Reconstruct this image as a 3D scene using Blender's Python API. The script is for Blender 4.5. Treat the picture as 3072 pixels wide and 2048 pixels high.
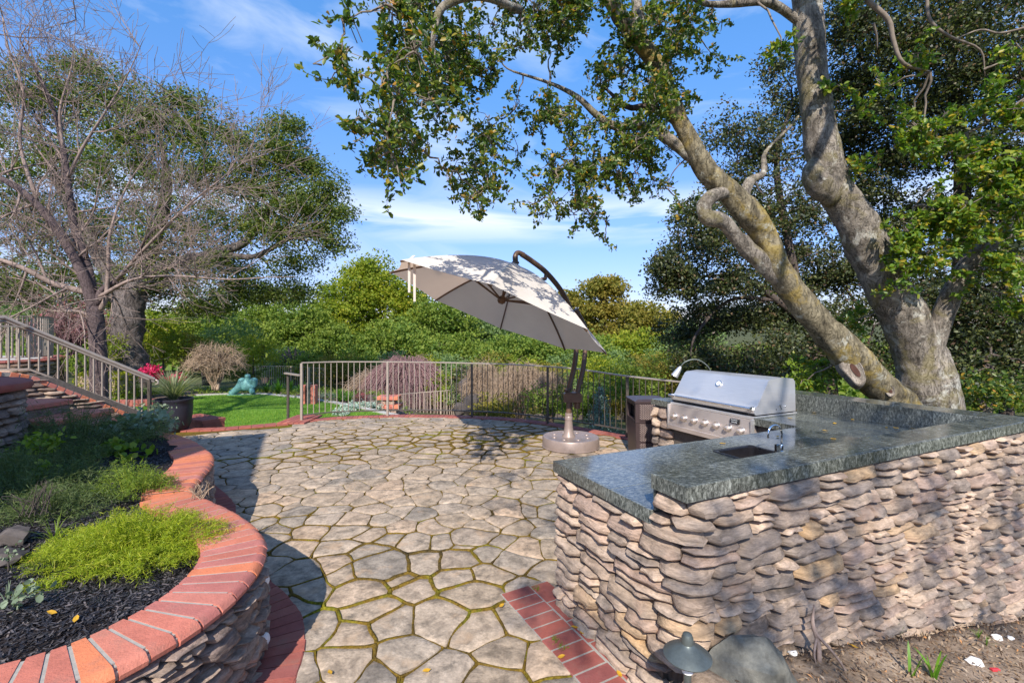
import bpy, math, random
import numpy as np
from mathutils import Vector, Matrix, noise

R = random.Random(7)
NR = np.random.default_rng(7)
sc = bpy.context.scene
for o in list(bpy.data.objects):
    bpy.data.objects.remove(o)
COL = sc.collection

# ---------------------------------------------------------------- camera
H = 1.70            # camera height above the patio
FP = 1374.0         # focal length in pixels of a 3072 wide picture
CX, CY = 1536.0, 995.0
cam = bpy.data.cameras.new('camera')
co = bpy.data.objects.new('camera', cam)
COL.objects.link(co)
co.location = (0, 0, H)
co.rotation_euler = (math.radians(90), 0, 0)
cam.sensor_width = 36.0
cam.lens = 36.0 * FP / 3072.0
cam.shift_y = -29.0 / 3072.0
cam.clip_start = 0.05
cam.clip_end = 5000
sc.camera = co

# ---------------------------------------------------------------- light
SUNV = Vector((0.16, 1.21, -1.0)).normalized()      # travel direction of the light
elev = math.asin(-SUNV.z)
toSun = -SUNV
az = math.atan2(toSun.x, toSun.y)
sun = bpy.data.lights.new('sun', 'SUN')
sun.energy = 4.4
sun.angle = math.radians(0.55)
sun.color = (1.0, 0.95, 0.87)
so = bpy.data.objects.new('sun', sun)
COL.objects.link(so)
so.rotation_euler = SUNV.to_track_quat('-Z', 'Y').to_euler()
so.location = (0, -10, 12)

world = bpy.data.worlds.new('World')
sc.world = world
world.use_nodes = True
nt = world.node_tree
nt.nodes.clear()


def N(nt, t, **kw):
    n = nt.nodes.new(t)
    for k, v in kw.items():
        if k.startswith('i_'):
            n.inputs[k[2:].replace('_', ' ')].default_value = v
        elif k.startswith('n') and k[1:].isdigit():
            n.inputs[int(k[1:])].default_value = v
        else:
            setattr(n, k, v)
    return n


def math_node(nt, op, a, b=None, c=None, clamp=False):
    n = nt.nodes.new('ShaderNodeMath')
    n.operation = op
    n.use_clamp = clamp
    for i, v in enumerate((a, b, c)):
        if v is None:
            continue
        if isinstance(v, (int, float)):
            n.inputs[i].default_value = v
        else:
            nt.links.new(v, n.inputs[i])
    return n.outputs[0]


def ramp(nt, fac, stops, interp='LINEAR'):
    n = nt.nodes.new('ShaderNodeValToRGB')
    cr = n.color_ramp
    cr.interpolation = interp
    while len(cr.elements) < len(stops):
        cr.elements.new(0.5)
    for e, (p, c) in zip(cr.elements, stops):
        e.position = p
        if isinstance(c, (int, float)):
            c = (c, c, c)
        e.color = (c[0], c[1], c[2], 1)
    nt.links.new(fac, n.inputs[0])
    return n.outputs[0]


sky = N(nt, 'ShaderNodeTexSky', sky_type='NISHITA')
sky.sun_disc = False
sky.sun_elevation = elev
sky.sun_rotation = az % (2 * math.pi)
sky.altitude = 100
sky.air_density = 1.0
sky.dust_density = 0.15
sky.ozone_density = 3.0
tc = N(nt, 'ShaderNodeTexCoord')
sep = N(nt, 'ShaderNodeSeparateXYZ')
nt.links.new(tc.outputs['Generated'], sep.inputs[0])
ang = math_node(nt, 'ARCTAN2', sep.outputs[0], sep.outputs[1])
comb = N(nt, 'ShaderNodeCombineXYZ')
nt.links.new(math_node(nt, 'MULTIPLY', ang, 1.6), comb.inputs[0])
tilt = math_node(nt, 'MULTIPLY_ADD', ang, 1.1, math_node(nt, 'MULTIPLY', sep.outputs[2], 6.5))
nt.links.new(tilt, comb.inputs[1])
n1 = N(nt, 'ShaderNodeTexNoise', noise_dimensions='2D', i_Scale=1.25, i_Detail=7.0, i_Roughness=0.56, i_Distortion=0.5)
nt.links.new(comb.outputs[0], n1.inputs['Vector'])
wisp = ramp(nt, n1.outputs['Fac'], [(0.50, 0.0), (0.78, 0.50)])
comb2 = N(nt, 'ShaderNodeCombineXYZ')
nt.links.new(math_node(nt, 'MULTIPLY', ang, 2.0), comb2.inputs[0])
nt.links.new(math_node(nt, 'MULTIPLY', sep.outputs[2], 16.0), comb2.inputs[1])
n2 = N(nt, 'ShaderNodeTexNoise', noise_dimensions='2D', i_Scale=1.3, i_Detail=6.0, i_Roughness=0.5, i_Distortion=0.3)
nt.links.new(comb2.outputs[0], n2.inputs['Vector'])
bandm = math_node(nt, 'SUBTRACT', 1.0, math_node(nt, 'ABSOLUTE', math_node(nt, 'MULTIPLY', math_node(nt, 'SUBTRACT', sep.outputs[2], 0.235), 16.0)), clamp=True)
band = math_node(nt, 'MULTIPLY', bandm, ramp(nt, n2.outputs['Fac'], [(0.38, 0.0), (0.62, 0.95)]))
mask = math_node(nt, 'MAXIMUM', wisp, band)
above = ramp(nt, sep.outputs[2], [(0.0, 0.15), (0.12, 1.0)])
mask = math_node(nt, 'MULTIPLY', mask, above)
bg1 = N(nt, 'ShaderNodeBackground')
hs = N(nt, 'ShaderNodeHueSaturation', i_Saturation=1.2, i_Value=0.88)
nt.links.new(sky.outputs[0], hs.inputs['Color'])
hz = ramp(nt, sep.outputs[2], [(0.0, (0.52, 0.46, 0.60)), (0.10, (0.72, 0.62, 0.78)), (0.30, (1.12, 0.98, 1.12)), (0.55, (1.32, 1.40, 1.45)), (1.0, (1.35, 1.4, 1.45))])
hzm = N(nt, 'ShaderNodeMix', data_type='RGBA', blend_type='MULTIPLY')
hzm.inputs[0].default_value = 1.0
nt.links.new(hs.outputs[0], hzm.inputs[6])
nt.links.new(hz, hzm.inputs[7])
nt.links.new(hzm.outputs[2], bg1.inputs[0])
bg1.inputs[1].default_value = 0.15
bg2 = N(nt, 'ShaderNodeBackground')
bg2.inputs[0].default_value = (0.80, 0.88, 1.0, 1)
bg2.inputs[1].default_value = 0.80
mx = N(nt, 'ShaderNodeMixShader')
nt.links.new(mask, mx.inputs[0])
nt.links.new(bg1.outputs[0], mx.inputs[1])
nt.links.new(bg2.outputs[0], mx.inputs[2])
wo = N(nt, 'ShaderNodeOutputWorld')
nt.links.new(mx.outputs[0], wo.inputs[0])

sc.view_settings.view_transform = 'Standard'
sc.view_settings.look = 'None'
sc.view_settings.gamma = 1.0
sc.view_settings.exposure = 0.68
sc.view_settings.use_curve_mapping = False


# ---------------------------------------------------------------- placing helpers
def gp(px, py, z=0.0):
    """world point of height z under a measured point of the survey picture"""
    Y = (H - z) * FP / (py - CY)
    return ((px - CX) / FP * Y, Y, z)


def dp(px, py, Y):
    return ((px - CX) / FP * Y, Y, H - (py - CY) / FP * Y)


def link(name, me, mat=None, parent=None, loc=None, rotz=0):
    o = bpy.data.objects.new(name, me)
    COL.objects.link(o)
    if me is not None and mat is not None and not me.materials:
        me.materials.append(mat)
    if parent is not None:
        o.parent = parent
    if loc is not None:
        o.location = loc
    if rotz:
        o.rotation_euler = (0, 0, rotz)
    return o


def tag(o, label=None, cat=None, group=None, kind=None):
    if label:
        o['label'] = label
    if cat:
        o['category'] = cat
    if group:
        o['group'] = group
    if kind:
        o['kind'] = kind
    return o


def thing(name, label, cat, loc=(0, 0, 0), rotz=0, group=None):
    o = link(name, None, loc=loc, rotz=rotz)
    return tag(o, label, cat, group)


class MB:
    def __init__(s):
        s.v = []
        s.f = []

    def add(s, vs, fs):
        n = len(s.v)
        s.v.extend([tuple(v) for v in vs])
        s.f.extend([tuple(i + n for i in f) for f in fs])
        return s

    def box(s, x0, x1, y0, y1, z0, z1, bev=0.0, M=None):
        if bev <= 0:
            vs = [(x, y, z) for z in (z0, z1) for y in (y0, y1) for x in (x0, x1)]
            fs = [(0, 2, 3, 1), (4, 5, 7, 6), (0, 1, 5, 4), (2, 6, 7, 3), (0, 4, 6, 2), (1, 3, 7, 5)]
        else:
            b = bev
            vs = []
            for z, i in ((z0, 0), (z1 - b, 0), (z1, b)):
                vs += [(x0 + i, y0 + i, z), (x1 - i, y0 + i, z), (x1 - i, y1 - i, z), (x0 + i, y1 - i, z)]
            fs = [(3, 2, 1, 0), (8, 9, 10, 11)]
            for k in (0, 4):
                for j in range(4):
                    fs.append((k + j, k + (j + 1) % 4, k + 4 + (j + 1) % 4, k + 4 + j))
        if M is not None:
            vs = [tuple(M @ Vector(v)) for v in vs]
        return s.add(vs, fs)

    def tube(s, pts, rad, n=8, cap=True, flat=None):
        pts = [Vector(p) for p in pts]
        if isinstance(rad, (int, float)):
            rad = [rad] * len(pts)
        base = len(s.v)
        up = Vector((0, 0, 1))
        prev = None
        for i, p in enumerate(pts):
            d = (pts[min(i + 1, len(pts) - 1)] - pts[max(i - 1, 0)])
            if d.length < 1e-9:
                d = Vector((0, 0, 1))
            d.normalize()
            if prev is None:
                a = up.cross(d)
                if a.length < 0.05:
                    a = Vector((1, 0, 0)).cross(d)
                a.normalize()
            else:
                a = prev - d * prev.dot(d)
                if a.length < 1e-6:
                    a = Vector((1, 0, 0))
                a.normalize()
            prev = a
            b = d.cross(a)
            for k in range(n):
                t = 2 * math.pi * k / n
                s.v.append(tuple(p + (a * math.cos(t) + b * math.sin(t)) * rad[i]))
        for i in range(len(pts) - 1):
            for k in range(n):
                s.f.append((base + i * n + k, base + i * n + (k + 1) % n, base + (i + 1) * n + (k + 1) % n, base + (i + 1) * n + k))
        if cap:
            s.f.append(tuple(base + k for k in reversed(range(n))))
            m = base + (len(pts) - 1) * n
            s.f.append(tuple(m + k for k in range(n)))
        return s

    def lathe(s, prof, n=24, c=(0, 0, 0), close=False):
        base = len(s.v)
        for r, z in prof:
            for k in range(n):
                t = 2 * math.pi * k / n
                s.v.append((c[0] + r * math.cos(t), c[1] + r * math.sin(t), c[2] + z))
        for i in range(len(prof) - 1):
            for k in range(n):
                s.f.append((base + i * n + k, base + i * n + (k + 1) % n, base + (i + 1) * n + (k + 1) % n, base + (i + 1) * n + k))
        s.f.append(tuple(base + k for k in reversed(range(n))))
        m = base + (len(prof) - 1) * n
        s.f.append(tuple(m + k for k in range(n)))
        return s

    def bar(s, p, q, w, d=None):
        """square bar between two points"""
        p = Vector(p)
        q = Vector(q)
        d = d or w
        ax = (q - p)
        L = ax.length
        ax.normalize()
        a = Vector((0, 0, 1)).cross(ax)
        if a.length < 0.05:
            a = Vector((1, 0, 0))
        a.normalize()
        b = ax.cross(a)
        vs = []
        for c in (p, q):
            for i, j in ((-1, -1), (1, -1), (1, 1), (-1, 1)):
                vs.append(c + a * (i * w / 2) + b * (j * d / 2))
        return s.add(vs, [(3, 2, 1, 0), (4, 5, 6, 7), (0, 1, 5, 4), (1, 2, 6, 5), (2, 3, 7, 6), (3, 0, 4, 7)])

    def mesh(s, name='mesh', smooth=False, sharp=None):
        me = bpy.data.meshes.new(name)
        me.from_pydata(s.v, [], s.f)
        if smooth:
            me.polygons.foreach_set('use_smooth', [True] * len(me.polygons))
            if sharp:
                me.set_sharp_from_angle(angle=math.radians(sharp))
        me.update()
        return me

    def build(s, name, mat, parent=None, smooth=False, loc=None, rotz=0, sharp=None):
        return link(name, s.mesh(name, smooth, sharp), mat, parent, loc, rotz)


def np_mesh(name, V, Fc, smooth=False):
    """V (n,3), Fc (m,k) int"""
    me = bpy.data.meshes.new(name)
    V = np.asarray(V, np.float32)
    Fc = np.asarray(Fc, np.int32)
    k = Fc.shape[1]
    me.vertices.add(len(V))
    me.vertices.foreach_set('co', V.ravel())
    me.loops.add(Fc.size)
    me.loops.foreach_set('vertex_index', Fc.ravel())
    me.polygons.add(len(Fc))
    me.polygons.foreach_set('loop_start', np.arange(0, Fc.size, k, dtype=np.int32))
    me.polygons.foreach_set('loop_total', np.full(len(Fc), k, np.int32))
    if smooth:
        me.polygons.foreach_set('use_smooth', np.ones(len(Fc), bool))
    me.update(calc_edges=True)
    return me


# ---------------------------------------------------------------- materials
def newmat(name):
    m = bpy.data.materials.new(name)
    m.use_nodes = True
    m.node_tree.nodes.clear()
    return m, m.node_tree


def out(nt, sh):
    o = N(nt, 'ShaderNodeOutputMaterial')
    nt.links.new(sh, o.inputs[0])


def position(nt, scale=(1, 1, 1), obj=False):
    if obj:
        g = N(nt, 'ShaderNodeTexCoord').outputs['Object']
    else:
        g = N(nt, 'ShaderNodeNewGeometry').outputs['Position']
    mp = N(nt, 'ShaderNodeMapping')
    mp.inputs['Scale'].default_value = scale
    nt.links.new(g, mp.inputs[0])
    return mp.outputs[0]


def tex(nt, vec, scale, detail=4, rough=0.55, dist=0.0):
    n = N(nt, 'ShaderNodeTexNoise', i_Scale=scale, i_Detail=detail, i_Roughness=rough, i_Distortion=dist)
    nt.links.new(vec, n.inputs['Vector'])
    return n.outputs['Fac']


def mixc(nt, fac, a, b, mode='MIX'):
    n = N(nt, 'ShaderNodeMix', data_type='RGBA', blend_type=mode)
    for i, v in ((0, fac), (6, a), (7, b)):
        if isinstance(v, (int, float)):
            n.inputs[i].default_value = v
        elif isinstance(v, tuple):
            n.inputs[i].default_value = (*v[:3], 1)
        else:
            nt.links.new(v, n.inputs[i])
    return n.outputs[2]


def pbsdf(nt, col, rough=0.7, metal=0.0, spec=0.4, bumpsrc=None, bump=0.3, bdist=0.01):
    p = N(nt, 'ShaderNodeBsdfPrincipled')
    for nm, v in (('Base Color', col), ('Roughness', rough), ('Metallic', metal), ('Specular IOR Level', spec)):
        if isinstance(v, tuple):
            p.inputs[nm].default_value = (*v[:3], 1)
        elif isinstance(v, (int, float)):
            p.inputs[nm].default_value = v
        else:
            nt.links.new(v, p.inputs[nm])
    if bumpsrc is not None:
        b = N(nt, 'ShaderNodeBump', i_Strength=bump, i_Distance=bdist)
        nt.links.new(bumpsrc, b.inputs['Height'])
        nt.links.new(b.outputs[0], p.inputs['Normal'])
    return p


def m_simple(name, c, rough=0.6, metal=0.0, var=0.25, scale=12, bump=0.15, bdist=0.004, spec=0.4, obj=False, rr=0.0):
    m, nt = newmat(name)
    v = position(nt, obj=obj)
    a = tex(nt, v, scale, 5)
    b = tex(nt, v, scale * 6.3, 3)
    f = math_node(nt, 'MULTIPLY_ADD', a, 0.65, math_node(nt, 'MULTIPLY', b, 0.35))
    dk = tuple(x * (1 - var) for x in c)
    lt = tuple(min(1, x * (1 + var)) for x in c)
    col = ramp(nt, f, [(0.3, dk), (0.7, lt)])
    ro = math_node(nt, 'MULTIPLY_ADD', a, rr, rough - rr / 2) if rr else rough
    out(nt, pbsdf(nt, col, ro, metal, spec, f, bump, bdist).outputs[0])
    return m


def obj_rand(nt):
    return N(nt, 'ShaderNodeObjectInfo').outputs['Random']


def isl_rand(nt):
    return N(nt, 'ShaderNodeNewGeometry').outputs['Random Per Island']


def m_stone(name, stops, strat=5.0, scale=9, spot=(0.05, 0.045, 0.04), spotamt=0.5, bump=0.6, bdist=0.01, island=False, warm=None):
    m, nt = newmat(name)
    v = position(nt)
    vs = position(nt, (1, 1, strat))
    r = isl_rand(nt) if island else obj_rand(nt)
    base = ramp(nt, r, stops)
    a = tex(nt, vs, scale, 6, 0.62, 0.6)
    fine = tex(nt, vs, scale * 5, 5, 0.7)
    big = tex(nt, v, 2.2, 4, 0.6)
    c = mixc(nt, 1.0, base, ramp(nt, a, [(0.28, 0.42), (0.5, 0.98), (0.72, 1.4)]), 'MULTIPLY')
    c = mixc(nt, 1.0, c, ramp(nt, fine, [(0.3, 0.72), (0.65, 1.18)]), 'MULTIPLY')
    sp = ramp(nt, tex(nt, v, scale * 1.4, 7, 0.72), [(0.50, 0.0), (0.66, spotamt)])
    sp = math_node(nt, 'MULTIPLY', sp, ramp(nt, big, [(0.42, 0.15), (0.58, 1.0)]))
    c = mixc(nt, sp, c, spot)
    if warm:
        wv = ramp(nt, tex(nt, v, scale * 0.6, 4), [(0.58, 0.0), (0.72, 0.6)])
        c = mixc(nt, wv, c, warm)
    h = math_node(nt, 'ADD', math_node(nt, 'MULTIPLY', a, 0.8), math_node(nt, 'MULTIPLY', fine, 0.35))
    out(nt, pbsdf(nt, c, 0.88, 0, 0.25, h, bump, bdist).outputs[0])
    return m


def m_leaf(name, stops, transl=0.35, rough=0.42, spec=0.5, patch=None, pscale=0.5):
    m, nt = newmat(name)
    r = isl_rand(nt)
    c = ramp(nt, r, stops)
    if patch:
        pf = ramp(nt, tex(nt, position(nt), pscale, 3), [(0.42, 0.0), (0.62, 1.0)])
        c = mixc(nt, math_node(nt, 'MULTIPLY', pf, 0.6), c, patch)
    p = pbsdf(nt, c, rough, 0, spec)
    t = N(nt, 'ShaderNodeBsdfTranslucent')
    tcol = mixc(nt, 1.0, c, (1.3, 1.5, 0.6), 'MULTIPLY')
    nt.links.new(tcol, t.inputs[0])
    mx = N(nt, 'ShaderNodeMixShader')
    mx.inputs[0].default_value = transl
    nt.links.new(p.outputs[0], mx.inputs[1])
    nt.links.new(t.outputs[0], mx.inputs[2])
    out(nt, mx.outputs[0])
    return m


def m_bark(name, c1, c2, lichen=None, la=0.5, scale=6, patches=None, bump=0.7, stretch=(1, 1, 0.5)):
    m, nt = newmat(name)
    v = position(nt, stretch)
    v0 = position(nt)
    a = tex(nt, v, scale, 8, 0.68, 1.2)
    f = tex(nt, position(nt, (1, 1, 3.5)), scale * 5, 5, 0.7, 1.5)
    c = ramp(nt, a, [(0.32, c1), (0.66, c2)])
    c = mixc(nt, 1.0, c, ramp(nt, f, [(0.3, 0.6), (0.6, 1.15)]), 'MULTIPLY')
    ck = math_node(nt, 'ABSOLUTE', math_node(nt, 'SUBTRACT', tex(nt, position(nt, (2.2, 2.2, 0.9)), scale * 1.1, 6, 0.65, 1.0), 0.5))
    ckr = ramp(nt, ck, [(0.0, 0.35), (0.022, 0.85), (0.05, 1.0)])
    c = mixc(nt, 1.0, c, ckr, 'MULTIPLY')
    if lichen:
        l = ramp(nt, tex(nt, v0, 2.6, 8, 0.7, 0.8), [(0.5, 0.0), (0.6, la)])
        c = mixc(nt, l, c, lichen)
    if patches:
        l = ramp(nt, tex(nt, v0, 4.5, 8, 0.75, 0.4), [(0.56, 0.0), (0.63, 0.85)])
        c = mixc(nt, l, c, patches)
        l2 = ramp(nt, tex(nt, position(nt, (1.3, 1.3, 1.3)), 7, 8, 0.75), [(0.58, 0.0), (0.66, 0.7)])
        c = mixc(nt, l2, c, tuple(x * 0.45 for x in c1))
    h = math_node(nt, 'ADD', math_node(nt, 'MULTIPLY', ckr, 0.35), math_node(nt, 'ADD', a, math_node(nt, 'MULTIPLY', f, 0.6)))
    out(nt, pbsdf(nt, c, 0.9, 0, 0.2, h, bump, 0.02).outputs[0])
    return m


M = {}
M['flag'] = m_stone('flagstone', [(0.0, (0.33, 0.25, 0.175)), (0.25, (0.42, 0.32, 0.23)), (0.5, (0.32, 0.26, 0.20)), (0.7, (0.49, 0.345, 0.23)), (0.85, (0.26, 0.215, 0.17)), (1.0, (0.44, 0.34, 0.25))],
                    strat=1, scale=8, spotamt=0.8, bump=0.8, bdist=0.014, spot=(0.10, 0.085, 0.065), warm=(0.50, 0.33, 0.20))
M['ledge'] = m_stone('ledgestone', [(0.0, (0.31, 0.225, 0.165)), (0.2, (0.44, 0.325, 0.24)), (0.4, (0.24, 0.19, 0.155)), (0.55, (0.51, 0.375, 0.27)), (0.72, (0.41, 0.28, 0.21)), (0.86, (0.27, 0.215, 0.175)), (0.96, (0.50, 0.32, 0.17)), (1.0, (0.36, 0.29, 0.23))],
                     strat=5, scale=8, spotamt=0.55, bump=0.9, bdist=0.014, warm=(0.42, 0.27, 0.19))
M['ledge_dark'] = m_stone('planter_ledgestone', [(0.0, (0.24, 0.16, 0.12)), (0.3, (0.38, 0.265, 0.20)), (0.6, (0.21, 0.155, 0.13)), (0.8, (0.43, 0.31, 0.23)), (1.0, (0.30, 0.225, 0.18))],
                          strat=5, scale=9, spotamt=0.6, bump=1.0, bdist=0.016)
M['mortar'] = m_simple('mortar', (0.10, 0.08, 0.065), 0.95, var=0.4, scale=30, bump=0.6, bdist=0.01)
M['moss'] = None


def m_moss():
    m, nt = newmat('joint_moss')
    v = position(nt)
    a = tex(nt, v, 1.3, 4, 0.6)
    b = tex(nt, v, 9, 5, 0.65)
    c = tex(nt, v, 60, 3, 0.6)
    k = math_node(nt, 'ADD', math_node(nt, 'MULTIPLY', a, 0.6), math_node(nt, 'MULTIPLY', b, 0.4))
    col = ramp(nt, k, [(0.34, (0.035, 0.026, 0.014)), (0.43, (0.09, 0.06, 0.018)), (0.51, (0.155, 0.095, 0.014)), (0.60, (0.13, 0.12, 0.012)), (0.72, (0.26, 0.20, 0.014))])
    col = mixc(nt, 1.0, col, ramp(nt, c, [(0.3, 0.5), (0.65, 1.35)]), 'MULTIPLY')
    out(nt, pbsdf(nt, col, 0.95, 0, 0.1, c, 0.9, 0.01).outputs[0])
    return m


M['moss'] = m_moss()


def m_brick(name, stops, island=False, rough=0.62):
    m, nt = newmat(name)
    v = position(nt)
    r = isl_rand(nt) if island else obj_rand(nt)
    c = ramp(nt, r, stops)
    a = tex(nt, v, 14, 6, 0.65)
    b = tex(nt, v, 120, 3, 0.6)
    c = mixc(nt, 1.0, c, ramp(nt, a, [(0.3, 0.8), (0.7, 1.15)]), 'MULTIPLY')
    c = mixc(nt, ramp(nt, tex(nt, v, 7, 8, 0.75), [(0.52, 0.0), (0.66, 0.5)]), c, (0.20, 0.12, 0.09))
    c = mixc(nt, ramp(nt, tex(nt, v, 160, 2, 0.6), [(0.64, 0.0), (0.70, 0.6)]), c, (0.12, 0.05, 0.04))
    out(nt, pbsdf(nt, c, rough, 0, 0.35, math_node(nt, 'ADD', a, b), 0.5, 0.005).outputs[0])
    return m


M['brick'] = m_brick('coping_brick', [(0.0, (0.48, 0.15, 0.10)), (0.3, (0.57, 0.18, 0.12)), (0.55, (0.66, 0.20, 0.085)), (0.8, (0.53, 0.19, 0.145)), (1.0, (0.44, 0.145, 0.115))])
M['paver'] = m_brick('paving_brick', [(0.0, (0.30, 0.085, 0.065)), (0.4, (0.36, 0.10, 0.07)), (0.7, (0.27, 0.08, 0.07)), (1.0, (0.40, 0.13, 0.09))], rough=0.8)
M['grout'] = m_simple('grout', (0.34, 0.31, 0.265), 0.9, var=0.2, scale=40, bump=0.3)
M['grout_dark'] = m_simple('grout_dark', (0.16, 0.13, 0.11), 0.95, var=0.35, scale=30, bump=0.4)


def m_granite():
    m, nt = newmat('granite')
    v = position(nt)
    vs = position(nt, (1.0, 2.6, 1.0))
    r = obj_rand(nt)
    a = tex(nt, vs, 34, 7, 0.75, 0.6)
    b = tex(nt, vs, 95, 5, 0.7, 0.3)
    vo = N(nt, 'ShaderNodeTexVoronoi', feature='F1', i_Scale=90.0)
    nt.links.new(v, vo.inputs['Vector'])
    c = ramp(nt, a, [(0.34, (0.022, 0.025, 0.021)), (0.46, (0.065, 0.07, 0.06)), (0.54, (0.14, 0.145, 0.125)), (0.64, (0.29, 0.30, 0.26)), (0.75, (0.46, 0.46, 0.41))])
    c = mixc(nt, ramp(nt, b, [(0.54, 0.0), (0.66, 0.55)]), c, (0.25, 0.25, 0.225))
    c = mixc(nt, ramp(nt, b, [(0.32, 0.7), (0.42, 0.0)]), c, (0.008, 0.009, 0.01))
    c = mixc(nt, 1.0, c, ramp(nt, r, [(0, 0.75), (0.5, 1.0), (1, 1.25)]), 'MULTIPLY')
    sm = tex(nt, v, 4, 4)
    ro = ramp(nt, sm, [(0.35, 0.07), (0.7, 0.20)])
    p = pbsdf(nt, c, ro, 0, 0.6, tex(nt, v, 35, 3), 0.05, 0.002)
    out(nt, p.outputs[0])
    return m


M['granite'] = m_granite()


def m_steel(name, c=(0.62, 0.60, 0.58), rough=0.26, brushed=(1, 1, 60), metal=1.0):
    m, nt = newmat(name)
    v = position(nt, brushed, obj=True)
    a = tex(nt, v, 8, 4, 0.6)
    sm = tex(nt, position(nt), 7, 5, 0.6)
    col = ramp(nt, a, [(0.3, tuple(x * 0.88 for x in c)), (0.7, tuple(min(1, x * 1.06) for x in c))])
    ro = math_node(nt, 'MULTIPLY_ADD', sm, 0.16, rough - 0.08)
    p = pbsdf(nt, col, ro, metal, 0.5, a, 0.06, 0.002)
    p.inputs['Anisotropic'].default_value = 0.4
    out(nt, p.outputs[0])
    return m


M['steel'] = m_steel('brushed_steel', (0.74, 0.71, 0.69), 0.40, metal=0.72)
M['steel_warm'] = m_steel('satin_steel', (0.74, 0.62, 0.54), 0.42, metal=0.7)
M['chrome'] = m_steel('chrome', (0.8, 0.8, 0.8), 0.1)
M['black'] = m_simple('black_enamel', (0.012, 0.011, 0.013), 0.25, var=0.3, scale=10, bump=0.05)
M['plate'] = m_simple('nameplate_black', (0.02, 0.02, 0.022), 0.4, bump=0.02)
M['letter'] = m_simple('nameplate_letter', (0.75, 0.75, 0.75), 0.35, var=0.05)
M['fence'] = m_simple('fence_bronze_paint_and_shade', (0.085, 0.07, 0.058), 0.38, 0.1, var=0.2, scale=20, bump=0.1)  # bronze paint, also the shaded tone of the right part of the patio fence
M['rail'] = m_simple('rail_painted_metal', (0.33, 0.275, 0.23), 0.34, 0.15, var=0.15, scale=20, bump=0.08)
M['bronze'] = m_simple('umbrella_bronze', (0.125, 0.072, 0.045), 0.42, 0.25, var=0.2, scale=14, bump=0.08)
M['basecap'] = m_simple('umbrella_base_bronze', (0.27, 0.205, 0.175), 0.4, 0.15, var=0.15, scale=8, bump=0.08, rr=0.2)
M['binbody'] = m_simple('bin_brown_metal', (0.060, 0.040, 0.040), 0.42, 0.1, var=0.2, scale=12, bump=0.05)
M['pathlamp'] = m_simple('path_light_grey', (0.12, 0.135, 0.125), 0.4, 0.5, var=0.25, scale=18, bump=0.15)
M['pot'] = m_simple('pot_glaze', (0.026, 0.024, 0.034), 0.5, var=0.3, scale=5, bump=0.2)
M['rockgrey'] = m_stone('boulder', [(0, (0.15, 0.14, 0.11)), (1, (0.18, 0.165, 0.13))], strat=1, scale=7, spotamt=0.8, bump=0.9, warm=(0.20, 0.20, 0.10))
M['rockdark'] = m_stone('dark_rock', [(0, (0.06, 0.05, 0.045)), (1, (0.11, 0.09, 0.08))], strat=1, scale=5, spotamt=0.5, bump=0.9)
M['concrete'] = m_simple('concrete', (0.42, 0.39, 0.35), 0.9, var=0.2, scale=14, bump=0.3)
M['stucco'] = m_simple('house_stucco', (0.45, 0.38, 0.30), 0.9, var=0.1, scale=20, bump=0.4)
M['verdigris'] = m_simple('verdigris_bronze', (0.13, 0.30, 0.28), 0.6, 0.2, var=0.5, scale=9, bump=0.4)
M['whiteflash'] = m_simple('white_stone', (0.75, 0.72, 0.68), 0.7, var=0.1, scale=30)
M['redbit'] = m_simple('red_plastic', (0.5, 0.04, 0.05), 0.4, var=0.1)


def m_canvas():
    m, nt = newmat('umbrella_canvas')
    v = position(nt)
    w = tex(nt, v, 3.0, 4)
    c = ramp(nt, w, [(0.3, (0.72, 0.65, 0.57)), (0.7, (0.80, 0.74, 0.66))])
    p = pbsdf(nt, c, 0.85, 0, 0.15, tex(nt, v, 500, 2), 0.1, 0.001)
    t = N(nt, 'ShaderNodeBsdfTranslucent')
    t.inputs[0].default_value = (0.80, 0.56, 0.40, 1)
    mx = N(nt, 'ShaderNodeMixShader')
    mx.inputs[0].default_value = 0.34
    nt.links.new(p.outputs[0], mx.inputs[1])
    nt.links.new(t.outputs[0], mx.inputs[2])
    out(nt, mx.outputs[0])
    return m


M['canvas'] = m_canvas()


def m_ground(name, stops, scale=3, fine=40, bump=0.8, bdist=0.02):
    m, nt = newmat(name)
    v = position(nt)
    a = tex(nt, v, scale, 7, 0.65, 0.5)
    b = tex(nt, v, fine, 5, 0.7)
    k = math_node(nt, 'ADD', math_node(nt, 'MULTIPLY', a, 0.55), math_node(nt, 'MULTIPLY', b, 0.45))
    c = ramp(nt, k, stops)
    out(nt, pbsdf(nt, c, 0.95, 0, 0.15, k, bump, bdist).outputs[0])
    return m


M['dirt'] = m_ground('dirt', [(0.33, (0.12, 0.08, 0.05)), (0.46, (0.26, 0.185, 0.125)), (0.58, (0.37, 0.27, 0.19)), (0.72, (0.48, 0.38, 0.28))])
M['mulchsoil'] = m_ground('mulch_soil', [(0.35, (0.008, 0.006, 0.006)), (0.55, (0.026, 0.020, 0.02)), (0.7, (0.06, 0.048, 0.045))], 6, 60, 1.0)
M['bedsoil'] = m_ground('bed_soil', [(0.35, (0.08, 0.055, 0.04)), (0.55, (0.19, 0.135, 0.10)), (0.7, (0.32, 0.24, 0.18))], 3, 30, 1.0)
M['hillside'] = m_ground('hillside', [(0.35, (0.05, 0.055, 0.022)), (0.55, (0.09, 0.095, 0.035)), (0.7, (0.16, 0.135, 0.06))], 0.25, 3, 0.6, 0.2)
M['lawn'] = m_ground('lawn', [(0.35, (0.05, 0.12, 0.012)), (0.5, (0.10, 0.21, 0.022)), (0.65, (0.18, 0.29, 0.035))], 1.6, 30, 0.7, 0.03)


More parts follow.
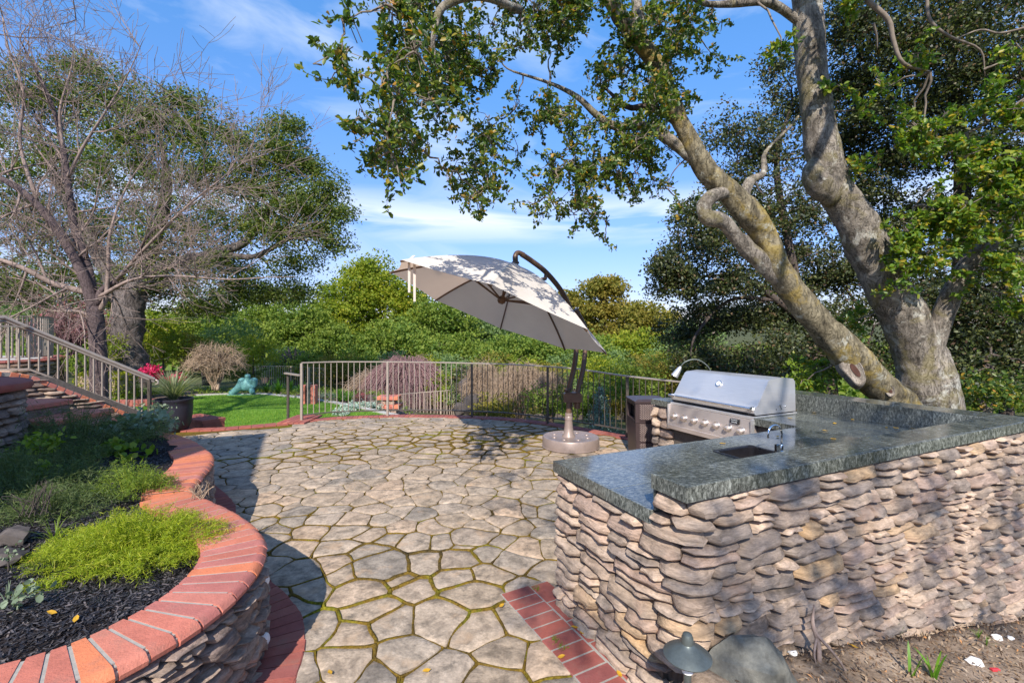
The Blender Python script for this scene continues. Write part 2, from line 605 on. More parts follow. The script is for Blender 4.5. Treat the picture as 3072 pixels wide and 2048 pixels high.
def chips_mat(name, stops, rough=0.6):
    m, nt = newmat(name)
    c = ramp(nt, isl_rand(nt), stops)
    out(nt, pbsdf(nt, c, rough, 0, 0.4).outputs[0])
    return m


M['chips'] = chips_mat('bark_chips', [(0, (0.008, 0.007, 0.008)), (0.5, (0.03, 0.026, 0.028)), (0.85, (0.075, 0.066, 0.068)), (1, (0.16, 0.13, 0.12))], 0.5)
M['litter'] = chips_mat('leaf_litter', [(0, (0.09, 0.05, 0.03)), (0.4, (0.20, 0.125, 0.07)), (0.7, (0.30, 0.21, 0.13)), (0.9, (0.38, 0.30, 0.22)), (1, (0.42, 0.18, 0.05))], 0.8)
M['grassblade'] = m_leaf('grass_blade', [(0, (0.09, 0.20, 0.015)), (0.6, (0.17, 0.31, 0.025)), (1, (0.28, 0.36, 0.05))], 0.3, 0.5, 0.3)

G = [(0.035, 0.065, 0.016), (0.055, 0.095, 0.02), (0.085, 0.125, 0.025), (0.11, 0.14, 0.035)]
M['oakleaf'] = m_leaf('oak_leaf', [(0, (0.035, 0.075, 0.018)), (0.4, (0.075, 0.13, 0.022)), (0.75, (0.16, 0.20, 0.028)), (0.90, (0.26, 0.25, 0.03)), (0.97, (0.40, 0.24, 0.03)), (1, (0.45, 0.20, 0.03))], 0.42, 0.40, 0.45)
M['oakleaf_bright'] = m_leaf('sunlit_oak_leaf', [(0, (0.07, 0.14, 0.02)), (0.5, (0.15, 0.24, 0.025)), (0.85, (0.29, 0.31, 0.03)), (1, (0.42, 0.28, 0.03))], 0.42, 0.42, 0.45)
M['darkleaf'] = m_leaf('self_shaded_oak_leaf', [(0, (0.025, 0.035, 0.016)), (0.4, (0.045, 0.06, 0.022)), (0.7, (0.085, 0.10, 0.03)), (0.88, (0.14, 0.15, 0.04)), (0.94, (0.12, 0.07, 0.05)), (1, (0.20, 0.13, 0.06))], 0.28, 0.48, 0.4)  # crown self-shadow put into a darker copy of the oak leaf colour
M['leftleaf'] = m_leaf('garden_oak_leaf', [(0, (0.05, 0.08, 0.018)), (0.5, (0.11, 0.15, 0.028)), (0.85, (0.18, 0.21, 0.035)), (1, (0.25, 0.22, 0.05))], 0.38, 0.45, 0.4)
M['bgyellow'] = m_leaf('yellow_green_leaf', [(0, (0.17, 0.22, 0.02)), (0.6, (0.28, 0.31, 0.025)), (1, (0.40, 0.35, 0.04))], 0.42, 0.6, 0.2, patch=(0.12, 0.19, 0.02), pscale=0.6)
M['bggreen'] = m_leaf('mid_green_leaf', [(0, (0.09, 0.16, 0.03)), (0.6, (0.17, 0.24, 0.04)), (1, (0.26, 0.30, 0.05))], 0.38, 0.6, 0.2, patch=(0.21, 0.25, 0.035), pscale=0.35)
M['bgolive'] = m_leaf('olive_leaf', [(0, (0.13, 0.14, 0.025)), (0.6, (0.22, 0.20, 0.035)), (1, (0.32, 0.24, 0.045))], 0.38, 0.6, 0.2, patch=(0.28, 0.20, 0.035), pscale=0.4)
M['bgsage'] = m_leaf('sage_leaf', [(0, (0.12, 0.19, 0.07)), (1, (0.23, 0.30, 0.11))], 0.38, 0.6, 0.2)
M['maple'] = m_leaf('red_maple_leaf', [(0, (0.22, 0.05, 0.06)), (0.6, (0.33, 0.09, 0.10)), (1, (0.36, 0.17, 0.15))], 0.3, 0.6, 0.2)
M['azalea'] = m_leaf('azalea_flower', [(0, (0.45, 0.015, 0.09)), (0.7, (0.65, 0.03, 0.13)), (1, (0.75, 0.10, 0.22))], 0.3, 0.6, 0.2)
M['fern'] = m_leaf('asparagus_fern_leaf', [(0, (0.15, 0.21, 0.012)), (0.4, (0.27, 0.34, 0.016)), (0.85, (0.42, 0.46, 0.03)), (1, (0.50, 0.42, 0.06))], 0.4, 0.5, 0.3)
M['shrub_dark'] = m_leaf('feathery_shrub_leaf', [(0, (0.06, 0.095, 0.03)), (0.6, (0.11, 0.155, 0.045)), (1, (0.18, 0.20, 0.075))], 0.35, 0.55, 0.3)
M['lime'] = m_leaf('lime_leaf', [(0, (0.12, 0.19, 0.018)), (0.7, (0.22, 0.30, 0.03)), (1, (0.32, 0.34, 0.06))], 0.4, 0.5, 0.3)
M['greyleaf'] = m_leaf('grey_green_leaf', [(0, (0.13, 0.17, 0.10)), (1, (0.30, 0.35, 0.24))], 0.25, 0.6, 0.2)
M['succulent'] = m_leaf('pale_succulent_leaf', [(0, (0.26, 0.34, 0.28)), (1, (0.50, 0.58, 0.50))], 0.2, 0.6, 0.2)
M['spruce'] = m_leaf('blue_spruce_needle', [(0, (0.12, 0.19, 0.15)), (1, (0.28, 0.37, 0.33))], 0.15, 0.6, 0.2)
M['strap'] = m_leaf('strap_leaf', [(0, (0.08, 0.20, 0.015)), (1, (0.17, 0.32, 0.03))], 0.35, 0.4, 0.4)
M['potgrass'] = m_leaf('pot_grass_leaf', [(0, (0.10, 0.14, 0.06)), (0.6, (0.25, 0.28, 0.15)), (1, (0.50, 0.46, 0.30))], 0.3, 0.5, 0.3)
M['orange'] = m_leaf('orange_flower', [(0, (0.7, 0.16, 0.01)), (1, (0.8, 0.28, 0.02))], 0.3, 0.6, 0.2)
M['fallen'] = m_leaf('fallen_leaf', [(0, (0.50, 0.24, 0.02)), (0.6, (0.60, 0.33, 0.03)), (1, (0.45, 0.16, 0.04))], 0.2, 0.6, 0.3)
M['mosstop'] = m_leaf('hedge_moss', [(0, (0.16, 0.19, 0.01)), (1, (0.30, 0.30, 0.02))], 0.2, 0.8, 0.1)
M['twig_grey'] = m_simple('grey_brown_twig', (0.24, 0.175, 0.145), 0.9, var=0.6, scale=9, bump=0.2)
M['twig_pink'] = m_simple('pinkish_twig', (0.26, 0.15, 0.145), 0.9, var=0.3, scale=4, bump=0.2)
M['twig_tan'] = m_simple('tan_twig', (0.35, 0.25, 0.17), 0.9, var=0.3, scale=4, bump=0.2)
M['twig_dark'] = m_simple('dark_twig', (0.07, 0.055, 0.045), 0.9, var=0.3, scale=8, bump=0.2)
M['twig_oak'] = m_simple('oak_twig', (0.19, 0.15, 0.115), 0.9, var=0.35, scale=14, bump=0.2)
M['oakbark'] = m_bark('oak_bark', (0.11, 0.09, 0.07), (0.40, 0.34, 0.275), lichen=(0.22, 0.18, 0.06), la=0.55, scale=6, patches=(0.54, 0.51, 0.43), bump=1.0)
M['oakbark_yellow'] = m_bark('lichen_oak_bark', (0.10, 0.08, 0.05), (0.38, 0.315, 0.20), lichen=(0.40, 0.28, 0.06), la=0.6, scale=6, patches=(0.47, 0.45, 0.37), bump=1.0)
M['darkbark'] = m_bark('dark_bark', (0.055, 0.04, 0.035), (0.15, 0.115, 0.095), scale=6)
M['purplebark'] = m_bark('bare_tree_bark', (0.085, 0.06, 0.06), (0.17, 0.125, 0.12), scale=10)
M['furrowed'] = m_bark('furrowed_bark', (0.07, 0.055, 0.05), (0.26, 0.215, 0.19), scale=6, stretch=(1.6, 1.6, 0.3), bump=1.5)
M['cut'] = m_bark('cut_wood', (0.20, 0.16, 0.12), (0.40, 0.34, 0.28), scale=9, bump=0.6)
M['hollow'] = m_simple('hollow_wood', (0.07, 0.03, 0.02), 0.95, var=0.4)


# ---------------------------------------------------------------- foliage helpers
def unit(v):
    return v / np.maximum(np.linalg.norm(v, axis=-1, keepdims=True), 1e-9)


def leaf_arrays(P, size, up=0.5, ratio=0.5, shape='kite', droop=0.0, rng=NR, sj=0.35):
    """one small folded leaf at every point"""
    n = len(P)
    nor = unit(rng.normal(size=(n, 3)) + np.array([0, -0.25, up]))
    d = unit(np.cross(nor, unit(rng.normal(size=(n, 3)))))
    d[:, 2] -= droop
    d = unit(d)
    b = unit(np.cross(nor, d))
    s = (size * (1 + sj * rng.uniform(-1, 1, n)))[:, None]
    w = s * ratio * 0.5
    lift = nor * s * 0.12
    if shape == 'kite':
        V = np.stack([P, P + d * s * 0.45 + b * w + lift, P + d * s, P + d * s * 0.45 - b * w + lift], 1)
        Fb = np.array([[0, 1, 2, 3]])
        Fc = (np.arange(n)[:, None, None] * 4 + Fb[None]).reshape(-1, 4)
        return V.reshape(-1, 3), Fc
    if shape == 'oval':
        V = np.stack([P, P + d * s * 0.28 + b * w * 0.85 + lift, P + d * s * 0.68 + b * w + lift, P + d * s,
                      P + d * s * 0.68 - b * w + lift, P + d * s * 0.28 - b * w * 0.85 + lift], 1)
        Fb = np.array([[0, 1, 2, 3], [0, 3, 4, 5]])
        Fc = (np.arange(n)[:, None, None] * 6 + Fb[None]).reshape(-1, 4)
        return V.reshape(-1, 3), Fc


def blob_points(c, rad, ncl, per, rc, rng=NR, shell=0.55, under=0.55):
    """clumped points in an ellipsoid: ncl twig clumps of about `per` leaves"""
    c = np.array(c, float)
    rad = np.array(rad, float)
    u = unit(rng.normal(size=(ncl, 3)))
    rr = shell + (1 - shell) * rng.uniform(0, 1, ncl) ** 0.6
    rr = np.where(rng.uniform(0, 1, ncl) < 0.22, rng.uniform(0.1, shell, ncl), rr)
    low = u[:, 2] < -under
    u[low, 2] *= 0.6
    cen = c + u * rr[:, None] * rad
    # uneven outline
    cen += rng.normal(size=(ncl, 3)) * rad * 0.07
    P = np.repeat(cen, per, 0) + rng.normal(size=(ncl * per, 3)) * (np.array([rc, rc, rc * 0.6]))
    return P, cen


def foliage(name, Ps, mat, parent, size, **kw):
    P = np.concatenate(Ps) if isinstance(Ps, list) else Ps
    V, Fc = leaf_arrays(P, size, **kw)
    return link(name, np_mesh(name, V, Fc), mat, parent)


def curve_pts(p, q, sag=0.1, n=6, jit=0.05, rng=R):
    p = Vector(p)
    q = Vector(q)
    L = (q - p).length
    off = Vector((rng.uniform(-1, 1), rng.uniform(-1, 1), rng.uniform(-0.3, 1))) * L * sag
    pts = []
    for i in range(n):
        t = i / (n - 1)
        v = p.lerp(q, t) + off * math.sin(math.pi * t)
        if 0 < i < n - 1:
            v += Vector((rng.uniform(-1, 1), rng.uniform(-1, 1), rng.uniform(-1, 1))) * L * jit
        pts.append(v)
    return pts


def catmull(pts, sub=4):
    P = [Vector(p) for p in pts]
    P = [P[0] * 2 - P[1]] + P + [P[-1] * 2 - P[-2]]
    o = []
    for i in range(1, len(P) - 2):
        for k in range(sub):
            t = k / sub
            a, b, c, d = P[i - 1], P[i], P[i + 1], P[i + 2]
            o.append(0.5 * ((2 * b) + (c - a) * t + (2 * a - 5 * b + 4 * c - d) * t * t + (3 * b - a - 3 * c + d) * t ** 3))
    o.append(P[-2])
    return o


def interp(vals, sub):
    o = []
    for i in range(len(vals) - 1):
        for k in range(sub):
            o.append(vals[i] + (vals[i + 1] - vals[i]) * k / sub)
    o.append(vals[-1])
    return o


def limb(mb, pts, rads, n=14, sub=5, rough=0.06, seed=0):
    """an organic limb: lumpy tube through the points"""
    c = catmull(pts, sub)
    r = interp(rads, sub)
    b0 = len(mb.v)
    mb.tube(c, r, n)
    for i in range(len(c)):
        for k in range(n):
            v = Vector(mb.v[b0 + i * n + k])
            q = v * 2.6 + Vector((seed * 7.1, 0, 0))
            d = noise.noise(q) * 0.8 + noise.noise(q * 2.7) * 0.5 + noise.noise(Vector((q.x * 7, q.y * 7, q.z * 12))) * 0.28
            w = (v - c[i]) * (1 + rough * 3 * d)
            mb.v[b0 + i * n + k] = tuple(c[i] + w)
    return c


# ================================================================ SETTING
# plan lines measured on the ground (metres)
FENCE = [(905, 8.68), (1000, 9.05), (1195, 9.28), (1350, 9.22), (1508, 8.98), (1620, 8.58), (1719, 8.10), (1800, 7.75), (1872, 7.42), (1960, 7.05), (2060, 6.7), (2150, 6.4)]
FENCE = [((px - CX) / FP * Y, Y) for px, Y in FENCE]


def resample(poly, step):
    P = [np.array(p, float) for p in poly]
    seg = [np.linalg.norm(P[i + 1] - P[i]) for i in range(len(P) - 1)]
    L = sum(seg)
    n = max(2, int(round(L / step)) + 1)
    outp = []
    i = 0
    acc = 0
    for k in range(n):
        s = L * k / (n - 1)
        while i < len(seg) - 1 and acc + seg[i] < s:
            acc += seg[i]
            i += 1
        outp.append(P[i] + (P[i + 1] - P[i]) * ((s - acc) / seg[i]))
    return outp


def smooth(poly, it=2, step=0.06):
    p = resample(poly, step)
    for _ in range(it):
        q = [p[0]] + [(p[i - 1] + 2 * p[i] + p[i + 1]) / 4 for i in range(1, len(p) - 1)] + [p[-1]]
        p = q
    return p


def normals2(p):
    """left-hand normals of a 2D polyline"""
    o = []
    for i in range(len(p)):
        d = p[min(i + 1, len(p) - 1)] - p[max(i - 1, 0)]
        d = d / np.linalg.norm(d)
        o.append(np.array([-d[1], d[0]]))
    return o


def offset(p, d):
    n = normals2(p)
    return [a + b * d for a, b in zip(p, n)]


def inside(pt, poly):
    x, y = pt[0], pt[1]
    c = False
    j = len(poly) - 1
    for i in range(len(poly)):
        if (poly[i][1] > y) != (poly[j][1] > y) and x < (poly[j][0] - poly[i][0]) * (y - poly[i][1]) / (poly[j][1] - poly[i][1]) + poly[i][0]:
            c = not c
        j = i
    return c


def sm(x, a, b):
    t = min(1, max(0, (x - a) / (b - a)))
    return t * t * (3 - 2 * t)


# kitchen frame: origin at the near corner of the outdoor kitchen
KB = np.array([0.726, 1.903])
KU = np.array([0.9058, 0.4237])
KV = np.array([-0.4237, 0.9058])
KROT = math.atan2(KU[1], KU[0])


def k2w(x, y, z=0):
    p = KB + KU * x + KV * y
    return (p[0], p[1], z)


def w2k(x, y):
    d = np.array([x, y]) - KB
    return d @ KU, d @ KV


# ---- terrain: one sheet to the horizon
def terr(x, y):
    d = math.hypot(x, y)
    z = -0.62
    # slope falls away behind the fence, more to the right
    side = sm(x, -9, 2)
    z -= (0.5 + 4.5 * side) * sm(y, 10, 34)
    z -= 1.2 * sm(y, 18, 40)
    z += 7 * sm(d, 90, 260) + 20 * sm(d, 320, 900) * (0.6 + 0.4 * math.sin(x * 0.006 + 1) + 0.25 * math.sin(x * 0.017))
    z += 0.35 * noise.noise(Vector((x * 0.12, y * 0.12, 0))) * sm(d, 12, 30)
    return z


def grid_mesh(name, xs, ys, fz, mat, keep=None, kind='structure'):
    V = [(x, y, fz(x, y)) for y in ys for x in xs]
    nx = len(xs)
    Fs = []
    for j in range(len(ys) - 1):
        for i in range(nx - 1):
            if keep and not keep((xs[i] + xs[i + 1]) / 2, (ys[j] + ys[j + 1]) / 2):
                continue
            a = j * nx + i
            Fs.append((a, a + 1, a + nx + 1, a + nx))
    me = np_mesh(name, V, Fs, True)
    o = link(name, me, mat)
    if kind:
        o['kind'] = kind
    return o


def graded(a, b, fine, n, cen=0):
    s = np.linspace(-1, 1, n)
    v = np.sign(s) * (np.abs(s) ** 2.6)
    return [float(cen + (x * (b if x > 0 else -a))) for x in v]


grid_mesh('ground', graded(-1400, 1400, 0, 121), graded(-900, 1700, 0, 121, 6), terr, M['hillside'])

# ---- patio outline
far_edge = offset([np.array(p) for p in smooth(FENCE, 3, 0.15)], -0.02)
lawn_edge = [(-9.5, 7.35), (-5.1, 8.0), (-4.15, 8.5)]
patio_poly = [(p[0], p[1]) for p in far_edge] + [(3.0, 5.9), (3.3, 4.9), (3.52, 3.62), (0.86, 2.36), (0.72, 2.0), (1.35, -1.2), (-3.5, -1.0), (-9.5, 2.0)] + lawn_edge
mb = MB()
hull = [(x, y) for x, y in patio_poly]
mb.v = [(x, y, -0.012) for x, y in hull] + [(x, y, -0.9) for x, y in hull]
n = len(hull)
mb.f = [tuple(range(n))[::-1]] + [(i, (i + 1) % n, n + (i + 1) % n, n + i) for i in range(n)]
me = mb.mesh('patio')
patio = link('patio', me, M['moss'])
import bmesh
bm = bmesh.new()
bm.from_mesh(me)
bmesh.ops.triangulate(bm, faces=bm.faces[:])
bmesh.ops.recalc_face_normals(bm, faces=bm.faces[:])
bm.to_mesh(me)
bm.free()
patio['kind'] = 'structure'

# ---- planter outlines (outer edge of the coping)
OUT = [(-3.4, 1.30), (-2.9, 1.30), (-2.5, 1.25), (-2.15, 1.22), (-1.93, 1.235), (-1.725, 1.305), (-1.54, 1.415), (-1.42, 1.525), (-1.347, 1.64), (-1.30, 1.74), (-1.265, 1.85), (-1.243, 1.96), (-1.237, 2.06), (-1.241, 2.148), (-1.252, 2.233), (-1.29, 2.392), (-1.346, 2.516), (-1.448, 2.675), (-1.605, 2.835), (-1.84, 3.03), (-2.107, 3.209), (-2.39, 3.406)]
OUT2 = [(-2.39, 3.406), (-2.483, 3.629), (-2.57, 3.83), (-2.665, 4.06), (-2.75, 4.22), (-2.866, 4.40), (-3.102, 4.653), (-3.466, 4.99), (-3.844, 5.27), (-4.61, 5.62), (-5.25, 5.85), (-5.9, 6.02)]
PZ = 0.53
o1 = smooth(OUT, 3, 0.05)
o2 = smooth(OUT2, 3, 0.05)
base1 = offset(o1, 0.045)
base2 = offset(o2, 0.045)
in1 = offset(o1, 0.29)
in2 = offset(o2, 0.29)
planter_poly = [tuple(p) for p in base1] + [tuple(p) for p in base2] + [(-9.5, 6.0), (-9.5, 1.36)]


def patio_ok(p):
    return inside(p, patio_poly) and not inside(p, planter_poly)


# ---- flagstones: irregular cells with recessed mossy joints
seeds = []
cellg = {}


def try_seed(x, y, d):
    gx, gy = int(x // 0.5), int(y // 0.5)
    for i in range(gx - 1, gx + 2):
        for j in range(gy - 1, gy + 2):
            for (a, b) in cellg.get((i, j), []):
                if (a - x) ** 2 + (b - y) ** 2 < d * d:
                    return False
    cellg.setdefault((gx, gy), []).append((x, y))
    seeds.append((x, y))
    return True


RS = random.Random(21)
WT = []
for k in range(2900):
    x = RS.uniform(-7.5, 3.4)
    y = RS.uniform(-1.2, 9.4)
    if try_seed(x, y, RS.uniform(0.50, 0.80)):
        WT.append(RS.uniform(0.010, 0.04))
for k in range(60000):
    x = RS.uniform(-7.5, 3.4)
    y = RS.uniform(-1.2, 9.4)
    dd = 0.19 + 0.15 * RS.random() + 0.05 * noise.noise(Vector((x, y, 3)))
    if try_seed(x, y, dd):
        WT.append(RS.uniform(-0.004, 0.012))
S = np.array(seeds)
hull_clip = [np.array(p) for p in far_edge]


def clip(poly, nx, ny, c):
    """keep nx*x+ny*y<=c"""
    o = []
    for i in range(len(poly)):
        a = poly[i]
        b = poly[(i + 1) % len(poly)]
        da = nx * a[0] + ny * a[1] - c
        db = nx * b[0] + ny * b[1] - c
        if da <= 0:
            o.append(a)
        if (da < 0) != (db < 0):
            t = da / (da - db)
            o.append((a[0] + (b[0] - a[0]) * t, a[1] + (b[1] - a[1]) * t))
    return o


def far_clip(poly, inset=0.12):
    he = hull_clip
    for i in range(0, len(he) - 1, 3):
        a = he[i]
        b = he[min(i + 3, len(he) - 1)]
        d = b - a
        if np.linalg.norm(d) < 1e-6:
            continue
        nn = np.array([-d[1], d[0]]) / np.linalg.norm(d)
        if nn[1] < 0:
            nn = -nn
        poly = clip(poly, nn[0], nn[1], nn @ a - inset)
        if len(poly) < 3:
            return []
    return poly


cells = []
edges_moss = []
for i, (x, y) in enumerate(seeds):
    if not patio_ok((x, y)):
        if not (inside((x, y + 0.3), planter_poly) is False and patio_ok((x + 0.25, y))):
            continue
    poly = [(x - 0.9, y - 0.9), (x + 0.9, y - 0.9), (x + 0.9, y + 0.9), (x - 0.9, y + 0.9)]
    d2 = ((S - (x, y)) ** 2).sum(1)
    for j in np.argsort(d2)[1:26]:
        qx, qy = S[j]
        nx, ny = qx - x, qy - y
        L = math.hypot(nx, ny)
        nx /= L
        ny /= L
        c = nx * (x + qx) / 2 + ny * (y + qy) / 2 + (WT[i] - WT[j]) / (2 * L)
        poly = clip(poly, nx, ny, c)
        if len(poly) < 3:
            break
    if len(poly) < 3:
        continue
    poly = far_clip(poly)
    if len(poly) < 3:
        continue
    if y > 7.0 and x < -3.9:
        for (a, b) in ((lawn_edge[0], lawn_edge[1]), (lawn_edge[1], lawn_edge[2])):
            d = np.array(b) - np.array(a)
            nn = np.array([-d[1], d[0]]) / np.linalg.norm(d)
            poly = clip(poly, nn[0], nn[1], nn @ np.array(a) - 0.1)
            if len(poly) < 3:
                break
        if len(poly) < 3:
            continue
    ar = 0.5 * abs(sum(poly[a][0] * poly[(a + 1) % len(poly)][1] - poly[(a + 1) % len(poly)][0] * poly[a][1] for a in range(len(poly))))
    if ar < 0.006:
        continue
    cells.append((poly, ar, (x, y)))


def wob(x, y):
    a = noise.noise_vector(Vector((x * 3.6, y * 3.6, 1.5)))
    b = noise.noise_vector(Vector((x * 11, y * 11, 8.5)))
    return x + a.x * 0.050 + b.x * 0.013, y + a.y * 0.050 + b.y * 0.013


def stone_mesh(poly, rnd, gap):
    """irregular slab: wobbling outline, rounded rim, slightly uneven face"""
    c = np.mean(np.array(poly), 0)
    # inset by the joint width
    ip = list(poly)
    cp = list(poly)
    for a in range(len(poly)):
        p = np.array(poly[a])
        q = np.array(poly[(a + 1) % len(poly)])
        d = q - p
        L = np.linalg.norm(d)
        if L < 1e-5:
            continue
        nn = np.array([d[1], -d[0]]) / L
        if nn @ (c - p) > 0:
            nn = -nn
        cp = clip(cp, nn[0], nn[1], nn @ p - gap * (0.6 + 0.8 * rnd.random()))
        if len(cp) < 3:
            return None
    # wobble
    pts = []
    for a in range(len(cp)):
        p = np.array(cp[a])
        q = np.array(cp[(a + 1) % len(cp)])
        L = np.linalg.norm(q - p)
        m = max(1, int(L / 0.055))
        for k in range(m):
            v = p + (q - p) * (k / m)
            if k == 0:
                v = v + (c - v) * 0.05
            w = noise.noise(Vector((v[0] * 14, v[1] * 14, 5 + c[0]))) * 0.006
            v = v + (v - c) / max(0.05, np.linalg.norm(v - c)) * w
            pts.append(np.array(wob(v[0], v[1])))
    if len(pts) < 3:
        return None
    n = len(pts)
    c = np.mean(np.array(pts), 0)
    dz = rnd.uniform(-0.004, 0.005)
    tx, ty = rnd.uniform(-.008, .008), rnd.uniform(-.008, .008)
    V = []
    for ins, z in ((0.0, -0.03), (0.0, -0.003), (0.004, 0.0), (0.05, 0.0015)):
        for v in pts:
            dirc = (c - v)
            L = max(np.linalg.norm(dirc), 1e-4)
            u = v + dirc / L * min(ins, L * 0.6)
            zz = z + dz + (u[0] - c[0]) * tx + (u[1] - c[1]) * ty
            if z > -0.01:
                zz += 0.0035 * noise.noise(Vector((u[0] * 9, u[1] * 9, 1)))
            V.append((u[0] - c[0], u[1] - c[1], zz))
    V.append((0, 0, 0.002 + dz))
    Fs = []
    for r in range(3):
        for k in range(n):
            a, b = r * n + k, r * n + (k + 1) % n
            Fs.append((a, b, b + n, a + n))
    for k in range(n):
        Fs.append((3 * n + k, 3 * n + (k + 1) % n, 4 * n))
    return V, Fs, c


def vis(x, y, z=0):
    if y < 0.3:
        return False
    px = CX + FP * x / y
    py = CY + FP * (H - z) / y
    return -150 < px < 3222 and py < 2200


cells.sort(key=lambda c: -c[1] / (max(c[2][1], 0.5) ** 2 + 0.3) if vis(*c[2]) else 0)
stuff = MB()
cnt = 0
rs = random.Random(5)
for poly, ar, c in cells:
    hid = not vis(*c)
    r = stone_mesh(poly, rs, 0.0048)
    if r is None:
        continue
    V, Fs, cc = r
    if cnt < 300 and not hid:
        m2 = MB().add(V, Fs)
        o = m2.build('flagstone', M['flag'], patio, smooth=True, loc=(cc[0], cc[1], 0), sharp=50)
        cnt += 1
    else:
        stuff.add([(v[0] + cc[0], v[1] + cc[1], v[2]) for v in V], Fs)
print('flagstones', cnt, 'rest tris', len(stuff.f))
M['flag_i'] = m_stone('flagstone_small', [(0.0, (0.33, 0.25, 0.175)), (0.5, (0.42, 0.32, 0.23)), (0.8, (0.26, 0.215, 0.17)), (1.0, (0.44, 0.34, 0.25))], strat=1, scale=7, spotamt=0.55, bump=0.4, island=True)
if stuff.v:
    tag(stuff.build('flagstone_rest', M['flag_i'], patio, smooth=True, sharp=50), kind='stuff')

# raised moss cushions along the joints
mv = MB()
rm = random.Random(11)
seen = set()
for poly, ar, c in cells:
    if not vis(*c):
        continue
    for a in range(len(poly)):
        p = poly[a]
        q = poly[(a + 1) % len(poly)]
        key = (round((p[0] + q[0]) * 60), round((p[1] + q[1]) * 60))
        if key in seen:
            continue
        seen.add(key)
        L = math.hypot(q[0] - p[0], q[1] - p[1])
        if L < 0.03:
            continue
        m = max(2, int(L / 0.045))
        nx, ny = -(q[1] - p[1]) / L, (q[0] - p[0]) / L
        rows = []
        for k in range(m + 1):
            t = k / m
            x = p[0] + (q[0] - p[0]) * t
            y = p[1] + (q[1] - p[1]) * t
            x, y = wob(x, y)
            amt = noise.noise(Vector((x * 0.55 + 4, y * 0.9, 2))) + 0.45 * noise.noise(Vector((x * 3, y * 3, 7)))
            heavy = 2.6 * math.exp(-((x + 0.3) / 1.5) ** 2 - ((y - 7.2) / 0.7) ** 2) + 0.5 * math.exp(-((x - 0.1) / 1.2) ** 2 - ((y - 3.0) / 0.5) ** 2)
            amt += heavy
            w = max(0.002, 0.004 + 0.018 * amt + 0.006 * noise.noise(Vector((x * 25, y * 25, 0))))
            h = -0.0095 + min(0.020, max(0, 0.009 + 0.016 * amt))
            kx, ky = w2k(x, y)
            if (kx > -0.30 and ky < 1.34) or inside((x - 0.24, y), planter_poly) or inside((x - 0.12, y + 0.15), planter_poly):
                h = min(h, -0.004)
            rows.append((x, y, w, h))
        b = len(mv.v)
        for (x, y, w, h) in rows:
            mv.v += [(x + nx * w, y + ny * w, -0.0115), (x + nx * w * .5, y + ny * w * .5, h), (x - nx * w * .5, y - ny * w * .5, h), (x - nx * w, y - ny * w, -0.0115)]
        for k in range(m):
            for j in range(3):
                mv.f.append((b + k * 4 + j, b + k * 4 + j + 1, b + k * 4 + j + 5, b + k * 4 + j + 4))
tag(mv.build('joint_moss', M['moss'], patio, smooth=True), kind='stuff')


# ---- bricks along a curve
def brick_course(parent, line, wdt, z0, z1, pitch, mat, name='brick', gap=0.012, side=1, bull=0.0, zf=None, start=0.0, skip=None):
    """bricks laid across a 2D polyline; line is the front edge, bricks reach back `wdt` to the left*side"""
    p = resample(line, pitch)
    nn = normals2(p)
    k = 0
    for i in range(len(p) - 1):
        a, b = p[i], p[i + 1]
        d = b - a
        L = np.linalg.norm(d)
        d = d / L
        na, nb = nn[i] * side, nn[i + 1] * side
        mid = (a + b) / 2 + (na + nb) / 2 * wdt / 2
        if skip and skip(mid):
            continue
        zz0, zz1 = (z0, z1) if zf is None else zf(mid)
        g = gap / 2
        a2, b2 = a + d * g, b - d * g
        jw = R.uniform(-0.004, 0.004)
        # profile across the brick, from front to back
        if bull > 0:
            prof = [(0.018, zz0), (0.0, zz0 + 0.012), (-0.004 + 0.0, (zz0 + zz1) / 2), (0.006, zz1 - bull * 0.45), (bull * 0.5, zz1 - bull * 0.12), (bull * 1.1, zz1), (wdt, zz1), (wdt, zz0)]
        else:
            prof = [(0.0, zz0), (0.0, zz1 - 0.004), (0.004, zz1), (wdt - 0.004, zz1), (wdt, zz1 - 0.004), (wdt, zz0)]
        V = []
        for (P_, N_) in ((a2, na), (b2, nb)):
            for (o_, z_) in prof:
                q = P_ + N_ * (o_ + jw)
                V.append((q[0] - mid[0], q[1] - mid[1], z_ - zz0 + R.uniform(-0.0006, 0.0006)))
        m = len(prof)
        Fs = [tuple(range(m)), tuple(range(2 * m - 1, m - 1, -1))]
        for j in range(m):
            Fs.append((j, j + m, (j + 1) % m + m, (j + 1) % m))
        mm = MB().add(V, Fs)
        me_ = mm.mesh(name, True, 38)
        bmx = bmesh.new()
        bmx.from_mesh(me_)
        bmesh.ops.recalc_face_normals(bmx, faces=bmx.faces[:])
        bmx.to_mesh(me_)
        bmx.free()
        link(name, me_, mat, parent, (mid[0], mid[1], zz0))
        k += 1
    return k


def ribbon(mb, line, o0, o1, z0, z1, side=1):
    p = line
    nn = normals2(p)
    n = len(p)
    b = len(mb.v)
    for z in (z0, z1):
        for o_ in (o0, o1):
            for i in range(n):
                q = p[i] + nn[i] * side * o_
                zz = z(q) if callable(z) else z
                mb.v.append((q[0], q[1], zz))
    A, B, C, D = b, b + n, b + 2 * n, b + 3 * n
    for i in range(n - 1):
        mb.f += [(C + i, C + i + 1, D + i + 1, D + i), (A + i, A + i + 1, C + i + 1, C + i), (B + i, B + i + 1, D + i + 1, D + i)]
    return mb


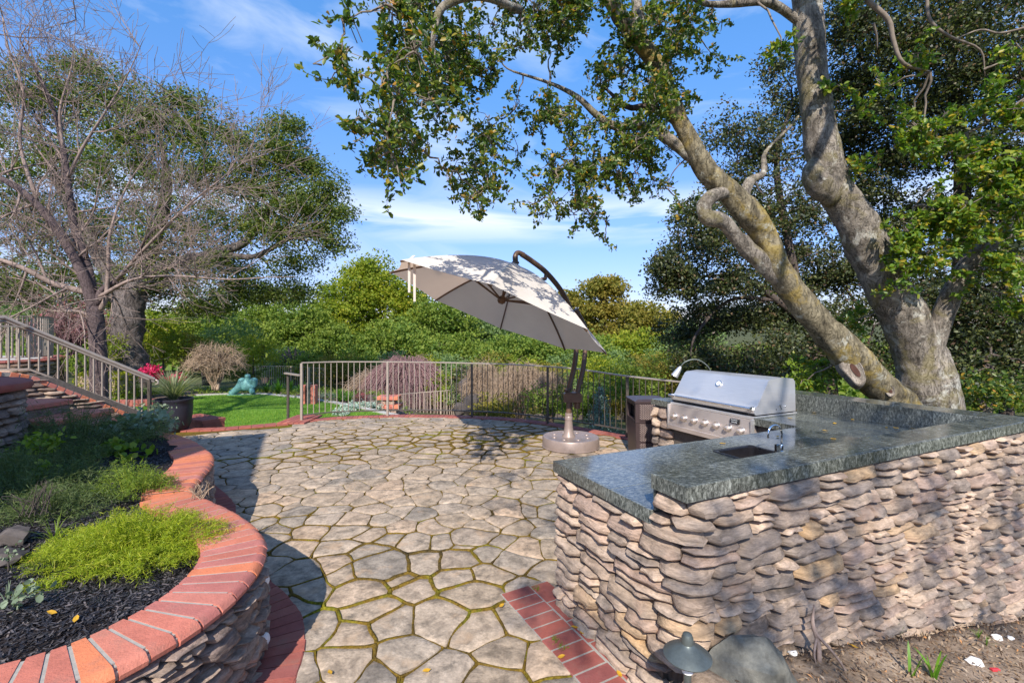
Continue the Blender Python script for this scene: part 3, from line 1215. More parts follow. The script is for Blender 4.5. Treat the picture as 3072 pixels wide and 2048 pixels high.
# ---- stone facing along a path
def stone_facing(parent, pathf, L, zlo, zhi, mat, seed, hh=(0.05, 0.12), ll=(0.14, 0.42), bulge=0.028, limit=300, name='stone', wav=0.012, nxs=7, split=0.35):
    """pathf(s)->(x,y,nx,ny); zlo/zhi functions of s. Courses of irregular ledge stones."""
    rn = random.Random(seed)
    items = []
    zmax = max(zhi(s * L / 20) for s in range(21))
    zmin = min(zlo(s * L / 20) for s in range(21))
    z = zmin - 0.02
    while z < zmax - 0.01:
        h = rn.uniform(*hh)
        if zmax - (z + h) < hh[0] * 0.8:
            h = zmax - z
        s = -rn.uniform(0, ll[1])
        while s < L:
            l = rn.uniform(*ll) * (0.6 + 0.4 * h / hh[1])
            parts = [(z, z + h)]
            if h > hh[0] * 1.5 and rn.random() < split:
                c = rn.uniform(0.38, 0.62)
                parts = [(z, z + h * c), (z + h * c, z + h)]
            for (a, b) in parts:
                s0, s1 = max(0, s), min(L, s + l)
                if len(parts) == 2 and rn.random() < 0.5 and s1 - s0 > 0.22:
                    cc = s0 + (s1 - s0) * rn.uniform(0.35, 0.65)
                    segs = [(s0, cc), (cc, s1)]
                else:
                    segs = [(s0, s1)]
                for (p, q) in segs:
                    if q - p > 0.03:
                        items.append((p, q, a, b))
            s += l
        z += h
    built = []
    for (s0, s1, a, b) in items:
        smid = (s0 + s1) / 2
        zl, zh = zlo(smid), zhi(smid)
        if b < zl - 0.03 or a > zh - 0.012:
            continue
        b = min(b, zh)
        if b - a < 0.018:
            continue
        gz = 0.0025
        gs = 0.002
        nx_, nz_ = nxs, 7
        out_ = rn.uniform(0.0, bulge)
        ph = rn.uniform(0, 50)
        lean = rn.uniform(-0.012, 0.012)
        endl, endr = rn.uniform(0.02, 0.22), rn.uniform(0.02, 0.22)
        skl, skr = rn.uniform(-.02, .02), rn.uniform(-.02, .02)
        V = []
        hgt = b - a
        for j in range(nz_):
            tz = j / (nz_ - 1)
            for i in range(nx_):
                tx = i / (nx_ - 1)
                s = s0 + gs + (s1 - s0 - 2 * gs) * tx
                ex = min(tx, 1 - tx) * (s1 - s0)
                ez = min(tz, 1 - tz) * hgt
                # rounded ends
                rl = hgt * (0.16 if i == 0 else 0.34)
                cut = (endl if tx < .5 else endr)
                rz = hgt * 0.5 - (cut * hgt * max(0, 1 - ex / (hgt * 0.5 + .01)) ** 1.5)
                zc = (a + b) / 2
                zz = zc + (tz - 0.5) * 2 * (rz - gz)
                s = s + (skl * (1 - tx) + skr * tx) * (tz - .5) * 2 * min(1, ex * 0 + 1)
                edge = min(1, (ex + .002) / 0.014) ** 0.5 * (min(1, (ez + .001) / 0.012) ** 0.5)
                nz2 = noise.noise(Vector((s * 9 + ph, zz * 26, ph)))
                nz3 = noise.noise(Vector((s * 30 + ph, zz * 110, ph + 9))) * 1.3
                o_ = (0.018 + out_ + 0.013 * nz2 + 0.008 * nz3 + 0.36 * hgt * (0.5 - tz) + 0.012 * math.sin(tz * 3.14 * 1.0)) * edge - 0.004 * (1 - edge)
                w = wav * noise.noise(Vector((s * 3.1, zc * 0.9, seed))) + 0.010 * noise.noise(Vector((s * 10, zc * 7, seed + 3))) + lean * (tx - .5)
                if b >= zh - 1e-4:
                    w = min(w, 0.0) * (1 if tz > .5 else 1)
                x, y, nx, ny = pathf(s)
                V.append((x + nx * o_, y + ny * o_, zz + w))
        # back rim
        Fs = []
        for j in range(nz_ - 1):
            for i in range(nx_ - 1):
                p = j * nx_ + i
                Fs.append((p, p + 1, p + 1 + nx_, p + nx_))
        rim = [i for i in range(nx_)] + [j * nx_ + nx_ - 1 for j in range(1, nz_)] + [(nz_ - 1) * nx_ + i for i in range(nx_ - 2, -1, -1)] + [j * nx_ for j in range(nz_ - 2, 0, -1)]
        bb = len(V)
        for r in rim:
            x, y, z_ = V[r]
            i = r % nx_
            s = s0 + (s1 - s0) * i / (nx_ - 1)
            X, Y, nx, ny = pathf(s)
            V.append((X - nx * 0.035, Y - ny * 0.035, z_))
        m = len(rim)
        for k in range(m):
            Fs.append((rim[k], bb + k, bb + (k + 1) % m, rim[(k + 1) % m]))
        built.append(((s1 - s0) * hgt, V, Fs))
    built.sort(key=lambda t: -t[0])
    rest = MB()
    for k, (ar, V, Fs) in enumerate(built):
        if k < limit:
            c = np.mean(np.array(V), 0)
            MB().add([(v[0] - c[0], v[1] - c[1], v[2] - c[2]) for v in V], Fs).build(name, mat, parent, smooth=True, loc=tuple(c), sharp=60)
        else:
            rest.add(V, Fs)
    if rest.v:
        tag(rest.build('small_stone_fill', mat, parent, smooth=True, sharp=60), kind='stuff')
    print(name, 'facing', len(built))


def path_from(line):
    p = [np.array(q, float) for q in line]
    seg = [np.linalg.norm(p[i + 1] - p[i]) for i in range(len(p) - 1)]
    cum = np.concatenate([[0], np.cumsum(seg)])
    nn = normals2(p)

    def f(s):
        s = min(max(s, 0), cum[-1] - 1e-6)
        i = int(np.searchsorted(cum, s, side='right') - 1)
        i = min(i, len(seg) - 1)
        t = (s - cum[i]) / seg[i]
        q = p[i] + (p[i + 1] - p[i]) * t
        n_ = nn[i] * (1 - t) + nn[i + 1] * t
        n_ = n_ / np.linalg.norm(n_)
        return q[0], q[1], -n_[0], -n_[1]
    return f, float(cum[-1])


# ================================================================ PLANTER (foreground, left)
planter = thing('planter_wall', 'curved planter wall of rough ledgestone with orange brick coping in the left foreground', 'planter wall', (-1.6, 2.3, 0))
PO = Vector((-1.6, 2.3, 0))
pl = link('wall_group', None)  # temporary parent shift helper
bpy.data.objects.remove(pl)
planter.location = (0, 0, 0)
core = MB()
for b_ in (base1, base2):
    ribbon(core, b_, 0.03, 0.24, -0.05, PZ - 0.066)
core.build('wall_core', M['mortar'], planter)
f1, L1 = path_from(base1)
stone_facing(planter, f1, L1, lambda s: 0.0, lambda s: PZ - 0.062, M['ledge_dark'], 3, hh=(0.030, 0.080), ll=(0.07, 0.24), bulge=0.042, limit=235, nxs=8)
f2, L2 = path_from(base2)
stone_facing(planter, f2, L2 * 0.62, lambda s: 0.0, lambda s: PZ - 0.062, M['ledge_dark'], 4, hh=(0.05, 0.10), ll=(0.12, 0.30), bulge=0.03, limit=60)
gr = MB()
for oo, e_ in ((o1, 0.0), (o2, 0.0006)):
    ribbon(gr, oo, 0.012, 0.024, PZ - 0.050, PZ - 0.021 - e_)
    ribbon(gr, oo, 0.0241, 0.042, PZ - 0.050, PZ - 0.0085 - e_)
    ribbon(gr, oo, 0.0421, 0.290, PZ - 0.058, PZ - 0.0028 - e_)
gr.build('grout_bed', M['grout'], planter)
nb = brick_course(planter, o1, 0.305, PZ - 0.06, PZ, 0.098, M['brick'], bull=0.035, gap=0.0135)
nb += brick_course(planter, o2, 0.305, PZ - 0.06, PZ - 0.001, 0.098, M['brick'], bull=0.035, gap=0.0135)
print('coping bricks', nb)

# planting bed inside
inner = [tuple(p) for p in offset(o1, 0.20)] + [tuple(p) for p in offset(o2, 0.20)]
bed_poly = inner + [(-9.6, 6.3), (-9.6, 1.0)]


def bedz(x, y):
    d = max(0, -x - 1.6)
    return PZ - 0.075 + 0.035 * noise.noise(Vector((x * 2.3, y * 2.3, 0))) + 0.012 * noise.noise(Vector((x * 9, y * 9, 0))) + 0.10 * sm(-x - 0.35 * y, 0.7, 2.6)


xs = list(np.arange(-6.6, -1.2, 0.055))
ys = list(np.arange(1.3, 6.4, 0.055))
bedm = grid_mesh('planting_bed', xs, ys, bedz, M['mulchsoil'], keep=lambda x, y: inside((x, y), bed_poly))
# bark chips
cv = []
rc = np.random.default_rng(3)
tri = 0
P_ = []
while len(P_) < 30000:
    x = rc.uniform(-4.2, -1.45)
    y = rc.uniform(1.45, 4.6)
    if rc.uniform() < 0.35 + 0.65 * (y < 3.2) and inside((x, y), bed_poly) and abs(x / y) < 1.2:
        P_.append((x, y, bedz(x, y) + rc.uniform(0.0, 0.012)))
P_ = np.array(P_)
n_ = len(P_)
th = rc.uniform(0, math.pi, n_)
ln = rc.uniform(0.006, 0.019, n_)
wd = rc.uniform(0.0014, 0.0042, n_)
pi_ = rc.normal(0, 0.25, n_)
dv = np.stack([np.cos(th) * np.cos(pi_), np.sin(th) * np.cos(pi_), np.sin(pi_)], 1)
bv = np.stack([-np.sin(th), np.cos(th), rc.normal(0, 0.4, n_)], 1)
V = np.stack([P_ - dv * ln[:, None] - bv * wd[:, None] * .5, P_ + dv * ln[:, None] * .8 - bv * wd[:, None], P_ + dv * ln[:, None] + bv * wd[:, None] * .4, P_ - dv * ln[:, None] * .8 + bv * wd[:, None]], 1).reshape(-1, 3)
Fc = np.arange(n_ * 4).reshape(-1, 4)
tag(link('bark_mulch', np_mesh('bark_mulch', V, Fc), M['chips']), 'black shredded bark mulch covering the planting bed', 'mulch', kind='stuff')

# brick path rings at the foot of the planter
ringp = link('brick_edging', None)
tag(ringp, kind='structure')
g2 = MB()
ribbon(g2, [np.array(p) for p in base1], 0.05, -0.235, -0.02, 0.0045)
ribbon(g2, [np.array(p) for p in base2], 0.05, -0.225, -0.02, 0.0045)
g2.build('mortar_bed', M['grout_dark'], ringp)
brick_course(ringp, offset(o1, -0.195)[:: -1], 0.235, -0.02, 0.010, 0.098, M['paver'], name='brick', gap=0.008, side=1 * -1 * -1 * -1, skip=lambda m: not vis(m[0], m[1]))
brick_course(ringp, offset(o2, -0.18)[:: -1], 0.235, -0.02, 0.009, 0.098, M['paver'], name='brick', gap=0.008, side=-1, skip=lambda m: m[0] < -4.6 or not vis(m[0], m[1]))
# lit bricks beside the ring in the near foreground
brick_course(ringp, [np.array((-0.93, 1.2)), np.array((-0.99, 1.7)), np.array((-1.03, 2.15)), np.array((-1.10, 2.42))][::-1], 0.11, -0.02, 0.0075, 0.098, M['paver'], gap=0.008, side=-1)

# little round white step lamps on the planter wall
for (px, py, sx) in ((791, 1741, 1), (792, 1918, 1)):
    Y = 2.50 if py < 1800 else 2.42
    q = dp(px, py, Y)
    t = thing('step_lamp', ('round white step lamp just under the brick coping of the curved planter wall' if py < 1800 else 'round white step lamp low on the curved planter wall near its foot'), 'lamp', q, group='step lamps on the planter wall')
    MB().lathe([(0.004, -0.012), (0.030, -0.010), (0.034, -0.004), (0.034, 0.004), (0.028, 0.012), (0.004, 0.016)], 18).build('lens', M['whiteflash'], t, True).rotation_euler = (math.radians(20), math.radians(75), 0)
    MB().tube([(-0.06, 0, 0), (0.0, 0, 0)], 0.014, 10).build('stem', M['pathlamp'], t, True)

# brick band at the foot of the kitchen
band_line = [np.array(k2w(-0.275, 1.30)[:2]), np.array(k2w(-0.25, 0.9)[:2]), np.array(k2w(-0.22, 0.3)[:2]), np.array(k2w(-0.20, -0.6)[:2])]
g3 = MB()
ribbon(g3, [np.array(p) for p in smooth(band_line, 1, 0.1)], -0.002, 0.34, -0.02, 0.0045)
g3.build('mortar_bed_right', M['grout'], ringp)
for o_ in g3, :
    pass
brick_course(ringp, band_line, 0.205, -0.02, 0.007, 0.100, M['paver'], gap=0.013, side=1)
brick_course(ringp, [p + KU * 0.212 for p in band_line], 0.14, -0.02, 0.007, 0.205, M['paver'], gap=0.013, side=1)


# ---- kerb bricks along the fence (raised on the right half)
def kz(x):
    return 0.010


kerb = link('patio_kerb', None)
tag(kerb, kind='structure')
fl = smooth(FENCE, 3, 0.1)
fo = offset(fl, -0.13)
brick_course(kerb, fo, 0.26, 0, 0, 0.098, M['paver'], gap=0.008, side=1, zf=lambda m: (-0.02, kz(m[0])), skip=lambda m: m[0] > 2.9)
km = MB()
ribbon(km, fo, 0.004, 0.256, -0.6, lambda q: kz(q[0]) - 0.006)
km.build('kerb_core', M['grout_dark'], kerb)
# edging towards the lawn
le = resample([np.array(p) for p in lawn_edge], 0.1)
brick_course(kerb, offset(le, -0.11), 0.22, -0.10, 0.014, 0.2, M['paver'], gap=0.008, side=1)
# landing bricks at the fence end
lm = MB()
for i in range(5):
    for j in range(4):
        x = -4.28 + i * 0.103
        y = 8.52 + j * 0.205
        MB().box(-0.047, 0.047, -0.098, 0.098, 0, 0.03 + 0.0, 0.003).build('brick', M['paver'], kerb, loc=(x, y, 0.0))

# ---- lawn
lawn_poly = [(-9.6, 7.2), (-5.1, 7.9), (-4.2, 8.3), (-3.0, 9.25), (-1.0, 9.6), (-2.6, 10.8), (-4.8, 12.6), (-6.4, 13.8), (-8.0, 14.6), (-9.6, 14.7), (-10.6, 13.6), (-10.4, 10)]
LZ = -0.30


def lawnz(x, y):
    return LZ + 0.02 * noise.noise(Vector((x * 0.7, y * 0.7, 0)))


grid_mesh('lawn', list(np.arange(-11, -0.8, 0.1)), list(np.arange(7.0, 15.0, 0.1)), lawnz, M['lawn'], keep=lambda x, y: inside((x, y), lawn_poly))
rg = np.random.default_rng(8)
GP = []
while len(GP) < 60000:
    x, y = rg.uniform(-10.6, -1), rg.uniform(7.2, 14.8)
    if rg.uniform() < 1.2 - y / 18 and inside((x, y), lawn_poly):
        GP.append((x, y, LZ + 0.0))
GP = np.array(GP)
n_ = len(GP)
h_ = rg.uniform(0.02, 0.05, n_)
d_ = rg.normal(0, 0.5, (n_, 2)) * h_[:, None]
w_ = rg.normal(0, 1, (n_, 2))
w_ = w_ / np.linalg.norm(w_, axis=1, keepdims=True) * 0.004
V = np.zeros((n_, 3, 3))
V[:, 0, :] = GP
V[:, 0, :2] -= w_
V[:, 1, :] = GP
V[:, 1, :2] += w_
V[:, 2, :] = GP
V[:, 2, :2] += d_
V[:, 2, 2] += h_
tag(link('lawn_grass', np_mesh('lawn_grass', V.reshape(-1, 3), np.arange(n_ * 3).reshape(-1, 3)), M['grassblade']), 'short bright green grass of the curved lawn', 'grass', kind='stuff')
# pale concrete mow strip round the lawn
mow = MB()
ribbon(mow, smooth([(-9.9, 14.3), (-9.0, 14.65), (-8.0, 14.62), (-6.4, 13.85), (-4.8, 12.65), (-2.6, 10.65), (-1.0, 9.35)], 3, 0.2), 0.0, 0.16, LZ - 0.1, LZ + 0.03)
tag(mow.build('mow_strip', M['concrete']), kind='structure')


# garden bed ground behind the lawn and left terrace ground
def gardz(x, y):
    return -0.335 - 0.105 * max(0, y - 14.8) + 0.05 * noise.noise(Vector((x, y, 0))) * sm(y, 14.6, 16) - 1.5 * sm(x + 0.25 * (y - 9), -3.4, 0.8)


def gproj(px, py):
    Y = 8.0
    while Y < 27:
        z = H - (py - CY) / FP * Y
        x = (px - CX) / FP * Y
        if z <= gardz(x, Y):
            return (x, Y, gardz(x, Y))
        Y += 0.05
    return (x, Y, z)


grid_mesh('garden_ground', list(np.arange(-26, 3, 0.3)), list(np.arange(5.6, 27, 0.3)), gardz, M['bedsoil'], keep=lambda x, y: not inside((x, y), lawn_poly) and not inside((x, y), [(p[0], p[1]) for p in patio_poly]) or inside((x, y - 0.25), lawn_poly) != inside((x, y + 0.25), lawn_poly))


# ---- dirt slope right of the kitchen
def dirtz(x, y):
    """world coordinates"""
    kx, ky = w2k(x, y)
    base = 0.335 - 0.205 * max(0, kx) - 0.02 * kx * (kx < 0)
    base += 0.03 * noise.noise(Vector((x * 1.7, y * 1.7, 4))) + 0.014 * noise.noise(Vector((x * 7, y * 7, 4)))
    if ky > 0.02 and kx < 3.6:
        base -= 0.5
    return base * sm(kx, -0.30, 0.0) + (-0.10) * (1 - sm(kx, -0.30, 0.0))


kx_ = list(np.arange(-0.35, 9.0, 0.07))
ky_ = list(np.arange(-3.6, 0.06, 0.07))
V = []
for b in ky_:
    for a in kx_:
        p = k2w(a, b)
        V.append((p[0], p[1], dirtz(p[0], p[1])))
Fs = []
nx = len(kx_)
for j in range(len(ky_) - 1):
    for i in range(nx - 1):
        a = j * nx + i
        Fs.append((a, a + 1, a + nx + 1, a + nx))
tag(link('dirt_slope', np_mesh('dirt_slope', V, Fs, True), M['dirt']), kind='structure')
# leaf litter and small twigs on the dirt
LP = []
while len(LP) < 17000:
    a, b = rg.uniform(0.1, 4.6), -abs(rg.normal(0, 1.0)) - 0.02
    p = k2w(a, b)
    if p[1] > 0.9 and b > -3.4:
        LP.append((p[0], p[1], dirtz(p[0], p[1]) + rg.uniform(0.001, 0.014)))
LP = np.array(LP)
V, Fc = leaf_arrays(LP, 0.017, up=1.3, ratio=0.35, sj=0.95)
tag(link('leaf_litter', np_mesh('leaf_litter', V, Fc), M['litter']), 'brown leaf litter and chips scattered on the bare dirt', 'leaf litter', kind='stuff')


# ================================================================ OUTDOOR KITCHEN
kitchen = thing('outdoor_kitchen', 'L-shaped outdoor kitchen counter of rough ledgestone with dark granite tile top', 'outdoor kitchen', (KB[0], KB[1], 0), KROT)
TL, TR = 0.884, 1.053      # lower counter and raised ledge heights
TH = 0.066                 # slab thickness
EX = 3.54                  # outer length
cores = MB()
cores.box(0.082, EX - 0.05, 0.082, 0.19, -0.6, TR - TH - 0.004)
cores.box(0.05, 3.22, 0.192, 1.06, -0.6, TL - TH - 0.004)
cores.box(2.50, 3.22, 1.062, 2.92, -0.6, TL - TH - 0.004)
cores.box(3.26, EX - 0.05, 0.192, 2.92, -0.6, TR - TH - 0.004)
cores.build('wall_core', M['mortar'], kitchen)

# path of the stone face: far end of the short side, round the corner, along the long side
kl = [np.array((0.035, 1.085)), np.array((0.035, 0.12))]
for a in range(1, 7):
    t = math.radians(a * 15)
    kl.append(np.array((0.035 + 0.085 * (1 - math.cos(t)), 0.12 - 0.085 * math.sin(t))))
kl.append(np.array((EX - 0.03, 0.035)))
kf0, KL = path_from([np.array((0.10, 1.085))] + kl if False else kl)


def kf(s):
    x, y, nx, ny = kf0(s)
    return x, y, nx, ny


S1 = 0.965


def kzlo(s):
    return 0.0 if s < S1 else max(-0.40, 0.30 - 0.205 * (s - S1 - 0.07))


def kzhi(s):
    return TL - TH - 0.004 if s < 0.875 else TR - TH - 0.004


chk = kf(0.3)
if chk[2] > 0:     # make the normals point outwards
    kff = lambda s: (kf(s)[0], kf(s)[1], -kf(s)[2], -kf(s)[3])
else:
    kff = kf
stone_facing(kitchen, kff, KL, kzlo, kzhi, M['ledge'], 12, hh=(0.038, 0.092), ll=(0.12, 0.40), bulge=0.030, limit=298, wav=0.022, nxs=8, split=0.25)
# inner end face and pier beyond the grill
pf, pL = path_from([np.array((2.475, 2.94)), np.array((2.475, 2.61))])
pff = lambda s: (pf(s)[0], pf(s)[1], -1.0, 0.0)
stone_facing(kitchen, pff, pL, lambda s: 0.0, lambda s: TL - TH - 0.004, M['ledge'], 15, hh=(0.08, 0.13), ll=(0.12, 0.24), bulge=0.02, limit=20, nxs=6)
pe, peL = path_from([np.array((0.06, 1.07)), np.array((2.45, 1.07))])
pef = lambda s: (pe(s)[0], pe(s)[1], 0.0, 1.0)
stone_facing(kitchen, pef, peL, lambda s: 0.0, lambda s: TL - TH - 0.004, M['ledge'], 16, hh=(0.09, 0.15), ll=(0.25, 0.45), bulge=0.015, limit=0, nxs=5)

tg = 0.0016


def tile(x0, x1, y0, y1, z0, z1, name='granite_tile'):
    if x1 - x0 < 0.012 or y1 - y0 < 0.012:
        return
    c = ((x0 + x1) / 2, (y0 + y1) / 2, z0)
    MB().box(x0 - c[0] + tg / 2, x1 - c[0] - tg / 2, y0 - c[1] + tg / 2, y1 - c[1] - tg / 2, 0, z1 - z0 + R.uniform(-.0002, .0003), 0.0012).build(name, M['granite'], kitchen, loc=c)


def tiled(x0, x1, y0, y1, z, cuts=(), step=0.305, th=0.012):
    x = x0
    while x < x1 - 1e-6:
        xe = min(x + step, x1)
        if x1 - xe < 0.05:
            xe = x1
        y = y0
        while y < y1 - 1e-6:
            ye = min(y + step, y1)
            if y1 - ye < 0.05:
                ye = y1
            rects = [(x, xe, y, ye)]
            for (a, b, c, d) in cuts:
                nr = []
                for (p, q, r, s) in rects:
                    if q <= a or p >= b or s <= c or r >= d:
                        nr.append((p, q, r, s))
                        continue
                    if p < a:
                        nr.append((p, a, r, s))
                    if q > b:
                        nr.append((b, q, r, s))
                    pp, qq = max(p, a), min(q, b)
                    if r < c:
                        nr.append((pp, qq, r, c))
                    if s > d:
                        nr.append((pp, qq, d, s))
                rects = nr
            for r in rects:
                tile(*r, z - th, z)
            y = ye
        x = xe


bed = MB()
SINK = (1.105, 1.475, 0.47, 0.835)
GRX0, GRX1, GRY0, GRY1 = 2.44, 3.10, 1.55, 2.61
bed.box(0.012, SINK[0], 0.214, 1.088, TL - TH, TL - 0.0135)
bed.box(SINK[1], 3.232, 0.214, 1.088, TL - TH, TL - 0.0135)
bed.box(SINK[0] + .0005, SINK[1] - .0005, 0.214, SINK[2], TL - TH, TL - 0.0135)
bed.box(SINK[0] + .0005, SINK[1] - .0005, SINK[3], 1.088, TL - TH, TL - 0.0135)
bed.box(2.462, 3.232, 1.0885, 2.928, TL - TH, TL - 0.0135)
bed.box(0.012, EX - 0.012, 0.012, 0.2, TR - TH, TR - 0.0135)
bed.box(3.252, EX - 0.012, 0.2005, 2.928, TR - TH, TR - 0.0135)
bed.build('mortar_bed', M['grout_dark'], kitchen)
tiled(0.0135, 2.45, 0.2145, 1.0865, TL, cuts=[SINK])
tiled(2.45, 3.236, 0.2145, 2.9265, TL, cuts=[(GRX0, GRX1, GRY0, GRY1)])
tiled(0.0135, EX - 0.0135, 0.0135, 0.2105, TR, step=0.305)
tiled(3.2525, EX - 0.0135, 0.2125, 2.9265, TR, step=0.305)


def edge_strip(a, b, face, z0, z1, step=0.29):
    """upright trim tiles; face is (nx,ny) in kitchen frame"""
    a = np.array(a, float)
    b = np.array(b, float)
    L = np.linalg.norm(b - a)
    n = max(1, int(round(L / step)))
    d = (b - a) / L
    f = np.array(face, float)
    for i in range(n):
        p = a + d * (L * i / n + tg / 2)
        q = a + d * (L * (i + 1) / n - tg / 2)
        x0, x1 = sorted((p[0], q[0]))
        y0, y1 = sorted((p[1], q[1]))
        if abs(f[0]) > 0.5:
            x0, x1 = (x0, x0 + 0.0125) if f[0] < 0 else (x1 - 0.0125, x1)
        else:
            y0, y1 = (y0, y0 + 0.0125) if f[1] < 0 else (y1 - 0.0125, y1)
        c = ((x0 + x1) / 2, (y0 + y1) / 2, z0)
        MB().box(x0 - c[0], x1 - c[0], y0 - c[1], y1 - c[1], 0, z1 - z0, 0.0015).build('edge_tile', M['granite'], kitchen, loc=c)


edge_strip((0.0, 0.213), (0.0, 1.10), (-1, 0), TL - TH, TL + 0.0005)
edge_strip((0.0, 0.0), (0.0, 0.212), (-1, 0), TR - TH, TR + 0.0005)
edge_strip((0.0135, 0.0), (EX, 0.0), (0, -1), TR - TH, TR + 0.0005)
edge_strip((0.0135, 1.10), (2.448, 1.10), (0, 1), TL - TH, TL + 0.0005)
edge_strip((2.45, 1.102), (2.45, 1.545), (-1, 0), TL - TH, TL + 0.0005)
edge_strip((2.45, 2.615), (2.45, 2.94), (-1, 0), TL - TH, TL + 0.0005)
edge_strip((EX, 0.0135), (EX, 2.94), (1, 0), TR - TH, TR + 0.0005)
edge_strip((0.014, 0.213), (3.238, 0.213), (0, 1), TL + 0.001, TR + 0.0004)
edge_strip((3.2385, 0.2135), (3.2385, 2.94), (-1, 0), TL + 0.001, TR + 0.0004, 0.305)

# ---- sink
sink = thing('bar_sink', 'black drop-in bar sink set in the granite counter', 'sink', k2w((SINK[0] + SINK[1]) / 2, (SINK[2] + SINK[3]) / 2, TL), KROT)
hx, hy = (SINK[1] - SINK[0]) / 2, (SINK[3] - SINK[2]) / 2
rim = MB()
rings = [(hx + 0.012, hy + 0.012, 0.001), (hx + 0.010, hy + 0.010, 0.006), (hx - 0.014, hy - 0.014, 0.006), (hx - 0.020, hy - 0.020, 0.0), (hx - 0.03, hy - 0.03, -0.15), (hx - 0.06, hy - 0.06, -0.165)]


def rring(a, b, z, r=0.035, n=5):
    o = []
    for cx_, cy_, t0 in ((a - r, b - r, 0), (-a + r, b - r, 90), (-a + r, -b + r, 180), (a - r, -b + r, 270)):
        for k in range(n):
            t = math.radians(t0 + 90 * k / (n - 1))
            o.append((cx_ + r * math.cos(t), cy_ + r * math.sin(t), z))
    return o


V = []
for (a, b, z) in rings[:4]:
    V += rring(a, b, z)
Fs = []
for i in range(3):
    for k in range(20):
        Fs.append((i * 20 + k, i * 20 + (k + 1) % 20, (i + 1) * 20 + (k + 1) % 20, (i + 1) * 20 + k))
MB().add(V, Fs).build('rim', M['black'], sink, True, sharp=40)
V = []
for (a, b, z) in rings[3:]:
    V += rring(a, b, z)
Fs = [(i * 20 + k, i * 20 + (k + 1) % 20, (i + 1) * 20 + (k + 1) % 20, (i + 1) * 20 + k) for i in range(2) for k in range(20)]
Fs.append(tuple(40 + k for k in range(20)))
MB().add(V, Fs).build('basin', M['black'], sink, True, sharp=40)
MB().lathe([(0.03, -0.1645), (0.03, -0.162), (0.02, -0.161)], 16).build('drain', M['chrome'], sink, True)

# ---- faucet
fa = thing('faucet', 'slim chrome gooseneck faucet standing beside the bar sink', 'faucet', k2w(1.512, 0.625, TL + 0.001), KROT)
# arches over the basin, towards the sink
pts = [(0, 0, 0.02), (0, 0, 0.12)]
for a in range(0, 181, 15):
    t = math.radians(a)
    pts.append((-0.062 + 0.062 * math.cos(t), 0.010 * math.sin(t / 2), 0.125 + 0.062 * math.sin(t)))
pts.append((-0.124, 0.01, 0.105))
MB().tube(pts, 0.0065, 10).build('spout', M['chrome'], fa, True)
MB().lathe([(0.020, 0), (0.020, 0.006), (0.012, 0.012), (0.011, 0.045), (0.0085, 0.05)], 18).build('base', M['chrome'], fa, True, sharp=40)
MB().box(-0.062, -0.030, -0.008, 0.008, 0.004, 0.058, 0.002).build('handle', M['chrome'], fa)

# ---- grill (kitchen frame, front towards -x)
grill = thing('barbecue_grill', 'built-in stainless steel barbecue grill with closed hood and seven knobs', 'grill', k2w(2.45, 2.08, 0), KROT)
W2 = 0.53
PZ0, PZ1 = 0.605, 0.862
fx = -0.035
pm = MB()
# control panel box, leaning slightly
pm.add([(fx + 0.0, -W2, PZ0 + .04), (fx + 0.0, W2, PZ0 + .04), (fx + 0.02, W2, PZ1), (fx + 0.02, -W2, PZ1), (0.05, -W2, PZ0 + .04), (0.05, W2, PZ0 + .04), (0.05, W2, PZ1), (0.05, -W2, PZ1)],
       [(0, 3, 2, 1), (4, 5, 6, 7), (3, 7, 6, 2), (0, 1, 5, 4), (0, 4, 7, 3), (1, 2, 6, 5)])
pm.build('control_panel', M['steel_warm'], grill)
MB().box(fx - 0.012, 0.05, -W2, W2, PZ0 - 0.012, PZ0 + 0.038, 0.006).build('drip_tray', M['steel_warm'], grill)
MB().box(fx - 0.004, 0.0, -W2 - 0.014, -W2, PZ0 - 0.02, PZ1 + 0.008, 0.002).build('side_trim', M['steel'], grill)
MB().box(fx - 0.004, 0.0, W2, W2 + 0.014, PZ0 - 0.02, PZ1 + 0.008, 0.002).build('side_trim', M['steel'], grill)
MB().box(0.0, 0.64, -W2 - 0.004, W2 + 0.004, PZ1 + 0.004, PZ1 + 0.030, 0.003).build('body_rim', M['steel'], grill)
MB().box(0.05, 0.62, -W2 + 0.01, W2 - 0.01, 0.60, PZ1 + 0.002).build('firebox', M['black'], grill)
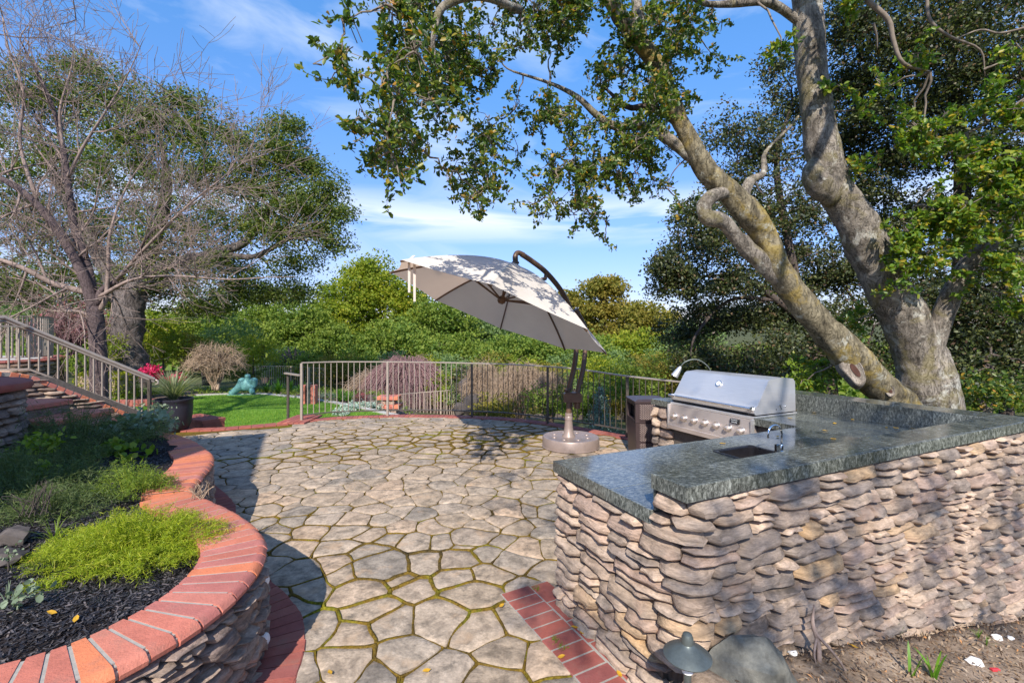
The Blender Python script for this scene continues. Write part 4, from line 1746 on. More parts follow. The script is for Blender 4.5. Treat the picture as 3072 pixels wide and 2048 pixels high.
# hood
prof = [(0.035, 0.905), (0.012, 0.925), (0.010, 0.955), (0.022, 0.975), (0.060, 0.990), (0.215, 1.218), (0.245, 1.236), (0.42, 1.247), (0.585, 1.232), (0.615, 1.20), (0.625, 0.905)]
hd = MB()
hw = W2 - 0.006
V = [(x, -hw, z) for x, z in prof] + [(x, hw, z) for x, z in prof]
m = len(prof)
Fs = [(i, i + 1, i + 1 + m, i + m) for i in range(m - 1)]
MB().add(V, Fs).build('hood_skin', M['steel'], grill, True, sharp=28)
for sgn in (-1, 1):
    V = [(x, sgn * (hw - 0.001), z) for x, z in prof] + [(x, sgn * (hw + 0.006), z) for x, z in prof]
    Fs = [tuple(range(m)), tuple(range(2 * m - 1, m - 1, -1))] + [(i, i + m, (i + 1) % m + m, (i + 1) % m) for i in range(m)]
    side = MB().add(V, Fs).build('hood_side', M['steel'], grill)
    MB().bar((0.37, sgn * (hw + 0.010), 0.985), (0.40, sgn * (hw + 0.012), 0.935), 0.008, 0.012).build('hinge_stop', M['chrome'], side)
    MB().tube([(0.46, sgn * (hw + 0.006), 0.965), (0.46, sgn * (hw + 0.014), 0.965)], 0.008, 10).build('bolt', M['chrome'], side, True)
    MB().tube([(0.33, sgn * (hw + 0.0061), 0.94), (0.33, sgn * (hw + 0.008), 0.94)], 0.006, 10).build('hole', M['black'], side)
    MB().box(0.60, 0.66, sgn * (W2 - 0.02) - 0.012, sgn * (W2 - 0.02) + 0.012, PZ1 + 0.0305, PZ1 + 0.062, 0.003).build('hinge_block', M['chrome'], grill)
# dark gap line under the hood
MB().box(0.020, 0.60, -hw, hw, PZ1 + 0.031, 0.904).build('hood_gap', M['black'], grill)
# full width handle
hb = MB().tube([(-0.035, -hw - 0.002, 0.972), (-0.035, hw + 0.002, 0.972)], 0.0125, 14).build('handle', M['chrome'], grill, True, sharp=50)
for sgn in (-1, 1):
    MB().add([(0.02, sgn * (hw - 0.004), 0.950), (-0.03, sgn * (hw - 0.004), 0.960), (-0.03, sgn * (hw - 0.004), 0.984), (0.03, sgn * (hw - 0.004), 0.985),
              (0.02, sgn * (hw - 0.030), 0.950), (-0.03, sgn * (hw - 0.030), 0.960), (-0.03, sgn * (hw - 0.030), 0.984), (0.03, sgn * (hw - 0.030), 0.985)],
             [(0, 1, 2, 3), (7, 6, 5, 4), (0, 4, 5, 1), (1, 5, 6, 2), (2, 6, 7, 3), (3, 7, 4, 0)]).build('handle_bracket', M['chrome'], hb)
# thermometer
gz = 1.145
gx = 0.060 + (gz - 0.990) / (1.218 - 0.990) * 0.155
nrm = Vector((-(1.218 - 0.990), 0, 0.155)).normalized()
th_ = MB()
a = Vector((gx, 0.0, gz))
th_.tube([a, a + nrm * 0.012, a + nrm * 0.013], [0.036, 0.036, 0.030], 22)
g_ = th_.build('thermometer', M['chrome'], grill, True, sharp=40)
MB().tube([a + nrm * 0.0131, a + nrm * 0.0145], 0.026, 20).build('dial', M['whiteflash'], g_, True, sharp=40)
MB().bar(a + nrm * 0.016 + Vector((0, -0.014, -0.006)), a + nrm * 0.016 + Vector((0, 0.010, 0.006)), 0.003, 0.001).build('needle', M['black'], g_)
# knobs
for i in range(7):
    y = W2 - 0.085 - i * (2 * W2 - 0.20) / 6
    kx = fx + 0.012
    kz_ = 0.735 + 0.004
    kb = MB().tube([(kx, y, kz_), (kx - 0.012, y, kz_)], [0.043, 0.039], 20).build('knob', M['chrome'], grill, True, sharp=40)
    MB().tube([(kx - 0.012, y, kz_), (kx - 0.040, y, kz_), (kx - 0.043, y, kz_)], [0.028, 0.026, 0.020], 18).build('knob_grip', M['steel_warm'], kb, True, sharp=40)
    rr = R.uniform(-0.25, 0.25)
    MB().bar((kx - 0.045, y - 0.020 * math.cos(rr), kz_ - 0.02 * math.sin(rr)), (kx - 0.045, y + 0.020 * math.cos(rr), kz_ + 0.02 * math.sin(rr)), 0.007, 0.010).build('knob_bar', M['chrome'], kb)
# small nameplate with two rows of light lettering
np_ = MB().box(fx - 0.001, fx + 0.02, -0.400, -0.300, 0.800, 0.845, 0.001).build('nameplate', M['plate'], grill)


def text_obj(name, body, size, mat, parent, loc, rot):
    cu = bpy.data.curves.new(name, 'FONT')
    cu.body = body
    cu.size = size
    cu.extrude = 0.0004
    cu.align_x = 'CENTER'
    cu.align_y = 'CENTER'
    tmp = bpy.data.objects.new('tmp', cu)
    COL.objects.link(tmp)
    dg = bpy.context.evaluated_depsgraph_get()
    me_ = bpy.data.meshes.new_from_object(tmp.evaluated_get(dg))
    bpy.data.objects.remove(tmp)
    me_.materials.clear()
    o_ = link(name, me_, mat, parent, loc)
    o_.rotation_euler = rot
    return o_


text_obj('lettering', 'BARBEQUES', 0.014, M['letter'], np_, (fx - 0.0022, -0.350, 0.835), (math.radians(90), 0, math.radians(-90)))
text_obj('lettering', 'GALORE', 0.017, M['letter'], np_, (fx - 0.0022, -0.350, 0.814), (math.radians(90), 0, math.radians(-90)))

# ---- gooseneck lamp behind the grill's left end
gl = thing('grill_lamp', 'small gooseneck grill lamp with a silver shade above the left end of the grill', 'lamp', k2w(3.16, 2.60, TL), KROT)
MB().lathe([(0.03, 0), (0.03, 0.012), (0.012, 0.02), (0.008, 0.03)], 16).build('base', M['chrome'], gl, True, sharp=40)
gp_ = [(0, 0, 0.02), (-0.02, 0.02, 0.25), (-0.06, 0.05, 0.38), (-0.14, 0.10, 0.46), (-0.22, 0.15, 0.475), (-0.30, 0.20, 0.44), (-0.34, 0.225, 0.385)]
MB().tube(catmull(gp_, 5), 0.007, 10).build('gooseneck', M['pathlamp'], gl, True)
d = (Vector((-0.42, 0.26, 0.25)) - Vector((-0.34, 0.225, 0.385))).normalized()
a = Vector((-0.34, 0.225, 0.385))
MB().tube([a, a + d * 0.03, a + d * 0.08, a + d * 0.145], [0.014, 0.026, 0.036, 0.044], 20, cap=True).build('shade', M['steel'], gl, True, sharp=60)

# ---- litter bin
bx, by = 1.62, 6.02
binn = thing('litter_bin', 'brown metal square litter bin with perforated panels and side opening, beside the grill', 'litter bin', (bx + 0.24, by + 0.24, 0))
bw = 0.235
bmh = 0.80
lid = MB()
lid.add([(-bw - .012, -bw - .012, 0.762), (bw + .012, -bw - .012, 0.762), (bw + .012, bw + .012, 0.762), (-bw - .012, bw + .012, 0.762),
         (-bw - .012, -bw - .012, 0.785), (bw + .012, -bw - .012, 0.785), (bw + .012, bw + .012, 0.785), (-bw - .012, bw + .012, 0.785),
         (-bw + .05, -bw + .05, 0.805), (bw - .05, -bw + .05, 0.805), (bw - .05, bw - .05, 0.805), (-bw + .05, bw - .05, 0.805)],
        [(3, 2, 1, 0), (0, 1, 5, 4), (1, 2, 6, 5), (2, 3, 7, 6), (3, 0, 4, 7), (4, 5, 9, 8), (5, 6, 10, 9), (6, 7, 11, 10), (7, 4, 8, 11), (8, 9, 10, 11)])
lid.build('lid', M['binbody'], binn)
hood_ = MB()
for sx, sy in ((-1, -1), (1, -1), (1, 1), (-1, 1)):
    x0, x1 = sorted((sx * bw, sx * (bw - 0.045)))
    y0, y1 = sorted((sy * bw, sy * (bw - 0.045)))
    hood_.box(x0, x1, y0, y1, 0.53, 0.762)
hood_.box(-bw, bw, -bw, bw, 0.50, 0.53)
hood_.box(-bw, -bw + 0.02, -bw + .045, bw - .045, 0.72, 0.762)
hood_.box(bw - 0.02, bw, -bw + .045, bw - .045, 0.53, 0.762)
hood_.box(-bw + .045, bw - .045, bw - 0.02, bw, 0.53, 0.762)
hood_.build('hood', M['binbody'], binn)
MB().box(-bw + 0.06, bw - 0.03, -bw + 0.03, bw - 0.03, 0.531, 0.76).build('liner', M['black'], binn)
bod = MB()
bod.add([(-bw + .02, -bw + .02, 0.0), (bw - .02, -bw + .02, 0.0), (bw - .02, bw - .02, 0.0), (-bw + .02, bw - .02, 0.0),
         (-bw, -bw, 0.495), (bw, -bw, 0.495), (bw, bw, 0.495), (-bw, bw, 0.495)],
        [(3, 2, 1, 0), (4, 5, 6, 7), (0, 1, 5, 4), (1, 2, 6, 5), (2, 3, 7, 6), (3, 0, 4, 7)])
bod.build('body', M['binbody'], binn)


def perforated(x0, x1, z0, z1, y):
    """expanded-metal panel: a real lattice of diagonal strands"""
    pm_ = MB()
    s = 0.022
    k = int((z1 - z0) / (s * 0.62))
    for r in range(k):
        z = z0 + (z1 - z0) * (r + 0.5) / k
        c = int((x1 - x0) / s)
        for q in range(c):
            x = x0 + (x1 - x0) * (q + (0.5 if r % 2 else 0.1)) / c
            w = s * 0.36
            h = s * 0.20
            if x + w > x1 or x - w < x0:
                continue
            pm_.add([(x - w, y, z), (x, y - 0.002, z - h), (x + w, y, z), (x, y - 0.002, z + h)], [(0, 1, 2, 3)])
    return pm_


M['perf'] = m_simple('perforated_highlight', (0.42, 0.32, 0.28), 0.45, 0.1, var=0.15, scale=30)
for (a_, b_) in ((0.545, 0.745), (0.26, 0.49), (0.02, 0.23)):
    perforated(-bw + 0.05, bw - 0.05, a_, b_, -bw - 0.004).build('perforated_panel', M['perf'], binn)
MB().box(-bw + 0.04, bw - 0.04, -bw - 0.0015, -bw - 0.0003, 0.535, 0.755).build('front_panel', M['binbody'], binn)

# ================================================================ UMBRELLA
um = thing('cantilever_umbrella', 'large off-white cantilever umbrella tilted over the patio on a bronze pole', 'umbrella', (0.87, 6.79, 0))
U0 = Vector((0.87, 6.79, 0))


def ul(p):
    return Vector(p) - U0


M['basetop'] = M['basecap']
base_ = MB().lathe([(0.405, 0.002), (0.425, 0.008), (0.427, 0.018), (0.419, 0.024), (0.418, 0.140), (0.408, 0.155), (0.36, 0.160), (0.35, 0.155), (0.10, 0.152)], 56).build('base', M['basecap'], um, True, sharp=50)
for a in range(8):
    t = a * math.pi / 4 + 0.3
    MB().tube([(0.26 * math.cos(t), 0.26 * math.sin(t), 0.154), (0.26 * math.cos(t), 0.26 * math.sin(t), 0.164)], [0.035, 0.03], 14).build('plug', M['basecap'], base_, True, sharp=50)
MB().lathe([(0.10, 0.15), (0.095, 0.17), (0.078, 0.19), (0.062, 0.30), (0.055, 0.39), (0.055, 0.395), (0.060, 0.40), (0.060, 0.44), (0.052, 0.455), (0.056, 0.47), (0.050, 0.50)], 28, (-0.03, 0, 0)).build('stem', M['basecap'], um, True, sharp=40)
MB().tube([(-0.03, 0, 0.49), (-0.015, 0.02, 0.74)], 0.042, 16).build('pole', M['bronze'], um, True, sharp=50)
armc = [(0.86, 6.82, 0.72), (0.93, 6.95, 0.90), (1.02, 7.12, 1.15), (1.09, 7.35, 1.45), (1.12, 7.45, 1.75), (0.98, 7.38, 2.10), (0.76, 7.18, 2.36), (0.52, 6.96, 2.60), (0.30, 6.80, 2.745), (0.14, 6.68, 2.83)]
arm1 = catmull([ul(p) + Vector((-0.055, 0, 0)) for p in armc[:6]] + [ul(p) for p in armc[6:]], 5)
MB().tube(arm1, 0.040, 14).build('arm', M['bronze'], um, True, sharp=50)
arm2 = catmull([ul(p) + Vector((0.085, 0.0, -0.10 if i == 0 else -.03)) for i, p in enumerate(armc[:5])] + [ul((1.02, 7.34, 2.06))], 5)
MB().tube(arm2, 0.038, 14).build('arm', M['bronze'], um, True, sharp=50)
hb_ = MB()
hb_.box(-0.10, 0.16, -0.05, 0.09, 0.66, 0.80, 0.02)
hb_.build('arm_bracket', M['bronze'], um)
MB().tube([(0.10, 0.02, 0.56), (0.105, 0.02, 0.68)], 0.045, 14).build('crank_housing', M['bronze'], um, True, sharp=50)
cr = MB().tube([(0.0, 0.11, 0.84), (-0.06, 0.0, 0.83), (-0.09, -0.02, 0.83)], 0.02, 10).build('crank', M['bronze'], um, True)
tip = ul((0.05, 6.59, 2.70))
MB().tube(catmull([ul((0.17, 6.70, 2.825)), ul((0.09, 6.64, 2.845)), ul((0.05, 6.60, 2.80)), tip], 4), [0.036] * 9 + [0.04] * 3 + [0.032], 14).build('arm_end', M['bronze'], um, True, sharp=60)
MB().lathe([(0.03, -0.03), (0.055, -0.02), (0.055, 0.0), (0.035, 0.02), (0.035, 0.05)], 18, tuple(tip)).build('finial', M['bronze'], um, True, sharp=50)
# small strut between arm and canopy
MB().tube([ul((0.52, 6.96, 2.58)), ul((0.50, 6.9, 2.50)), ul((0.40, 6.84, 2.47))], 0.03, 12).build('strut', M['bronze'], um, True)

# canopy from the fitted plane
cc = Vector((-0.212, 6.503, 1.982))
nn_ = Vector((0.384, 0.134, 1)).normalized()
e1 = Vector((0, 1, 0)).cross(nn_).normalized()
e2 = nn_.cross(e1)
RC, RH, ROT0 = 1.65, 0.70, 3.088
NR_ = 8


def cano(r, t, inset=0.0):
    """point on the canopy: r 0..1, t in sectors 0..8, fabric sags between ribs"""
    k = math.floor(t)
    f = t - k
    a0 = ROT0 + k * math.pi / 4
    a1 = a0 + math.pi / 4
    p0 = Vector((math.cos(a0), math.sin(a0)))
    p1 = Vector((math.cos(a1), math.sin(a1)))
    p = p0.lerp(p1, f)
    # scalloped rim
    p = p * (1 - 0.035 * math.sin(math.pi * f) * r)
    h = RH * (1 - r ** 1.55) * 1.0 + 0.03 * (1 - r)
    h -= 0.030 * math.sin(math.pi * f) * math.sin(math.pi * min(1, r * 1.05))
    p = p * RC * r
    return ul(cc) + e1 * p.x + e2 * p.y + nn_ * (h - inset)


NSUB, NRAD = 6, 12
for k in range(NR_):
    V = []
    for i in range(NRAD + 1):
        for j in range(NSUB + 1):
            V.append(cano(max(0.02, i / NRAD), k + j / NSUB * 0.9999))
    Fs = []
    for i in range(NRAD):
        for j in range(NSUB):
            a = i * (NSUB + 1) + j
            Fs.append((a, a + 1, a + NSUB + 2, a + NSUB + 1))
    MB().add(V, Fs).build('canopy_panel', M['canvas'], um, True)
for k in range(NR_):
    pts = [cano(max(0.03, i / 10), k, 0.022) for i in range(11)]
    rb = MB()
    for i in range(10):
        rb.bar(pts[i], pts[i + 1], 0.016, 0.024)
    rb.build('rib', M['bronze'], um)
    # underside strut from the lower hub
    hub = ul(cc) + nn_ * 0.18
    q = cano(0.50, k, 0.035)
    MB().bar(hub, q, 0.014, 0.022).build('strut', M['bronze'], um)
hub = ul(cc) + nn_ * 0.13
MB().tube([hub, hub + nn_ * 0.03, hub + nn_ * 0.07, hub + nn_ * 0.11], [0.035, 0.06, 0.06, 0.035], 20).build('hub', M['bronze'], um, True, sharp=40)
MB().tube([hub, hub + nn_ * 0.56], 0.02, 12).build('mast', M['bronze'], um, True)
# vent cap
V = []
for i, r in enumerate((0.0, 0.5, 1.0)):
    for k in range(8):
        a0 = ROT0 + k * math.pi / 4
        V.append(ul(cc) + nn_ * (RH + 0.06 - 0.115 * r) + (e1 * math.cos(a0) + e2 * math.sin(a0)) * (0.02 + 0.26 * r))
Fs = [(i * 8 + k, i * 8 + (k + 1) % 8, (i + 1) * 8 + (k + 1) % 8, (i + 1) * 8 + k) for i in range(2) for k in range(8)] + [tuple(range(8))]
MB().add(V, Fs).build('vent_cap', M['canvas'], um, True, sharp=30)
# two tie straps hanging from the near rim
for (px, py, l) in ((1228, 783, 0.38), (1244, 790, 0.46)):
    a = ul(dp(px, py, 5.52))
    b = ul(dp(px + 14, py - 14, 5.60))
    sb = MB()
    sb.add([b + Vector((-.016, 0, 0.012)), b + Vector((.016, 0, 0.012)), a + Vector((.016, -.012, 0.01)), a + Vector((-.016, -.012, 0.01)),
            a + Vector((.014, -.008, -l)), a + Vector((-.014, -.008, -l)),
            b + Vector((-.016, 0.003, 0.009)), b + Vector((.016, 0.003, 0.009)), a + Vector((.016, -.009, 0.007)), a + Vector((-.016, -.009, 0.007)),
            a + Vector((.014, -.005, -l)), a + Vector((-.014, -.005, -l))],
           [(0, 1, 2, 3), (3, 2, 4, 5), (6, 9, 8, 7), (9, 11, 10, 8), (5, 4, 10, 11)])
    sb.build('tie_strap', M['canvas'], um)

# ================================================================ METAL FENCES
FT = [(-4.2, 1.13), (-2.3, 1.105), (-0.2, 1.08), (1.1, 1.065), (1.8, 1.0), (2.6, 0.97)]


def ftop(x):
    return float(np.interp(x, [a for a, b in FT], [b for a, b in FT]))


fence = thing('metal_fence', 'curved bronze metal fence with thin balusters along the far patio edge', 'fence', (fl[0][0], fl[0][1], 0))
F0 = Vector((fl[0][0], fl[0][1], 0))
fr = resample([np.array(p) for p in fl], 0.1085)
tr, brl = MB(), MB()
for i in range(len(fr) - 1):
    a, b = fr[i], fr[i + 1]
    A = Vector((a[0], a[1], ftop(a[0]) - 0.012)) - F0
    B = Vector((b[0], b[1], ftop(b[0]) - 0.012)) - F0
    tr.bar(A, B, 0.040, 0.022)
    zb = lambda x: 0.12
    brl.bar(Vector((a[0], a[1], zb(a[0]))) - F0, Vector((b[0], b[1], zb(b[0]))) - F0, 0.028, 0.022)
tr.build('top_rail', M['rail'], fence)
brl.build('bottom_rail', M['fence'], fence)
post_i = [0, 15, 31, 46, 61, 76, 90]
balm = {}
for i in range(0, len(fr)):
    p = fr[i]
    z0_ = 0.12
    lit = M['rail'] if p[0] < -0.9 else M['fence']  # sunlit left balusters paler, shaded right ones darker: light put into the paint
    if i in post_i:
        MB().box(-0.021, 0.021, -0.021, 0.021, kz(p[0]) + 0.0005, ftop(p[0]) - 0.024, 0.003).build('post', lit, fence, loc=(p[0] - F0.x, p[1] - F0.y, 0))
    else:
        hgt = ftop(p[0]) - 0.024 - z0_ - 0.012
        b_ = MB().box(-0.0062, 0.0062, -0.0062, 0.0062, 0, hgt)
        if i % 4 == 2 and i > 48:
            b_.lathe([(0.008, hgt * 0.45), (0.020, hgt * 0.49), (0.020, hgt * 0.51), (0.008, hgt * 0.55)], 8)
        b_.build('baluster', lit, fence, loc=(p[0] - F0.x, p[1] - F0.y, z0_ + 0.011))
# short grab rail beyond the end post
gr_ = thing('grab_rail', 'short dark bronze grab rail post beside the end of the patio fence', 'handrail', (-4.45, 9.1, 0))
MB().box(-0.02, 0.02, -0.02, 0.02, -0.3, 0.86, 0.003).build('post', M['fence'], gr_)
MB().bar((-0.06, 0, 0.88), (0.44, -0.45, 0.88), 0.05, 0.03).build('rail', M['rail'], gr_)

# ---- garden fence far behind
def rail_fence(root, pts, hgt, pitch, postevery, bm_, rm, bw_=0.009, over=0.0):
    """pts: list of (x,y,ztop)"""
    P = [np.array(p, float) for p in pts]
    P3 = catmull([Vector(p) for p in pts], 6)
    line = resample([np.array(tuple(p)) for p in P3], pitch)
    o0 = Vector(root.location)
    t_, b_ = MB(), MB()
    for i in range(len(line) - 1):
        a, b = Vector(line[i]) - o0, Vector(line[i + 1]) - o0
        t_.bar(a, b, 0.035, 0.022)
        b_.bar(a - Vector((0, 0, hgt - .06)), b - Vector((0, 0, hgt - .06)), 0.025, 0.02)
    t_.build('top_rail', rm, root)
    b_.build('bottom_rail', rm, root)
    me1 = MB().box(-bw_, bw_, -bw_, bw_, -hgt + 0.07, -0.012).mesh('baluster')
    me1.materials.append(bm_)
    me2 = MB().box(-0.022, 0.022, -0.022, 0.022, -hgt - 0.04, -0.012).mesh('post')
    me2.materials.append(bm_)
    for i, p in enumerate(line):
        isp = i % postevery == 0
        link('post' if isp else 'baluster', me2 if isp else me1, None, root, Vector(p) - o0)


gf1 = [dp(766, 1098, 23.5), dp(835, 1098, 23.5), dp(905, 1100, 23.3), dp(960, 1104, 23.0), dp(1013, 1111, 22.8), dp(1045, 1120, 22.4), dp(1073, 1131, 22.0), dp(1100, 1135, 21.6), dp(1150, 1136, 21.0), dp(1230, 1138, 20.0), dp(1300, 1143, 18.8), dp(1350, 1150, 17.6), dp(1369, 1160, 16.6), dp(1345, 1170, 15.8), dp(1270, 1176, 15.4), dp(1196, 1182, 15.1)]
gf = thing('garden_fence', 'long pale curving metal fence far behind the lawn, looping round the weeping shrub', 'fence', gf1[0])
M['railfar'] = m_simple('pale_tan_paint', (0.42, 0.33, 0.26), 0.45, 0.05, var=0.12, scale=10)
rail_fence(gf, gf1, 1.12, 0.118, 16, M['railfar'], M['railfar'])
# brick kerb below it
kb2 = MB()
kl2 = [np.array((p[0], p[1])) for p in gf1[:9]]
zl = [p[2] - 1.18 for p in gf1[:9]]
b = 0
for i in range(8):
    a_, c_ = Vector((*kl2[i], zl[i])), Vector((*kl2[i + 1], zl[i + 1]))
    kb2.bar(a_ - Vector((0, .05, .12)), c_ - Vector((0, .05, .12)), 0.3, 0.26)
tag(kb2.build('brick_kerb', M['paver']), 'low red brick kerb under the far curving garden fence', 'kerb')


# ================================================================ HOUSE BEHIND THE CAMERA (casts the shade on the left)
hc = np.array([-3.75, -0.82])
house = thing('house', 'stucco house behind the terrace steps, outside the picture', 'house', (hc[0], hc[1], 0), KROT)
MB().box(-7.0, 0.0, 0.0, 2.75, -0.5, 4.9).build('wall', M['stucco'], house)
MB().box(-7.2, 0.0, -0.0, 2.75, 4.901, 5.0, 0.02).build('roof', M['paver'], house)

# ================================================================ THE NEAR OAK
NRo = np.random.default_rng(101)
oak = thing('oak_tree', 'big leaning oak with mottled grey trunks and yellow lichen, rising right behind the granite counter', 'tree', (dp(2790, 1230, 5.5)[0], 5.5, -0.6))
O0 = Vector(oak.location)


def ol(p):
    return Vector(p) - O0


def dpl(l, o=O0):
    return [Vector(dp(*p)) - o for p in l]


t2 = dpl([(2800, 1560, 5.6), (2795, 1300, 5.55), (2785, 1180, 5.5), (2765, 1070, 5.5), (2715, 960, 5.45), (2660, 860, 5.4), (2620, 770, 5.35), (2570, 670, 5.3), (2508, 575, 5.25), (2478, 490, 5.2), (2458, 380, 5.2), (2440, 260, 5.2), (2428, 120, 5.15), (2418, -40, 5.1), (2380, -260, 5.0), (2320, -520, 4.7)])
mb_ = MB()
skel = limb(mb_, t2, [0.38, 0.33, 0.29, 0.265, 0.235, 0.225, 0.22, 0.20, 0.185, 0.175, 0.165, 0.155, 0.148, 0.14, 0.12, 0.09], 28, 9, 0.05, 1)
for k in range(5):   # root flare
    a = k * 1.257 + 0.4
    limb(mb_, [t2[1] + Vector((0.15 * math.cos(a), 0.15 * math.sin(a), 0)), t2[0] + Vector((0.42 * math.cos(a), 0.42 * math.sin(a), 0.1)), t2[0] + Vector((0.8 * math.cos(a), 0.8 * math.sin(a), -0.3))], [0.16, 0.14, 0.06], 10, 4, 0.05, 2 + k)
# burl on the left side of the bend
limb(mb_, dpl([(2500, 600, 5.2), (2462, 560, 5.15), (2440, 520, 5.15), (2450, 480, 5.18)]), [0.10, 0.15, 0.13, 0.06], 12, 4, 0.06, 9)
mb_.build('trunk', M['oakbark'], oak, True)
t1 = dpl([(2770, 1330, 5.5), (2720, 1235, 5.42), (2640, 1160, 5.35), (2565, 1085, 5.25), (2475, 985, 5.15), (2395, 895, 5.05), (2335, 800, 5.0), (2300, 720, 4.95), (2258, 655, 4.9), (2190, 580, 4.85), (2120, 515, 4.8), (2068, 420, 4.75), (2015, 310, 4.7), (1972, 200, 4.65), (1920, 130, 4.6), (1860, 50, 4.5), (1790, -60, 4.4), (1640, -240, 4.2), (1450, -400, 3.9)])
mb_ = MB()
skel1 = limb(mb_, t1, [0.24, 0.19, 0.175, 0.185, 0.155, 0.145, 0.135, 0.128, 0.135, 0.118, 0.112, 0.094, 0.085, 0.08, 0.075, 0.07, 0.06, 0.05, 0.035], 26, 9, 0.075, 21)
mb_.build('leaning_trunk', M['oakbark_yellow'], oak, True)
skels = [skel, skel1]


def branch(pts, rads, nm='branch', mat='oakbark', n=10, sub=4, rough=0.05, par=None, o=None):
    o = O0 if o is None else o
    m_ = MB()
    c = limb(m_, [Vector(dp(*p)) - o for p in pts], rads, n, sub, rough, R.random() * 9)
    m_.build(nm, M[mat], par or oak, True)
    return c


skels.append(branch([(2350, 860, 5.05), (2285, 785, 4.98), (2215, 715, 4.9), (2170, 665, 4.8), (2125, 655, 4.72), (2112, 620, 4.7), (2135, 590, 4.72), (2180, 580, 4.82), (2200, 600, 4.9)], [0.06, 0.085, 0.088, 0.080, 0.076, 0.07, 0.066, 0.072, 0.055], mat='oakbark', rough=0.15, n=16, sub=6))
skels.append(branch([(2225, 600, 4.9), (2250, 545, 4.92), (2290, 520, 4.95), (2292, 470, 5.0), (2310, 440, 5.05), (2370, 380, 5.2), (2420, 320, 5.4)], [0.05, 0.045, 0.032, 0.034, 0.022, 0.016, 0.010], rough=0.14))
skels.append(branch([(2125, 520, 4.8), (2060, 460, 4.8), (1975, 395, 4.8), (1905, 375, 4.8), (1850, 380, 4.8), (1790, 345, 4.8), (1730, 290, 4.75), (1650, 250, 4.7), (1540, 215, 4.5)], [0.06, 0.062, 0.058, 0.05, 0.045, 0.035, 0.025, 0.018, 0.01]))
skels.append(branch([(2085, 450, 4.75), (2010, 350, 4.8), (1940, 320, 4.85), (1880, 320, 4.9), (1800, 250, 5.0)], [0.045, 0.04, 0.035, 0.028, 0.012], mat='darkbark'))
skels.append(branch([(1925, 140, 4.6), (1915, 60, 4.6), (1905, -20, 4.6), (1870, -160, 4.5)], [0.07, 0.06, 0.05, 0.03]))
skels.append(branch([(2425, 90, 5.15), (2350, 30, 5.1), (2290, 5, 5.0), (2200, 12, 4.9), (2110, 10, 4.8), (2050, -30, 4.7)], [0.05, 0.045, 0.042, 0.04, 0.03, 0.02]))
skels.append(branch([(1560, 30, 4.0), (1440, -10, 3.6), (1330, 20, 3.4), (1305, 90, 3.3), (1300, 150, 3.3), (1330, 210, 3.3)], [0.035, 0.03, 0.028, 0.022, 0.014, 0.006]))
rb_ = branch([(2775, 1120, 5.45), (2800, 1030, 5.4), (2835, 930, 5.3), (2870, 850, 5.2), (2915, 775, 5.1), (2990, 715, 5.0), (3072, 650, 4.9), (3200, 520, 4.7)], [0.17, 0.125, 0.105, 0.095, 0.085, 0.08, 0.085, 0.05], mat='oakbark', n=14)
skels.append(rb_)
# twigs at the top right
for (q, r_) in (([(2600, 0, 4.4), (2665, 60, 4.4), (2680, 120, 4.4), (2710, 190, 4.4), (2790, 215, 4.5)], [.024, .024, .02, .017, .008]),
                ([(2620, 70, 4.4), (2630, 110, 4.45), (2632, 150, 4.5)], [.012, .009, .004]),
                ([(2780, -20, 4.3), (2790, 60, 4.3), (2850, 110, 4.3), (2940, 150, 4.35), (2955, 230, 4.4)], [.016, .014, .012, .009, .004]),
                ([(3090, 80, 4.2), (3000, 100, 4.3), (2940, 90, 4.3), (2860, 120, 4.3)], [.012, .01, .008, .004]),
                ([(3120, 270, 4.6), (2990, 350, 4.7), (2900, 400, 4.8), (2810, 420, 4.9)], [.02, .016, .011, .005]),
                ([(3000, 560, 4.9), (2880, 530, 4.9), (2800, 560, 5.0), (2740, 620, 5.0)], [.018, .014, .01, .005])):
    skels.append(branch(q, r_, 'twig', 'twig_oak', 7, 4, 0.03))

# the sawn knots on the leaning trunk
for (px, py, Y, rx, rz, hol) in ((2562, 1112, 5.07, 0.085, 0.15, 1), (2668, 1172, 5.17, 0.050, 0.06, 1)):
    c = Vector(dp(px, py, Y)) - O0
    m_ = MB()
    f = Vector((-0.35, -0.92, 0.15)).normalized()
    a = Vector((0, 0, 1)).cross(f).normalized()
    b = f.cross(a)
    rot = 0.5
    a, b = a * math.cos(rot) + b * math.sin(rot), b * math.cos(rot) - a * math.sin(rot)
    V = []
    for (k, d) in ((1.35, -0.12), (1.2, -0.05), (1.06, 0.0), (0.95, 0.006), (0.86, -0.006), (0.3, -0.012)):
        for i in range(24):
            t = i * math.pi / 12
            w = 1 + 0.07 * math.sin(3 * t + 1) + 0.05 * math.sin(5 * t)
            V.append(c + a * rx * k * w * math.cos(t) + b * rz * k * w * math.sin(t) + f * d)
    Fs = [(r * 24 + i, r * 24 + (i + 1) % 24, (r + 1) * 24 + (i + 1) % 24, (r + 1) * 24 + i) for r in range(5) for i in range(24)] + [tuple(5 * 24 + i for i in range(24))]
    k_ = m_.add(V, Fs).build('sawn_knot', M['cut'], oak, True, sharp=60)
    V = [c + a * rx * 0.34 * math.cos(i * math.pi / 8) + b * rz * 0.55 * math.sin(i * math.pi / 8) + f * -0.003 + a * rx * .18 for i in range(16)]
    MB().add(V, [tuple(range(16))]).build('hollow', M['hollow'], k_)

allsk = np.array([tuple(v) for s in skels for v in s])


